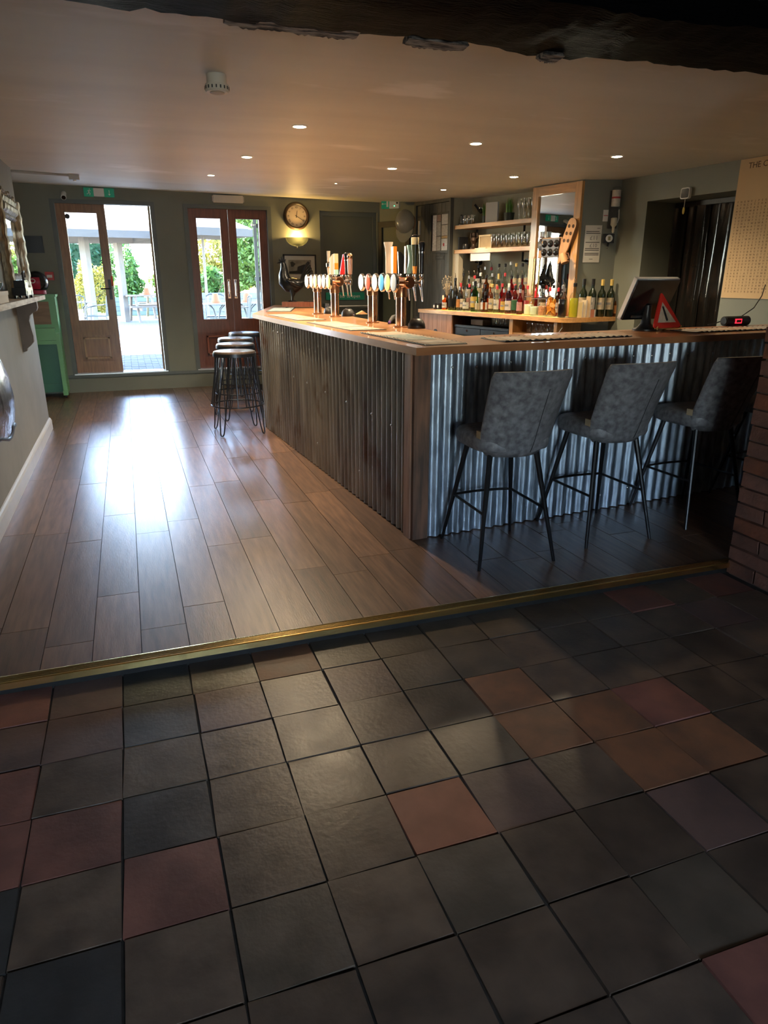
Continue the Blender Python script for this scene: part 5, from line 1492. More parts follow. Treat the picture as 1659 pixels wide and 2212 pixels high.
# card and posts below the lower shelf
crd = bth('blank_card', 'blank white card hanging under the lower shelf', 'card', 0.012, 1.585, 1.59)
MB().box(-0.002, 0.002, -0.185, 0.175, 0, 0.0895).obj('card', paper_m, crd, smooth=False)
MB().box(-0.0025, 0.004, 0.176, 0.186, 0, 0.0895).obj('card_edge', mat('grey edge', (0.4, 0.4, 0.38), 0.7), crd, smooth=False)
cpst = bth('shelf_post', 'cream painted upright under the left end of the lower shelf', 'post', 0.025, 2.05, ZB)
MB().box(-0.02, 0.05, -0.055, 0.055, 0.0, 0.655).bevel(0.003, 1).obj('post', mat('cream gloss', (0.50, 0.45, 0.33), 0.5), cpst)
MB().box(-0.024, 0.05, -0.058, 0.058, 0.0, 0.03).obj('post_foot', MATS['cream gloss'], cpst, smooth=False)

# stepped riser for the rear bottles
rsr = bth('bottle_riser', 'stepped dark wooden riser under the rear bottles', 'riser', 0, 0, ZB)
MB().box(-0.10, 0.040, 0.735, 1.93, 0.0, 0.095).obj('lower_step', darkwood, rsr, smooth=False)
MB().box(0.0405, 0.26, 0.735, 1.93, 0.0, 0.215).obj('upper_step', darkwood, rsr, smooth=False)

# ------------------------------------------------------------------ bottles
GL = {
    'clear': glass('bottle clear', (0.86, 0.88, 0.84), 0.1), 'green': glass('bottle green', (0.08, 0.42, 0.06), 0.1), 'amber': glass('bottle amber', (0.62, 0.26, 0.06), 0.1),
    'black': mat('bottle black', (0.010, 0.010, 0.009), 0.10), 'olive': mat('bottle dark olive', (0.012, 0.018, 0.008), 0.10), 'red': glass('bottle red', (0.62, 0.06, 0.08), 0.1),
    'pink': glass('bottle pink', (0.88, 0.45, 0.44), 0.1), 'blue': glass('bottle blue', (0.15, 0.30, 0.75), 0.1), 'yellow': glass('bottle yellow', (0.85, 0.75, 0.18), 0.1),
    'brown': mat('bottle brown', (0.04, 0.016, 0.008), 0.12), 'brass': copper,
}
LBc = {'white': (0.72, 0.69, 0.62), 'cream': (0.66, 0.56, 0.38), 'yellow': (0.70, 0.50, 0.12), 'orange': (0.62, 0.27, 0.08), 'black': (0.02, 0.02, 0.02), 'green': (0.05, 0.16, 0.07), 'red': (0.50, 0.05, 0.05), 'pink': (0.60, 0.30, 0.28), 'blue': (0.06, 0.12, 0.40)}
def lbm(c): return mat('label ' + c, LBc[c], 0.6, var=0.22, scale=45)
CPc = {'black': black_m, 'red': mat('cap red', (0.45, 0.03, 0.04), 0.4), 'gold': mat('cap gold', (0.70, 0.48, 0.16), 0.3, 0.8), 'white': white_m, 'silver': steel, 'cork': mat('cork', (0.45, 0.27, 0.13), 0.8), 'yellow': mat('cap yellow', (0.62, 0.46, 0.14), 0.4)}
PROF = {   # radius factor, height factor
    'wine': [(0.9, 0.0), (1, 0.015), (1, 0.60), (0.86, 0.67), (0.42, 0.75), (0.38, 0.80), (0.38, 0.985), (0.30, 1.0)],
    'spirit': [(0.9, 0.0), (1, 0.015), (1, 0.62), (0.80, 0.70), (0.42, 0.76), (0.36, 0.82), (0.36, 0.99), (0.28, 1.0)],
    'squat': [(0.92, 0.0), (1, 0.02), (1, 0.58), (0.90, 0.66), (0.36, 0.72), (0.30, 0.78), (0.30, 0.99), (0.25, 1.0)],
    'slim': [(0.9, 0.0), (1, 0.012), (1, 0.50), (0.70, 0.66), (0.40, 0.80), (0.36, 0.98), (0.28, 1.0)],
    'bell': [(0.85, 0.0), (1, 0.02), (0.92, 0.3), (1.0, 0.5), (0.7, 0.66), (0.36, 0.76), (0.34, 0.98), (0.28, 1.0)],
}
def bottle(kind, x, y, z, h, r, g, lab=None, cap='black', pour=False, label='', square=False, liquid=None, group=None, lz=(0.14, 0.50), neck=None):
    t = bth('bottle', label, 'bottle', x, y, z, 0, group)
    n = 16
    M_ = None
    b = MB()
    prof = [(a * r, c * h) for a, c in PROF[kind]]
    if square:
        rg = []
        for rad, zz in prof:
            e = 0.55 if rad > r * 0.6 else 1.0
            rg.append([Vector((rad * math.copysign(abs(math.cos(2 * PI * i / n)) ** e, math.cos(2 * PI * i / n)), rad * math.copysign(abs(math.sin(2 * PI * i / n)) ** e, math.sin(2 * PI * i / n)), zz)) for i in range(n)])
        b.rings(rg)
    else:
        b.lathe(prof, n)
    b.obj('bottle_glass', GL[g], t, ang=50)
    rn = prof[-2][0]
    if pour:
        MB().lathe([(rn * 1.15, h - 0.028), (rn * 1.2, h + 0.004), (rn * 0.7, h + 0.010)], 10).obj('pourer_collar', CPc[cap], t)
        MB().tube([(0, 0, h + 0.008), (0, 0, h + 0.035), (0.0, 0.012, h + 0.060)], 0.0042, 6).obj('pourer', chrome, t)
    else:
        hc = 0.055 if kind == 'wine' else 0.032
        MB().lathe([(rn * 1.10, h - hc), (rn * 1.14, h + 0.002), (rn * 0.9, h + 0.005)], 12).obj('cap', CPc[cap], t)
    if lab:
        k = 1.0 if not square else 0.98
        lm_ = lbm(lab)
        rg = []
        for zz in (h * lz[0], h * lz[1]):
            ring = []
            for i in range(11):
                a = PI - R(80) + R(160) * i / 10
                if square:
                    e = 0.55
                    q = Vector((r * 1.015 * math.copysign(abs(math.cos(a)) ** e, math.cos(a)), r * 1.015 * math.copysign(abs(math.sin(a)) ** e, math.sin(a)), zz))
                else:
                    q = Vector((r * 1.012 * math.cos(a), r * 1.012 * math.sin(a), zz))
                ring.append(q)
            rg.append(ring)
        bl = MB(); bl.rings(rg, closed=False)
        bmesh.ops.solidify(bl.bm, geom=bl.bm.faces[:], thickness=0.0006)
        bl.xf(Matrix.Rotation(R(12), 4, 'Z'))
        lo_ = bl.obj('label', lm_, t)
        if lab in ('white', 'cream', 'yellow') and r > 0.03:
            bl = MB()
            rg = []
            for zz in (h * (lz[0] * 0.6 + lz[1] * 0.4), h * (lz[0] * 0.4 + lz[1] * 0.6)):
                rg.append([Vector((r * 1.022 * math.cos(PI - R(40) + R(80) * i / 6), r * 1.022 * math.sin(PI - R(40) + R(80) * i / 6), zz)) for i in range(7)])
            if not square:
                bl.rings(rg, closed=False); bl.xf(Matrix.Rotation(R(12), 4, 'Z')); bl.obj('print_band', greyink, lo_)
            else: bl.bm.free()
    if liquid:
        MB().lathe([(r * 0.90, 0.008), (r * 0.93, 0.02), (r * 0.93, h * 0.58), (r * 0.5, h * 0.585)], 16).obj('liquid', liquid, t)
    return t
FX = -0.29
F = [  # y, height, radius, kind, glass, label, cap, pourer, square, description
    (1.855, 0.17, 0.036, 'squat', 'amber', 'white', 'black', True, False, 'short amber bottle with white label at the left end of the front row'),
    (1.725, 0.27, 0.036, 'spirit', 'black', 'black', 'silver', True, False, 'near black bottle with silver pourer second in the front row'),
    (1.645, 0.36, 0.036, 'wine', 'black', None, 'black', True, False, 'tall black bottle standing above the front row near the left end'),
    (1.572, 0.26, 0.036, 'spirit', 'black', 'orange', 'silver', True, False, 'dark bottle with orange label in the front row'),
    (1.497, 0.27, 0.034, 'spirit', 'clear', 'cream', 'black', False, False, 'clear bottle with cream label just right of the dark bottles'),
    (1.418, 0.20, 0.042, 'squat', 'clear', 'white', 'silver', False, False, 'squat clear bottle left of the green bottle'),
    (1.278, 0.33, 0.042, 'wine', 'green', 'yellow', 'black', False, False, 'bright green bottle with yellow label'),
    (1.195, 0.195, 0.036, 'squat', 'clear', 'cream', 'silver', False, True, 'clear flat bottle with pale label right of the green bottle'),
    (1.088, 0.215, 0.046, 'squat', 'amber', 'white', 'black', False, True, 'square whisky bottle with white label in the front row'),
    (0.972, 0.30, 0.037, 'spirit', 'clear', 'cream', 'gold', False, False, 'clear bottle with tall cream label and gold cap'),
    (0.878, 0.28, 0.034, 'spirit', 'clear', 'white', 'red', False, False, 'clear bottle with white label and red cap'),
    (0.775, 0.25, 0.036, 'slim', 'clear', 'yellow', 'silver', False, False, 'slim clear bottle with yellow green label'),
    (0.675, 0.27, 0.038, 'spirit', 'pink', 'white', 'silver', False, False, 'pink gin bottle with white label'),
    (0.582, 0.29, 0.036, 'spirit', 'clear', 'green', 'black', False, False, 'clear bottle with dark green label right of the pink gin'),
    (0.510, 0.25, 0.034, 'bell', 'red', 'pink', 'silver', False, False, 'curvy rosy red bottle at the right of the front row'),
]
for y, h, r, k, g, lb, cp_, pr_, sq, d in F:
    bottle(k, FX + random.uniform(-0.012, 0.012), y, ZT, h, r, g, lb, cp_, pr_, d, sq)
# second row between
F2 = [(1.79, 0.29, 'spirit', 'black', None, 'black', 'slender black bottle in the second row behind the short amber one'), (1.685, 0.31, 'wine', 'brown', 'white', 'red', 'brown bottle with white label and red cap in the second row'),
      (1.53, 0.30, 'spirit', 'clear', 'pink', 'red', 'clear bottle with pink label in the second row'), (1.455, 0.32, 'slim', 'clear', 'cream', 'white', 'slim pale bottle in the second row behind the squat clear one'),
      (1.35, 0.31, 'spirit', 'clear', 'cream', 'silver', 'clear cream labelled bottle in the second row left of the green bottle'), (1.235, 0.30, 'spirit', 'amber', 'black', 'black', 'amber bottle with black label in the second row right of the green bottle'),
      (1.145, 0.31, 'squat', 'amber', 'orange', 'gold', 'amber bottle with orange label behind the square whisky'), (1.03, 0.30, 'bell', 'clear', 'cream', 'cork', 'bell shaped clear bottle with cork in the second row'),
      (0.925, 0.31, 'spirit', 'red', 'red', 'red', 'ruby bottle with red label in the second row'), (0.825, 0.31, 'spirit', 'blue', 'blue', 'white', 'blue bottle in the second row'),
      (0.725, 0.30, 'spirit', 'red', 'white', 'red', 'crimson bottle with white label in the second row behind the pink gin'), (0.63, 0.30, 'spirit', 'clear', 'yellow', 'black', 'clear bottle with gold label in the second row')]
for y, h, k, g, lb, cp_, d in F2:
    bottle(k, -0.175 + random.uniform(-0.008, 0.008), y, ZB, h, 0.034, g, lb, cp_, random.random() < 0.35, d)
F3 = [(1.83, 'clear', 'cream', 'black'), (1.72, 'black', 'white', 'silver'), (1.61, 'clear', 'red', 'red'), (1.50, 'clear', 'cream', 'white'), (1.39, 'amber', 'black', 'black'), (1.28, 'clear', 'white', 'silver'),
      (1.17, 'clear', 'cream', 'gold'), (1.06, 'clear', 'red', 'red'), (0.95, 'red', 'red', 'black'), (0.85, 'clear', 'white', 'black'), (0.772, 'red', 'pink', 'black')]
cn3 = ('first', 'second', 'third', 'fourth', 'fifth', 'sixth', 'seventh', 'eighth', 'ninth', 'tenth', 'eleventh')
for i, (y, g, lb, cp_) in enumerate(F3):
    bottle(random.choice(('spirit', 'wine', 'squat')), -0.035, y, ZB + 0.096, random.uniform(0.29, 0.33), 0.035, g, lb, cp_, random.random() < 0.5,
           '%s bottle on the lower riser step, %s from the left' % ({'clear': 'clear', 'black': 'black', 'amber': 'amber', 'red': 'red'}[g], cn3[i]))
F4 = [(1.77, 'black', 'white', 'black'), (1.64, 'clear', 'white', 'silver'), (1.52, 'clear', 'cream', 'red'), (1.38, 'clear', None, 'black'), (1.27, 'clear', None, 'black'), (1.17, 'clear', None, 'silver'), (1.08, 'clear', 'cream', 'yellow'), (0.975, 'clear', 'cream', 'black'), (0.88, 'clear', 'cream', 'black'), (0.80, 'black', 'red', 'black')]
for i, (y, g, lb, cp_) in enumerate(F4):
    bottle('spirit', 0.14, y, ZB + 0.216, (0.30, 0.28, 0.27, 0.31, 0.31, 0.33, 0.31, 0.31, 0.32, 0.24)[i], 0.036, g, lb, cp_, i in (0, 1, 2, 8),
           '%s bottle at the back of the alcove, %s from the left' % ('dark' if g == 'black' else 'clear', cn3[i]))
# dried flowers in a brass tin
df = bth('dried_flowers', 'pale dried flowers in a copper tin at the left of the bottles', 'flowers', -0.20, 1.945, ZB + 0.0)
MB().box(-0.035, 0.035, -0.04, 0.04, 0, 0.17).bevel(0.003, 1).obj('tin', copper_dk, df)
b = MB(); r = random.Random(4)
for k in range(60):
    a, e = r.uniform(0, 2 * PI), r.uniform(0.01, 0.06)
    z = r.uniform(0.24, 0.40)
    b.tube([(0, 0, 0.15), (e * math.cos(a), e * math.sin(a), z)], [0.0009, 0.0006], 4)
    b.ball((e * math.cos(a), e * math.sin(a), z), 0.005, None, 0.008, 5, 4)
tag(b.obj('blooms', mat('straw blooms', (0.42, 0.34, 0.22), 0.8), df), None, None, None, 'stuff')
# two little black mugs
for i, y in enumerate((2.135, 2.055)):
    t = bth('espresso_mug', 'little black mug on the worktop below the plank door, ' + ('left of two' if i == 0 else 'right of two'), 'mug', -0.22, y, ZB)
    MB().lathe([(0.026, 0), (0.030, 0.004), (0.032, 0.072), (0.029, 0.072), (0.026, 0.010)], 16).obj('cup', black_m, t)
    MB().tube([(0, 0.031, 0.055), (0, 0.052, 0.050), (0, 0.052, 0.028), (0, 0.030, 0.020)], 0.005, 6).obj('handle', black_m, t)
    MB().box(-0.0335, -0.0315, -0.014, 0.014, 0.02, 0.05).obj('print', paper_m, t, smooth=False)
# glass jars
def jar(y, x, h, r, label, fill=None, fm=None):
    t = bth('glass_jar', label, 'jar', x, y, ZT)
    MB().lathe([(r * 0.92, 0), (r, 0.008), (r, h * 0.74), (r * 0.86, h * 0.84), (r * 0.84, h * 0.90)], 18).obj('jar_glass', clear, t)
    MB().lathe([(r * 0.90, h * 0.90), (r * 0.92, h * 0.92), (r * 0.92, h * 0.98), (r * 0.6, h)], 18).obj('lid', clear, t)
    MB().tube([(r * 0.89 * math.cos(2 * PI * i / 20), r * 0.89 * math.sin(2 * PI * i / 20), h * 0.895) for i in range(20)], 0.002, 5, True).obj('clip_wire', steel, t)
    if fill == 'slices':
        rr = random.Random(8)
        sl = MB().lathe([(0.026, 0), (0.026, 0.005)], 14).mesh('fruit_slice', mat('orange flesh', (0.75, 0.25, 0.02), 0.5, emit=0.0, var=0.35, scale=60))
        rd = MB().lathe([(0.0262, -0.0004), (0.0275, -0.0004), (0.0275, 0.0054), (0.0262, 0.0054)], 14, cap0=False, cap1=False).mesh('rind', mat('orange rind', (0.80, 0.36, 0.04), 0.5))
        for k in range(12):
            a = k * 2.4
            o = mobj('fruit_slice', sl, t, (0.030 * math.cos(a), 0.030 * math.sin(a), 0.030 + k * 0.0115))
            o.rotation_euler = (R(90 + rr.uniform(-35, 35)), R(rr.uniform(-30, 30)), a + R(90))
            q = mobj('rind', rd, o)
    elif fill:
        MB().lathe([(r * 0.88, 0.008), (r * 0.9, 0.014), (r * 0.9, h * fill), (r * 0.4, h * fill + 0.004)], 16).obj('contents', fm, t)
    return t
jar(0.385, -0.27, 0.205, 0.052, 'pale glass jar, first right of the front row of bottles', 0.5, mat('pale syrup', (0.62, 0.62, 0.42), 0.3))
jar(0.275, -0.29, 0.185, 0.048, 'pale glass jar with clear lid between two others', 0.45, mat('pale green fill', (0.50, 0.55, 0.38), 0.3))
jar(0.168, -0.28, 0.185, 0.048, 'glass jar half full of dried peel, left of the orange slices', 0.5, mat('peel', (0.55, 0.24, 0.10), 0.8, var=0.5, scale=50, bump=0.5))
jar(0.035, -0.29, 0.225, 0.064, 'large glass jar packed with orange slices', 'slices')
bottle('spirit', -0.30, -0.125, ZB, 0.30, 0.040, 'clear', None, 'silver', True, 'clear pourer bottle filled with black liquid', False, mat('black liquid', (0.010, 0.008, 0.012), 0.1))
bottle('spirit', -0.235, -0.215, ZB, 0.32, 0.044, 'clear', None, 'black', True, 'pourer bottle of yellow green oil beside the black liquid one', False, mat('yellow liquid', (0.48, 0.44, 0.03), 0.15))
# rear bottles before the mirror
for i, (y, g, lb, cp_, h, d) in enumerate(((0.30, 'clear', 'cream', 'silver', 0.26, 'clear bottle before the left half of the mirror, behind the pale jars'), (0.21, 'clear', 'red', 'red', 0.27, 'clear bottle with red label before the mirror'),
                                       (0.09, 'red', 'white', 'red', 0.27, 'red bottle with white label before the mirror, behind the orange slices'), (0.55, 'clear', 'red', 'red', 0.29, 'clear bottle with red label beside the mirror frame'),
                                       (0.005, 'brown', 'red', 'silver', 0.27, 'brown bottle with red label at the right side of the mirror'))):
    bottle('spirit', -0.15, y, ZB, h, 0.033, g, lb, cp_, i in (1, 2, 4), d)
# menus stacked on edge
for i, (x, y, h, w, c, d) in enumerate(((-0.12, -0.20, 0.145, 0.014, (0.42, 0.33, 0.16), 'olive yellow slim box standing beside the oil bottle'), (-0.075, -0.205, 0.165, 0.016, (0.50, 0.42, 0.28), 'cream menu booklet standing on edge right of the oil bottle'),
                                    (-0.03, -0.215, 0.20, 0.014, (0.46, 0.34, 0.20), 'tall tan booklet standing before the wine bottles'), (0.015, -0.235, 0.075, 0.014, (0.34, 0.13, 0.07), 'low rust coloured box before the wine bottles'))):
    t = bth('menu_booklet', d, 'booklet', x, y, ZB, R(25))
    MB().box(-w, w, -0.022, 0.022, 0, h).bevel(0.0015, 1).obj('cover', mat('booklet %d' % i, c, 0.6), t)
    MB().box(-w * 0.9, w * 0.9, -0.0235, -0.0221, 0.003, h - 0.003).obj('pages', paper_m, t, smooth=False)
# wine bottles at the right end
for x, y, h, g, lb, cp_, d in ((0.005, -0.100, 0.36, 'olive', 'cream', 'black', 'dark green wine bottle nearest the mirror frame'), (0.084, -0.148, 0.36, 'olive', 'white', 'black', 'dark wine bottle with white label, second from the mirror frame'),
                               (0.166, -0.196, 0.355, 'olive', 'cream', 'yellow', 'dark wine bottle with cream label and gold capsule'), (0.247, -0.240, 0.355, 'olive', 'cream', 'yellow', 'dark wine bottle with yellow capsule at the right end')):
    bottle('wine', x, y, ZB, h, 0.040, g, lb, cp_, False, d, lz=(0.20, 0.52))
bottle('slim', 0.318, -0.262, ZB, 0.22, 0.026, 'amber', 'orange', 'yellow', False, 'small amber bottle with orange label beside the till')

# ------------------------------------------------------------------ mirror and its ornaments
mr_ = bth('pine_mirror', 'tall pine framed mirror on the chimney breast behind the bar', 'mirror', -0.002, 0.335, ZB + 0.001)
HM = 2.288 - ZB
for nm, q in (('frame_stile', (-0.34, -0.255, 0, HM)), ('frame_stile', (0.265, 0.35, 0, HM)), ('frame_rail', (-0.254, 0.264, HM - 0.09, HM)), ('frame_rail', (-0.254, 0.264, 0, 0.08))):
    MB().box(-0.034, -0.001, q[0], q[1], q[2], q[3]).bevel(0.004, 1).obj(nm, pine_v if nm == 'frame_stile' else pine, mr_)
MB().box(-0.014, -0.002, -0.256, 0.266, 0.06, HM - 0.07).obj('mirror_glass', mirror_m, mr_, smooth=False)
# wooden paddle with six holes
pad_m = mat('beech board', (0.46, 0.24, 0.10), 0.5, var=0.2, scale=8, stretch=(6, 6, 1))
pb = bth('wooden_paddle', 'beech paddle board with six holes hung across the mirror', 'board', -0.062, 0.12, 1.74)
Mp = Matrix.Rotation(R(23), 4, 'X')      # lean to the right in the wall plane
MY = Matrix.Rotation(R(-90), 4, 'Y') @ Matrix.Rotation(R(-90), 4, 'Z')
out = []
for i in range(13): out.append((0.058 * math.cos(PI * i / 12), 0.175 + 0.058 * math.sin(PI * i / 12)))
out += [(-0.058, -0.05), (-0.045, -0.11), (-0.018, -0.16), (-0.018, -0.20), (0.0, -0.225), (0.018, -0.20), (0.018, -0.16), (0.05, -0.10), (0.058, -0.05)]
# local: u across, v up -> (x=-n, y=-u, z=v)
def uv(u, v, n_): 
    return Mp @ Vector((-n_, -u, v))
b = MB()
b.rings([[uv(u, v, 0.0) for u, v in out], [uv(u, v, 0.014) for u, v in out]])
bd = b.obj('board', pad_m, pb)
for k in range(6):
    u, v = (-0.026 if k % 2 else 0.026), 0.165 - (k // 2) * 0.072 - (0.018 if k % 2 else 0)
    b = MB()
    c = uv(u, v, 0.0141)
    b.cyl(c, c + Vector((-0.0008, 0, 0)), 0.0175, None, 16).obj('hole', mat('hole shadow', (0.05, 0.025, 0.012), 0.8), bd)
    rim = MB().tube([uv(u + 0.0185 * math.cos(2 * PI * i / 16), v + 0.0185 * math.sin(2 * PI * i / 16), 0.0148) for i in range(16)], 0.0016, 5, True).obj('hole_rim', pad_m, bd)
# wooden bracket with a dark tray
wr = bth('pod_rack', 'wooden rack holding a dark tray of round pods, left of the paddle', 'rack', -0.038, 0.365, 1.60)
MB().box(-0.022, -0.001, -0.175, 0.155, 0.0, 0.19).bevel(0.003, 1).obj('backboard', pad_m, wr)
tr_ = MB().box(-0.045, -0.022, -0.160, 0.085, 0.005, 0.180).bevel(0.006, 1).obj('tray', mat('dark tray', (0.035, 0.014, 0.009), 0.3), wr)
for i in range(3):
    for j in range(2):
        MB().ball((-0.047, 0.048 - i * 0.088, 0.048 + j * 0.082), 0.018, 0.036, 0.036, 14, 8).obj('pod', blackgloss, tr_)
MB().ball((-0.052, 0.062, 0.145), 0.014, None, None, 10, 8).obj('button', CPc['cork'], tr_)
MB().lathe([(0.042, 0), (0.042, 0.006), (0.036, 0.008)], 20, Matrix.Translation((-0.022, 0.125, 0.125)) @ Matrix.Rotation(R(-90), 4, 'Y') @ Matrix.Diagonal((1.35, 1, 1, 1))).obj('oval_badge', mat('dark badge', (0.02, 0.015, 0.018), 0.35), wr)
MB().lathe([(0.034, 0.0082), (0.034, 0.0092)], 20, Matrix.Translation((-0.022, 0.125, 0.125)) @ Matrix.Rotation(R(-90), 4, 'Y') @ Matrix.Diagonal((0.35, 0.8, 1, 1))).obj('badge_print', greyink, wr)
# hanging wooden mug
mg = bth('wooden_mug', 'wooden mug hanging upside down below the paddle', 'mug', -0.125, 0.075, 1.585)
Mm = Matrix.Rotation(R(155), 4, 'X')
MB().lathe([(0.036, -0.045), (0.038, -0.04), (0.040, 0.05), (0.036, 0.05), (0.033, -0.03)], 18, Mm).obj('cup', pad_m, mg)
b = MB().tube([Mm @ Vector(p) for p in ((0, 0.038, 0.035), (0, 0.068, 0.03), (0, 0.068, -0.02), (0, 0.038, -0.028))], 0.006, 7).obj('handle', redwood, mg)
MB().cyl((0.058, 0.02, 0.02), (-0.01, 0.02, 0.03), 0.005, None, 8).obj('peg', redwood, mg)
# copper hanging rod left of the mirror
rd = bth('brass_rod', 'bright brass rod hanging before the left side of the mirror', 'rod', -0.055, 0.585, 1.20)
MB().cyl((0, 0, 0), (0, -0.01, 0.40), 0.010, None, 10).obj('rod', brass, rd)
MB().box(-0.012, 0.020, -0.022, 0.012, 0.395, 0.41).obj('rod_bracket', pad_m, rd)
bar_k = bth('steel_shaker', 'small steel cup standing on the pod rack', 'cup', -0.067, 0.475, 1.7905)
MB().lathe([(0.022, 0), (0.026, 0.06), (0.028, 0.06), (0.028, 0.065), (0.01, 0.065)], 14).obj('cup', steel, bar_k)
MB().lathe([(0.023, 0.0), (0.0245, 0.012), (0.0265, 0.012), (0.025, 0.0)], 14, cap0=False, cap1=False).obj('cup_ring', chrome, bar_k)

# ------------------------------------------------------------------ return wall: price list and optics
RA = math.atan2(-0.122, 0.342)          # wall runs this way
def rth(name, label, cat, s, z, off=0.0, group=None):
    """s metres along the return wall from the mirror corner"""
    p = Vector((4.321, 6.323, 0)) + Vector((math.cos(RA), math.sin(RA), 0)) * s + Vector((math.sin(RA), -math.cos(RA), 0)) * off
    return thing(name, label, cat, (p.x, p.y, z), RA, group)
pp = rth('price_list', 'white printed price list taped to the grey wall by the mirror', 'notice', 0.125, 1.545, 0.001)
MB().box(-0.082, 0.082, -0.002, 0, 0, 0.345).obj('sheet', mat('sheet paper', (0.55, 0.54, 0.48), 0.8), pp, smooth=False)
rows = []
for z, w in ((0.315, 0.03), (0.285, 0.13), (0.268, 0.14), (0.185, 0.14), (0.128, 0.14), (0.112, 0.14), (0.082, 0.14), (0.068, 0.14), (0.028, 0.035)):
    x0 = -0.07 if w > 0.1 else (0.035 if z > 0.3 else -0.02)
    MB().box(x0, x0 + w, -0.0028, -0.0019, z, z + (0.0055 if w > 0.1 else 0.004)).obj('printed_line', ink_m, pp, smooth=False)
tag(text_obj('lettering', [('£11', 0, 0, 0.055), ('£10', 0, -0.068, 0.050)], greyink, pp, Matrix.Translation((0.01, -0.0026, 0.210)) @ UPX, 0.003), None, None, None, 'stuff')
op = rth('spirit_optic', 'inverted spirit bottle in a clear wall optic above the price list', 'optic', 0.30, 1.90, 0.0)
MB().box(-0.045, 0.045, -0.016, -0.002, -0.04, 0.30).obj('back_plate', mat('dark plate', (0.05, 0.045, 0.035), 0.5), op, smooth=False)
MB().lathe([(0.030, 0.33), (0.038, 0.325), (0.040, 0.15), (0.034, 0.12), (0.015, 0.09), (0.014, 0.05)], 18, c=(0, -0.06, 0)).obj('bottle_glass', clear, op)
MB().lathe([(0.0408, 0.155), (0.0408, 0.30)], 18, c=(0, -0.06, 0), cap0=False, cap1=False).obj('label', lbm('white'), op)
MB().lathe([(0.0414, 0.225), (0.0414, 0.240)], 18, c=(0, -0.06, 0), cap0=False, cap1=False).obj('label_print', CPc['red'], op)
MB().lathe([(0.020, 0.055), (0.030, 0.05), (0.030, -0.01), (0.014, -0.03), (0.012, -0.075), (0.006, -0.085)], 16, c=(0, -0.06, 0)).obj('measure', mat('milky optic', (0.62, 0.58, 0.44), 0.3), op)
MB().tube([(0.042, -0.05, 0.13), (0.048, -0.05, 0.05), (0.036, -0.05, 0.01), (0.01, -0.05, -0.005)], 0.005, 6).obj('clip', white_m, op)
cdw = rth('price_card', 'small white card behind the wall optic', 'card', 0.235, 1.925, 0.001)
MB().box(-0.030, 0.022, -0.003, 0, 0, 0.105).obj('card', paper_m, cdw, smooth=False)
MB().box(-0.024, 0.016, -0.0035, -0.0028, 0.05, 0.056).obj('printed_line', CPc['red'], cdw, smooth=False)
o2 = rth('black_optic', 'black wall optic with round white badge below the inverted bottle', 'optic', 0.272, 1.675, 0.0)
MB().box(-0.05, 0.05, -0.05, -0.002, 0.05, 0.135).bevel(0.006, 1).obj('housing', black_m, o2)
MB().lathe([(0.034, 0), (0.034, 0.004), (0.030, 0.005)], 22, Matrix.Translation((0, -0.050, 0.092)) @ UPX).obj('badge', white_m, o2)
MB().box(-0.012, 0.012, -0.0562, -0.0548, 0.075, 0.110).obj('badge_print', mat('badge olive', (0.25, 0.22, 0.12), 0.6), o2, smooth=False)
MB().cyl((0, -0.03, 0.05), (-0.004, -0.032, 0.0), 0.012, 0.007, 10).obj('nozzle', black_m, o2)
MB().ball((-0.004, -0.034, 0.012), 0.009, None, None, 8, 6).obj('nozzle_tip', chrome, o2)

# ------------------------------------------------------------------ right wall: poster, sensor
WA = math.atan2(4.884 - 6.201, 4.789 - 4.663)
def wth(name, label, cat, x, y, z, off=0.002):
    n_ = Vector((-0.99545, -0.0952, 0))
    return thing(name, label, cat, (x + n_.x * off, y + n_.y * off, z), WA)
po = wth('word_search_poster', 'big buff poster printed with a grid of letters at the right edge', 'poster', 4.790, 4.872, 1.238, 0.004)
po.rotation_euler = (0, 0, math.atan2(2.50 - 4.882, 4.99 - 4.789))
PWd, PHt = 0.75, 1.058
MB().box(0, PWd, -0.004, 0.0, 0, PHt).obj('sheet', mat('buff card', (0.56, 0.40, 0.22), 0.75, var=0.06, scale=3), po, smooth=False)
rl = random.Random(21)
rowsL = ['BVEKVLSTAPKDGHMM', 'PWDLPAIRJZGECZNU', 'LDNHEYDERTHEQUAR', 'SUABNDEDLAREERLI']
items = []
for r_ in range(30):
    for c in range(22):
        ch = rl.choice('ABCDEFGHIJKLMNOPRSTUVWXYZEETTAA')
        items.append((ch, 0.032 + c * 0.0322, 0.735 - r_ * 0.0238, 0.021))
tag(text_obj('letter_grid', items, mat('brown ink', (0.09, 0.055, 0.03), 0.8), po, Matrix.Translation((0, -0.0045, 0)) @ UPX, 0.01), None, None, None, 'stuff')
tag(text_obj('title', [('THE COCK', 0.235, 0.985, 0.062)], mat('brown ink', (0.09, 0.055, 0.03)), po, Matrix.Translation((0, -0.0045, 0)) @ UPX, 0.006), None, None, None, 'stuff')
sq = wth('door_sensor', 'rounded square black sensor with white rim above the strip curtain', 'sensor', 4.741, 5.385, 2.10, 0.001)
MB().prism(roundpoly([(-0.048, -0.045), (0.048, -0.045), (0.048, 0.045), (-0.048, 0.045)], 0.02), 0, 0.028, UPX).obj('rim', white_m, sq)
MB().prism(roundpoly([(-0.040, -0.037), (0.040, -0.037), (0.040, 0.037), (-0.040, 0.037)], 0.016), 0.0282, 0.032, UPX).obj('face', blackgloss, sq)
MB().cyl((0.0, -0.014, -0.045), (-0.004, -0.014, -0.115), 0.002, None, 6).obj('cord', white_m, sq)
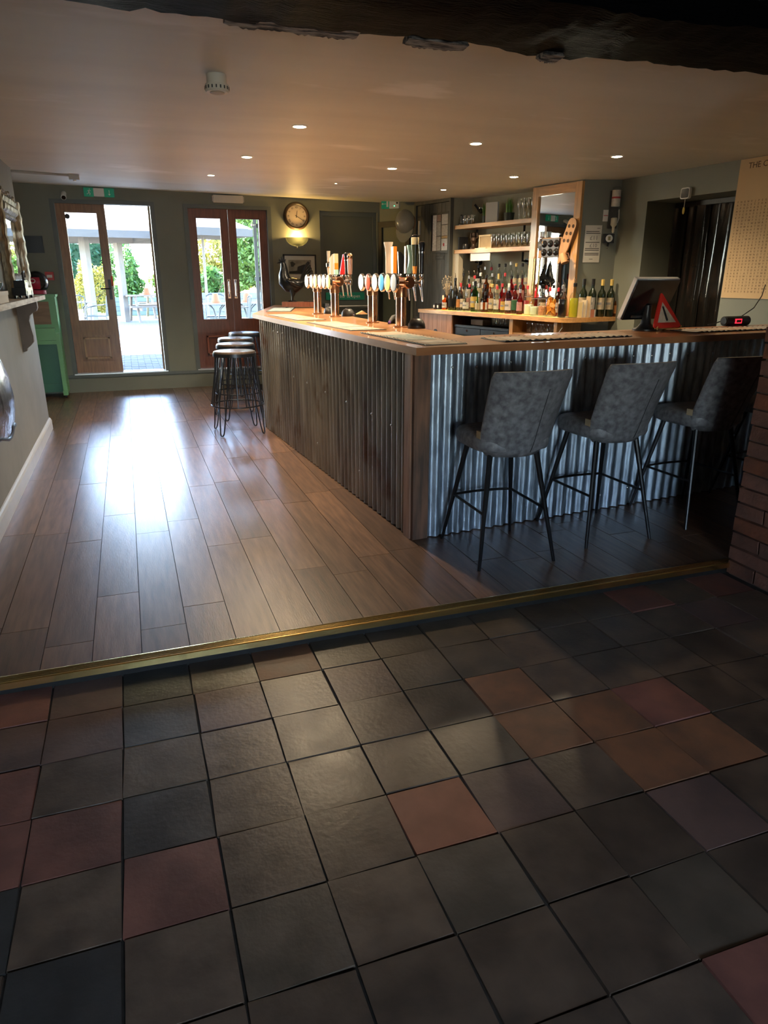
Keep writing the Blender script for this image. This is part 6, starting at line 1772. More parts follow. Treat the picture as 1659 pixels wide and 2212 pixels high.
MB().ball((-0.004, -0.014, -0.14), 0.014, 0.006, 0.030, 10, 8).obj('tag', mat('mustard tag', (0.45, 0.33, 0.06), 0.6), sq)
# ================================================================== chimney breast, left edge
mant_m = mat('limewashed mantel board', (0.50, 0.47, 0.42), 0.6, col2=(0.26, 0.22, 0.18), scale=5, stretch=(8, 1, 8), bump=0.2, detail=8)
ms_ = thing('mantel_shelf', 'thick limewashed mantel shelf on the chimney breast', 'shelf', (-0.824, 5.0, 1.222))
b = MB().box(0, 0.165, -2.2, 1.975, 0, 0.034)
b.bevel(0.004, 1).obj('mantel_board', mant_m, ms_)
brk_m = mat('grey brown bracket paint', (0.115, 0.095, 0.085), 0.55, var=0.25, scale=8)
outl = [(0, 0.0), (0.150, 0.0), (0.152, -0.05), (0.140, -0.075), (0.110, -0.090), (0.088, -0.110), (0.078, -0.15), (0.085, -0.22), (0.092, -0.27), (0.086, -0.315), (0.060, -0.345), (0.034, -0.365), (0.030, -0.385), (0.010, -0.392), (0, -0.392)]
for yy in (1.42, -1.2):
    Mb = Matrix.Translation((0, yy + 0.04, 0)) @ Matrix.Rotation(R(90), 4, 'X')
    MB().prism(outl, 0, 0.075, Mb).bevel(0.005, 1).obj('bracket', brk_m, ms_)
# ornate leaning mirror
gm = mat('antique gilt bronze', (0.26, 0.21, 0.13), 0.42, 0.55, col2=(0.09, 0.075, 0.05), scale=22, stretch=(3, 3, 0.6), bump=0.5, bscale=35)
om = thing('gilt_mirror', 'ornate antique gilt mirror standing on the mantel shelf', 'mirror', (-0.822, 6.61, 1.260))
def frame_bar(p0, p1, w, name):
    p0, p1 = Vector(p0), Vector(p1)
    d = (p1 - p0).normalized()
    side = Vector((0, d.z, -d.y))
    prof = [(-w, 0.0), (-w, 0.030), (-w * 0.75, 0.052), (-w * 0.35, 0.040), (-w * 0.1, 0.056), (w * 0.3, 0.050), (w * 0.55, 0.028), (w * 0.8, 0.034), (w, 0.018), (w, 0.0)]
    n = 24
    b = MB()
    rg = []
    for i in range(n + 1):
        c = p0 + (p1 - p0) * i / n
        k = 1 + 0.07 * math.sin(i * 2.1) + 0.05 * math.sin(i * 5.3)
        rg.append([c + side * s * (1 + 0.06 * math.sin(i * 1.7)) + Vector((h * k, 0, 0)) for s, h in prof])
    b.rings(rg)
    return b.obj(name, gm, om, ang=50)
y0, y1, z1 = -0.575, 0.575, 0.745
w = 0.105
frame_bar((0.0, y0 + w, 0.0), (0.0, y0 + w, z1), w, 'frame_side')
frame_bar((0.0, y1 - w, z1), (0.0, y1 - w, 0.0), w, 'frame_side')
frame_bar((0.0, y0 + 2 * w + .01, z1 - w * 0.8), (0.0, y1 - 2 * w - .01, z1 - w * 0.8), w * 0.8, 'frame_top')
frame_bar((0.0, y1 - 2 * w - .01, w * 0.8), (0.0, y0 + 2 * w + .01, w * 0.8), w * 0.8, 'frame_bottom')
MB().box(0.002, 0.012, y0 + 1.5 * w, y1 - 1.5 * w, 0.05, z1 - 0.05).obj('mirror_glass', mirror_m, om, smooth=False)
cr = MB()
for k in range(9):
    a = -0.30 + k * 0.075
    cr.tube([(0.03, a - 0.04, z1 - 0.004), (0.035, a - 0.02, z1 + 0.016 + 0.018 * math.cos(k * 1.3)), (0.035, a + 0.02, z1 + 0.018), (0.03, a + 0.045, z1 - 0.004)], [0.006, 0.011, 0.010, 0.005], 6)
tag(cr.obj('scroll_crest', gm, om), None, None, None, 'stuff')
# mantel ornaments
zm = 1.2562
bx_ = thing('cream_box', 'pale box on the mantel at the left edge', 'box', (-0.735, 4.82, zm))
MB().box(-0.045, 0.05, -0.16, 0.22, 0, 0.062).bevel(0.004, 1).obj('carton', mat('cream card', (0.55, 0.53, 0.47), 0.7), bx_)
MB().box(-0.048, 0.053, -0.163, 0.223, 0.044, 0.066).bevel(0.003, 1).obj('lid', mat('cream lid', (0.60, 0.58, 0.53), 0.7), bx_)
bw = thing('glazed_dish', 'teal and white glazed dish on the pale box at the left edge', 'dish', (-0.730, 4.83, zm + 0.0665))
MB().lathe([(0.03, 0), (0.034, 0.006), (0.052, 0.030), (0.056, 0.048), (0.052, 0.048), (0.03, 0.012)], 22).obj('dish', mat('teal glaze', (0.16, 0.27, 0.28), 0.15, var=0.4, scale=8), bw)
MB().lathe([(0.050, 0.0485), (0.045, 0.056), (0.02, 0.062), (0.006, 0.075)], 22).obj('lid', mat('white glaze', (0.70, 0.72, 0.72), 0.15), bw)
car = thing('model_car', 'black vintage model car with white details on the mantel', 'model car', (-0.707, 5.95, zm))
b = MB().box(-0.045, 0.045, -0.20, 0.22, 0.022, 0.075).bevel(0.018, 3); b.obj('body', blackgloss, car)
MB().box(-0.036, 0.036, -0.13, 0.05, 0.075, 0.125).bevel(0.016, 3).obj('cabin', blackgloss, car)
MB().box(-0.037, 0.037, -0.10, 0.03, 0.085, 0.112).obj('window_band', mat('pale windows', (0.55, 0.57, 0.58), 0.2), car)
for sx in (-1, 1):
    for yy in (-0.13, 0.15):
        wl = MB().cyl((sx * 0.030, yy, 0.028), (sx * 0.046, yy, 0.028), 0.028, None, 16).obj('wheel', black_m, car)
        MB().cyl((sx * 0.046, yy, 0.028), (sx * 0.0475, yy, 0.028), 0.015, None, 12).obj('hub_cap', white_m, wl)
MB().tube([(0.0, 0.22, 0.07), (0.0, 0.235, 0.075), (0.0, 0.24, 0.06)], 0.012, 8).obj('bumper', chrome, car)
b = MB().tube([(0.02, -0.03, 0.126), (0.02, -0.02, 0.175), (0.02, 0.02, 0.185), (0.02, 0.06, 0.150)], 0.009, 7); b.obj('roof_ornament', black_m, car)
# polished metal fire hood under the shelf
fh = thing('fire_hood', 'curved hammered silver fire hood under the mantel at the left edge', 'fire hood', (-0.824, 4.70, 0.72))
b = MB()
rg = []
for k in range(14):
    v = k / 13
    z = 0.36 - 0.56 * v
    d = 0.030 + 0.085 * math.sin(v * PI * 0.75) ** 1.0
    ym = 0.26 + 0.75 * math.sin(min(1, v * 1.15) * PI / 2) * 0.75
    rg.append([Vector((d * math.sqrt(max(0, 1 - (2 * i / 12 - 1) ** 2 * 0.9)) * (1 + 0.05 * math.sin(i * 3 + k * 2)), -ym * 0.6 + ym * 1.05 * i / 12, z + 0.02 * math.sin(i))) for i in range(13)])
b.rings(rg, closed=False)
bmesh.ops.solidify(b.bm, geom=b.bm.faces[:], thickness=0.006)
b.obj('hood', mat('hammered silver', (0.62, 0.64, 0.70), 0.22, 0.9, col2=(0.12, 0.12, 0.14), scale=14, stretch=(1, 1, 0.5), bump=0.5, bscale=25, lo=0.3, hi=0.5), fh, ang=60)
MB().tube([rg[-1][i] + Vector((0.004, 0, -0.004)) for i in range(13)], 0.010, 7).obj('rolled_edge', mat('blackened edge', (0.03, 0.03, 0.035), 0.4, 0.6), fh)

# ================================================================== green piano
pg = mat('apple green gloss', (0.16, 0.42, 0.20), 0.35, var=0.12, scale=3)
pg2 = mat('deep green panel', (0.055, 0.20, 0.135), 0.4, var=0.1, scale=3)
pi = thing('upright_piano', 'old upright piano painted green beside the oak doors', 'piano', (-1.13, 9.50, 0))
xr = 0.318
for s in (-1, 1):
    MB().box(s * xr - 0.022, s * xr + 0.022, -0.06, 0.225, 0.045, 1.185).bevel(0.004, 1).obj('side_panel', pg, pi)
    ck_ = MB()
    ck_.prism([(-0.06, 0.63), (-0.17, 0.64), (-0.17, 0.76), (-0.13, 0.79), (-0.06, 0.82)], s * xr - 0.022, s * xr + 0.022, Matrix.Rotation(R(90), 4, 'X') @ Matrix.Rotation(R(90), 4, 'Y')) if False else ck_.box(s * xr - 0.022, s * xr + 0.022, -0.17, -0.061, 0.63, 0.77)
    ck_.bevel(0.008, 2).obj('cheek', pg, pi)
    MB().box(s * xr - 0.022, s * xr + 0.022, -0.155, -0.115, 0.09, 0.629).bevel(0.006, 2).obj('leg', pg, pi)
    ft = MB().box(s * xr - 0.026, s * xr + 0.026, -0.18, -0.061, 0.035, 0.09).bevel(0.006, 2).obj('toe', pg, pi)
    MB().cyl((s * xr - 0.012, -0.14, 0.018), (s * xr + 0.012, -0.14, 0.018), 0.017, None, 12).obj('caster', black_m, ft)
    MB().cyl((s * xr - 0.012, 0.17, 0.022), (s * xr + 0.012, 0.17, 0.022), 0.021, None, 12).obj('caster', black_m, pi)
MB().box(-xr - 0.035, xr + 0.035, -0.075, 0.228, 1.186, 1.212).bevel(0.006, 2).obj('top_lid', pg, pi)
MB().box(-xr + 0.022, xr - 0.022, -0.045, -0.025, 0.83, 1.185).obj('upper_frame', pg, pi, smooth=False)
MB().box(-xr + 0.055, xr - 0.055, -0.050, -0.0451, 0.87, 1.13).bevel(0.002, 1).obj('music_panel', mat('faded brown veneer', (0.27, 0.17, 0.10), 0.5, var=0.3, scale=4, stretch=(1, 6, 6)), pi)
MB().box(-xr + 0.022, xr - 0.022, -0.165, -0.04, 0.645, 0.690).bevel(0.004, 1).obj('key_bed', pg, pi)
MB().box(-xr + 0.022, xr - 0.022, -0.150, -0.046, 0.691, 0.829).bevel(0.012, 2).obj('fallboard', pg, pi)
MB().box(-xr + 0.022, xr - 0.022, -0.030, -0.010, 0.06, 0.644).obj('lower_panel', pg2, pi, smooth=False)
MB().box(-xr + 0.022, xr - 0.022, -0.040, -0.0301, 0.06, 0.16).obj('bottom_rail', pg2, pi, smooth=False)
MB().box(-xr + 0.02, xr - 0.02, 0.20, 0.225, 0.05, 1.185).obj('back_board', darkwood, pi, smooth=False)
# crash helmet on the piano
ch = thing('crash_helmet', 'red and black crash helmet with white ring on the piano', 'helmet', (-0.965, 9.50, 1.2125), R(20))
b = MB()
rg = []
for k in range(12):
    v = (k + 0.15) / 11 * 0.72 * PI
    rg.append([Vector((0.128 * math.sin(v) * math.cos(a), 0.145 * math.sin(v) * math.sin(a), 0.135 + 0.128 * math.cos(v))) for a in [2 * PI * i / 24 for i in range(24)]])
b.rings(rg)
b.obj('shell', mat('helmet black', (0.012, 0.013, 0.015), 0.15), ch)
rg = []
for k in range(8):
    v = (0.36 + 0.34 * k / 7) * PI
    rg.append([Vector((0.1305 * math.sin(v) * math.cos(a), 0.1475 * math.sin(v) * math.sin(a), 0.135 + 0.130 * math.cos(v))) for a in [R(150 + 120 * i / 12) for i in range(13)]])
b = MB(); b.rings(rg, closed=False); b.obj('red_flank', mat('helmet red', (0.42, 0.02, 0.05), 0.25), ch)
c = Vector((-0.072, -0.118, 0.150))
nrm = Vector((-0.5, -0.85, 0.15)).normalized()
qv = nrm.to_track_quat('Z', 'Y')
MB().tube([c + nrm * 0.008 + qv @ Vector((0.028 * math.cos(2 * PI * i / 18), 0.022 * math.sin(2 * PI * i / 18), 0)) for i in range(18)], 0.005, 6, True).obj('white_ring', white_m, ch)
MB().lathe([(0.085, 0), (0.090, 0.004), (0.090, 0.045), (0.085, 0.05)], 20).obj('neck_roll', mat('neck red', (0.40, 0.03, 0.08), 0.5), ch)
# ================================================================== garden
ZG = 0.15
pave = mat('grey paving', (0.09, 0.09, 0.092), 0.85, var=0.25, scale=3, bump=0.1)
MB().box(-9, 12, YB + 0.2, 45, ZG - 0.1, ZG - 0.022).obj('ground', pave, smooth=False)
struct(bpy.data.objects['ground'], 'sunlit grey paving of the beer garden')
gnd = bpy.data.objects['ground']
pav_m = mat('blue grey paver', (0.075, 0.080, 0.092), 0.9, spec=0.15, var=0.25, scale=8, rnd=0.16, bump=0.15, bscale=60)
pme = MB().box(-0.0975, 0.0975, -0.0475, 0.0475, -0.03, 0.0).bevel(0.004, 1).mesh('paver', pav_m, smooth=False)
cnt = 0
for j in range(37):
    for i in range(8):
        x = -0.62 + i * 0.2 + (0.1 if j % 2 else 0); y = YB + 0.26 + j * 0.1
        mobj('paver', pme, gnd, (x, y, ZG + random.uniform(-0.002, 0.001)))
far = MB()
for x0, x1, y0, y1 in ((-9, -0.73, YB + 0.21, 13.70), (1.03, 12, YB + 0.21, 13.70), (-9, 12, 13.70, 45)):
    far.box(x0, x1, y0, y1, ZG - 0.021, ZG - 0.002)
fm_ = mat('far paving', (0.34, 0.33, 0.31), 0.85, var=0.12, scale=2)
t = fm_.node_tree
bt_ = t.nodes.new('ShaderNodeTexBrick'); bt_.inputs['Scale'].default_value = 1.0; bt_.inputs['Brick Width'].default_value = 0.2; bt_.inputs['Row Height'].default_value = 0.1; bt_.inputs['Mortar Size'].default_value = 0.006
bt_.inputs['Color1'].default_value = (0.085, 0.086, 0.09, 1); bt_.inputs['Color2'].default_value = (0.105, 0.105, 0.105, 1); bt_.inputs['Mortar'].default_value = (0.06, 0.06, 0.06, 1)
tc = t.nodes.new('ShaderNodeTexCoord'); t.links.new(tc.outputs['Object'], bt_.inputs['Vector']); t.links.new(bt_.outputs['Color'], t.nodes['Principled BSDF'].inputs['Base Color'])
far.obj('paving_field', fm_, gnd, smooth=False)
gr = MB().box(-4, 9, 25.2, 44, ZG - 0.002, ZG + 0.01)
struct(gr.obj('lawn', mat('lawn grass', (0.14, 0.24, 0.05), 0.9, var=0.4, scale=20, bump=0.5), smooth=False), 'strip of lawn beyond the picnic tables')

def leaves(c, rx, ry, rz, n, size, seed, shell=0.55):
    rng = np.random.default_rng(seed)
    d = rng.normal(size=(n, 3)); d /= np.linalg.norm(d, axis=1)[:, None]
    rad = shell + (1 - shell) * rng.random(n)[:, None] ** 0.5
    bumpy = 1 + 0.16 * np.sin(d[:, :1] * 7 + seed) + 0.14 * np.sin(d[:, 1:2] * 9 + 2 * seed) + 0.12 * np.sin(d[:, 2:] * 8)
    p = d * rad * bumpy * np.array([rx, ry, rz]) + np.array(c)
    a = rng.normal(size=(n, 3)); a /= np.linalg.norm(a, axis=1)[:, None]
    b = np.cross(a, rng.normal(size=(n, 3))); b /= np.linalg.norm(b, axis=1)[:, None]
    s = size * (0.6 + 0.8 * rng.random(n)[:, None])
    v = np.stack([p - a * s, p + b * s * 0.45, p + a * s, p - b * s * 0.45], 1).reshape(-1, 3)
    return v
def leaf_mesh(name, v, m):
    n = len(v) // 4
    me = bpy.data.meshes.new(name)
    me.from_pydata(v.tolist(), [], [(4 * i, 4 * i + 1, 4 * i + 2, 4 * i + 3) for i in range(n)])
    me.materials.append(m)
    return me
def leafmat(name, col):
    if name in MATS: return MATS[name]
    m = mat(name, col, 0.55, var=0.45, scale=3.5)
    t = m.node_tree
    P = t.nodes['Principled BSDF']
    out_ = [n for n in t.nodes if n.type == 'OUTPUT_MATERIAL'][0]
    tl = t.nodes.new('ShaderNodeBsdfTranslucent')
    mx = t.nodes.new('ShaderNodeMixShader'); mx.inputs[0].default_value = 0.4
    t.links.new(P.inputs['Base Color'].links[0].from_socket, tl.inputs[0])
    t.links.new(P.outputs[0], mx.inputs[1]); t.links.new(tl.outputs[0], mx.inputs[2]); t.links.new(mx.outputs[0], out_.inputs[0])
    return m
def shrub(name, cat, label, x, y, blobs, col, n, size, seed, trunk=True, base=ZG):
    t = thing(name, label, cat, (x, y, base))
    vs = [leaves(b[0], b[1], b[2], b[3], n, size, seed + k) for k, b in enumerate(blobs)]
    tag(mobj('foliage', leaf_mesh('foliage', np.concatenate(vs), col), t), None, None, None, 'stuff')
    b = MB()
    top = blobs[0][0]
    b.tube([(0, 0, 0), (0.02, 0.01, top[2] * 0.4), (top[0] * 0.5, top[1] * 0.5, top[2] * 0.8)], [0.06, 0.045, 0.02], 8)
    for k in range(5):
        a = k * 1.3 + seed
        b.tube([(0.01, 0.0, top[2] * (0.3 + 0.08 * k)), (0.25 * math.cos(a), 0.25 * math.sin(a), top[2] * (0.55 + 0.1 * k)), (0.5 * math.cos(a), 0.5 * math.sin(a), top[2] * (0.8 + 0.1 * k))], [0.025, 0.016, 0.006], 6)
    b.obj('branches', mat('bark', (0.10, 0.075, 0.05), 0.9, var=0.4, scale=14), t)
    return t
g_dark, g_mid, g_lime, g_yel = leafmat('conifer green', (0.03, 0.10, 0.045)), leafmat('mid green leaf', (0.075, 0.17, 0.035)), leafmat('lime leaf', (0.13, 0.22, 0.04)), leafmat('golden leaf', (0.28, 0.25, 0.045))
hd_ = thing('clipped_hedge', 'tall dark conifer hedge seen through the shut oak door', 'hedge', (-2.0, 30.5, ZG))
rng = np.random.default_rng(5)
n = 9000
p = rng.random((n, 3)) * np.array([3.6, 1.2, 2.75]) + np.array([-2.0, -0.6, 0])
a = rng.normal(size=(n, 3)); a /= np.linalg.norm(a, axis=1)[:, None]
b_ = np.cross(a, rng.normal(size=(n, 3))); b_ /= np.linalg.norm(b_, axis=1)[:, None]
s = 0.10 * (0.6 + 0.8 * rng.random((n, 1)))
tag(mobj('foliage', leaf_mesh('foliage', np.stack([p - a * s, p + b_ * s * 0.4, p + a * s, p - b_ * s * 0.4], 1).reshape(-1, 3), g_dark), hd_), None, None, None, 'stuff')
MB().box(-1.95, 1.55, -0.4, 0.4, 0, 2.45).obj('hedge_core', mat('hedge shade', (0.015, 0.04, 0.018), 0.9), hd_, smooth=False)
shrub('golden_shrub', 'shrub', 'golden leaved shrub beyond the chairs, seen through the shut oak door', -0.98, 24.6, [((0, 0, 0.85), 0.62, 0.5, 0.78)], g_yel, 2200, 0.06, 3)
shrub('garden_bush', 'bush', 'green bush behind the picnic tables, left of the open doorway', -0.05, 28.4, [((0, 0, 1.5), 0.62, 0.7, 1.25), ((0.35, 0.2, 0.9), 0.4, 0.5, 0.75)], g_mid, 2600, 0.075, 11)
shrub('garden_bush', 'bush', 'pale lime bush behind the picnic tables in the middle of the open doorway', 1.55, 29.2, [((0, 0, 1.0), 0.6, 0.6, 0.8), ((0.5, 0, 1.35), 0.5, 0.5, 0.6)], g_lime, 2600, 0.075, 17)
shrub('garden_bush', 'bush', 'yellow green bush at the right jamb of the open doorway', 2.15, 30.6, [((0, 0, 1.3), 0.55, 0.6, 1.2)], g_yel, 2200, 0.075, 23)
shrub('golden_tree', 'tree', 'golden tree filling the left pane of the closed doors', 3.30, 26.6, [((0, 0, 2.1), 0.95, 0.9, 1.15), ((-0.4, 0.1, 1.2), 0.7, 0.6, 0.6), ((0.4, -0.2, 1.35), 0.8, 0.6, 0.6)], g_yel, 3200, 0.075, 31)
shrub('green_tree', 'tree', 'leafy green tree filling the right pane of the closed doors', 3.75, 21.5, [((0, 0, 2.6), 1.05, 0.9, 1.0), ((-0.2, 0.2, 1.6), 0.75, 0.7, 0.7), ((0.2, 0, 3.4), 0.9, 0.8, 0.7)], g_lime, 3200, 0.08, 41)
shrub('green_tree', 'tree', 'dark green tree rising behind the planter wall', 6.3, 29, [((0, 0, 3.0), 1.6, 1.2, 1.5)], g_mid, 3600, 0.10, 47)
shrub('strappy_plant', 'plant', 'strappy green plant in the planter before the golden tree', 2.30, 20.75, [((0, 0, 1.15), 0.30, 0.25, 0.35)], g_mid, 700, 0.10, 53)
# planter walls
pw = thing('garden_planter', 'grey blue timber planter wall before the golden tree', 'planter', (3.0, 20.3, ZG))
tb = mat('grey blue boards', (0.11, 0.125, 0.135), 0.7, var=0.2, scale=5, stretch=(1, 6, 6), rnd=0.1)
for q in range(5):
    MB().box(-1.6, 1.5, -0.03, 0.0, 0.02 + q * 0.17, 0.18 + q * 0.17).bevel(0.004, 1).obj('board', tb, pw)
MB().box(-1.6, 1.5, 0.001, 0.75, 0.0, 0.80).obj('planter_box', mat('planter soil', (0.06, 0.05, 0.04), 0.9), pw, smooth=False)
pw2 = thing('garden_planter', 'dark slate planter behind the picnic tables', 'planter', (0.9, 26.4, ZG))
for q in range(4):
    MB().box(-1.4, 1.5, -0.03, 0.0, 0.02 + q * 0.15, 0.16 + q * 0.15).bevel(0.004, 1).obj('board', mat('slate blue boards', (0.10, 0.13, 0.16), 0.7, rnd=0.1), pw2)
MB().box(-1.4, 1.5, 0.001, 0.4, 0.0, 0.58).obj('planter_box', MATS['planter soil'], pw2, smooth=False)
# parasols
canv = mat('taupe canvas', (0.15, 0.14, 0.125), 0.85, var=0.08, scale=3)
postm = mat('pale timber post', (0.16, 0.145, 0.13), 0.7, var=0.2, scale=5, stretch=(6, 6, 1))
def parasol(x, y, half, ze, za, label, rot=0.0, pole_r=0.1, poff=(0, 0), valance=0.0):
    t = thing('garden_parasol', label, 'parasol', (x, y, ZG), R(rot), 'parasols in the garden')
    ze, za = ze - ZG, za - ZG
    cs = [(half * math.cos(R(45 + 90 * k)) * 1.414, half * math.sin(R(45 + 90 * k)) * 1.414) for k in range(4)]
    mids = []
    for k in range(4):
        a, c = cs[k], cs[(k + 1) % 4]
        mids += [a, ((a[0] + c[0]) / 2, (a[1] + c[1]) / 2)]
    b = MB()
    rg = []
    for f, dz in ((0.06, 0), (0.5, -0.03), (1.0, 0)):
        rg.append([Vector((p[0] * f, p[1] * f, za + (ze - za) * f + dz)) for p in mids])
    b.rings(rg[::-1], True, False, True)
    if True:
        rg2 = [[v for v in rg[-1]], [Vector((p[0] * 0.997, p[1] * 0.997, ze - 0.16)) for p in mids]]
        b.rings(rg2, True, False, False)
    bmesh.ops.solidify(b.bm, geom=b.bm.faces[:], thickness=0.01)
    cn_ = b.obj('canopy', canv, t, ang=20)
    MB().cyl((poff[0], poff[1], 0), (poff[0] * 0, poff[1] * 0, za - 0.05) if poff == (0, 0) else (poff[0], poff[1], ze + 0.05), pole_r, None, 4 if pole_r > 0.06 else 12).obj('pole', postm, t)
    for p in mids:
        MB().cyl((p[0] * 0.06, p[1] * 0.06, za - 0.12), (p[0] * 0.97, p[1] * 0.97, ze - 0.02), 0.012, None, 6).obj('rib', postm, t)
    MB().lathe([(0.05, za), (0.05, za + 0.06), (0.01, za + 0.10)], 10).obj('finial', postm, t)
    return t
parasol(-0.80, 19.2, 1.35, 2.42, 3.02, 'taupe parasol seen through the shut oak door', 8, 0.12)
parasol(-0.05, 22.8, 1.6, 2.55, 3.35, 'taupe parasol filling the top of the open doorway', -6, 0.125)
parasol(1.78, 17.2, 0.85, 2.42, 2.95, 'taupe parasol seen through the left pane of the closed doors', 15, 0.03)
# lean-to terrace roof outside the doors
pbm = thing('terrace_roof', 'lean to terrace roof with a brown front beam outside the garden doors', 'roof', (0.35, 14.0, 2.64))
MB().box(-2.6, 3.3, -0.05, 0.05, 0.0, 0.14).bevel(0.006, 1).obj('beam', mat('brown pergola', (0.12, 0.08, 0.055), 0.7, var=0.2, scale=4, stretch=(1, 6, 6)), pbm)
for xx in (-2.5, 3.2):
    MB().box(xx - 0.05, xx + 0.05, -0.05, 0.05, -2.49, -0.0005).bevel(0.005, 1).obj('post', MATS['brown pergola'], pbm)
rfm = mat('pale roof sheet', (0.34, 0.34, 0.33), 0.7, var=0.1, scale=3)
b = MB(); b.rings([[Vector((x, y, z)) for y, z in ((-4.03, 0.32), (0.12, 0.145), (0.12, 0.165), (-4.03, 0.34))] for x in (-2.65, 3.35)])
b.obj('roof_sheet', rfm, pbm, smooth=False)
for q in range(7):
    xx = -2.55 + q * 0.96
    b = MB(); b.rings([[Vector((xx + dx, y, z)) for y, z in ((-4.03, 0.235), (-0.051, 0.055), (-0.051, 0.14), (-4.03, 0.318))] for dx in (-0.025, 0.025)])
    b.obj('rafter', MATS['brown pergola'], pbm, smooth=False)
# slatted screen at the right of the closed doors
sc = thing('slat_screen', 'grey vertical slat screen beside the closed doors', 'screen', (2.16, 11.9, ZG))
for q in range(5):
    MB().box(-0.13 + q * 0.072, -0.13 + q * 0.072 + 0.052, -0.012, 0.012, 0.0, 2.25).bevel(0.003, 1).obj('slat', mat('weathered slat', (0.13, 0.13, 0.13), 0.75, var=0.25, scale=5, stretch=(6, 6, 1), rnd=0.1), sc)
for zz in (0.35, 1.2, 2.0):
    MB().box(-0.14, 0.23, 0.013, 0.04, zz, zz + 0.06).obj('batten', MATS['weathered slat'], sc)
# picnic tables
pt_m = mat('silvered picnic timber', (0.17, 0.14, 0.115), 0.75, var=0.2, scale=4, stretch=(1, 5, 5), rnd=0.1)
def picnic(x, y, rot, label):
    t = thing('picnic_table', label, 'picnic table', (x, y, ZG), R(rot), 'picnic tables in the garden')
    for q in range(4):
        MB().box(-0.80, 0.80, -0.35 + q * 0.177, -0.35 + q * 0.177 + 0.165, 0.72, 0.76).bevel(0.004, 1).obj('top_plank', pt_m, t)
    for s in (-1, 1):
        for q in range(1):
            MB().box(-0.80, 0.80, s * 0.66 - 0.12, s * 0.66 + 0.12, 0.42, 0.46).bevel(0.004, 1).obj('bench_plank', pt_m, t)
    for xx in (-0.55, 0.55):
        for s in (-1, 1):
            b = MB(); b.rings([[Vector((xx + dx, s * 0.25 + dy, 0.72)) for dx, dy in ((-.03, -.05), (.03, -.05), (.03, .05), (-.03, .05))], [Vector((xx + dx, s * 0.62 + dy, 0.0)) for dx, dy in ((-.03, -.05), (.03, -.05), (.03, .05), (-.03, .05))]])
            b.obj('leg', pt_m, t, smooth=False)
        MB().box(xx + 0.031, xx + 0.075, -0.78, 0.78, 0.33, 0.419).obj('cross_rail', pt_m, t, smooth=False)
    return t
picnic(0.76, 23.0, 12, 'silvered picnic table with a terracotta pot, seen through the open doorway')
picnic(1.30, 25.2, 10, 'silvered picnic table farther right behind the wall pier')
terr = mat('terracotta', (0.30, 0.10, 0.045), 0.8, var=0.15, scale=10)
def pot(x, y, z, h, label):
    t = thing('terracotta_pot', label, 'flower pot', (x, y, z), 0, 'upturned terracotta pots on the garden tables')
    MB().lathe([(h * 0.50, 0), (h * 0.52, 0.0), (h * 0.52, h * 0.22), (h * 0.45, h * 0.22), (h * 0.30, h), (h * 0.1, h)], 18).obj('pot_body', terr, t)
    MB().lathe([(h * 0.10, h + 0.0005), (h * 0.10, h + 0.002)], 10).obj('drain_hole', black_m, t)
pot(0.62, 22.95, ZG + 0.7605, 0.20, 'upturned terracotta pot on the picnic table')
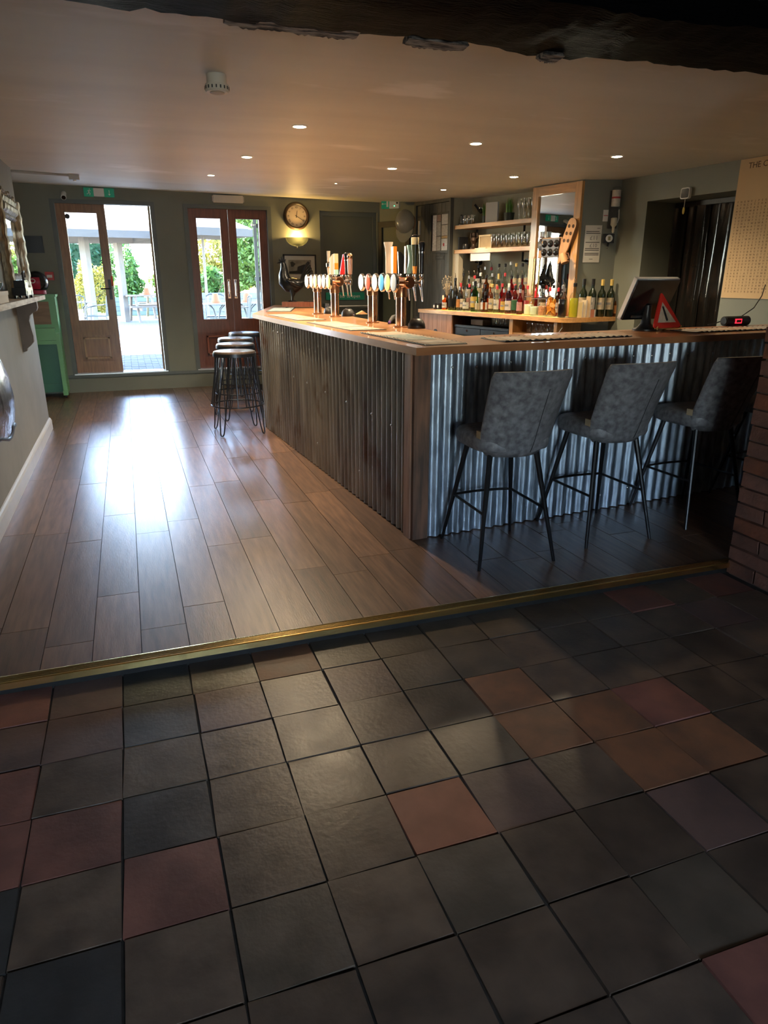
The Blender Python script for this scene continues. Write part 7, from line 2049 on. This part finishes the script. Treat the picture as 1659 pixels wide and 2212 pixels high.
# bistro sets
mt = mat('grey bistro steel', (0.06, 0.068, 0.072), 0.45, 0.5)
def bistro(x, y, label, plab):
    t = thing('bistro_table', label, 'table', (x, y, ZG), 0, 'bistro tables on the terrace')
    MB().lathe([(0.33, 0.715), (0.335, 0.72), (0.335, 0.735), (0.32, 0.74), (0.1, 0.74)], 28).obj('table_top', mat('pale table top', (0.14, 0.15, 0.148), 0.4), t)
    for k in range(4):
        a = R(45 + 90 * k)
        c, s = math.cos(a), math.sin(a)
        MB().tube([(0.22 * c, 0.22 * s, 0.714), (0.10 * c, 0.10 * s, 0.62), (0.045 * c, 0.045 * s, 0.45), (0.06 * c, 0.06 * s, 0.2), (0.26 * c, 0.26 * s, 0.012)], 0.012, 7).obj('leg', mt, t)
    if plab: pot(x - 0.02, y - 0.05, ZG + 0.7405, 0.19, plab)
def chair_g(x, y, rot, label):
    t = thing('bistro_chair', label, 'chair', (x, y, ZG), R(rot), 'bistro chairs on the terrace')
    MB().box(-0.21, 0.21, -0.21, 0.21, 0.43, 0.455).bevel(0.006, 1).obj('seat', mt, t)
    for s in (-1, 1):
        MB().tube([(s * 0.21, 0.21, 0.0), (s * 0.22, 0.20, 0.40), (s * 0.24, 0.18, 0.62), (s * 0.25, 0.0, 0.67), (s * 0.24, -0.20, 0.68)], 0.012, 7).obj('arm', mt, t)
        MB().tube([(s * 0.20, -0.26, 0.0), (s * 0.21, -0.22, 0.43), (s * 0.20, -0.27, 0.86)], 0.012, 7).obj('leg', mt, t)
    MB().tube([(-0.20, -0.27, 0.86), (-0.12, -0.29, 0.90), (0.12, -0.29, 0.90), (0.20, -0.27, 0.86)], 0.012, 7).obj('back_rail', mt, t)
    for k in range(5):
        MB().tube([(-0.13 + 0.065 * k, -0.22, 0.45), (-0.13 + 0.065 * k, -0.29, 0.895)], 0.006, 6).obj('back_slat', mt, t)
bistro(1.80, 15.6, 'pale round bistro table seen through the left pane of the closed doors', 'upturned terracotta pot on the left bistro table')
bistro(2.50, 15.9, 'pale round bistro table seen through the right pane of the closed doors', 'upturned terracotta pot on the right bistro table')
chair_g(1.86, 16.25, 175, 'grey bistro chair behind the left bistro table')
chair_g(2.15, 15.1, 90, 'grey bistro chair between the two bistro tables')
chair_g(2.82, 15.2, 70, 'grey bistro chair at the right bistro table')
bistro(-0.98, 17.6, 'pale round bistro table seen through the shut oak door', None)
chair_g(-0.62, 17.3, 80, 'grey bistro chair right of the table beyond the shut oak door')
chair_g(-1.05, 16.6, 10, 'grey bistro chair before the table beyond the shut oak door')
wbx = thing('white_crate', 'low white painted box beyond the shut oak door', 'box', (-1.0, 15.4, ZG))
MB().box(-0.18, 0.18, -0.15, 0.15, 0, 0.62).bevel(0.006, 1).obj('box_body', white_m, wbx)
MB().box(-0.19, 0.19, -0.16, 0.16, 0.621, 0.65).bevel(0.004, 1).obj('box_lid', white_m, wbx)
bpy.context.view_layer.update()
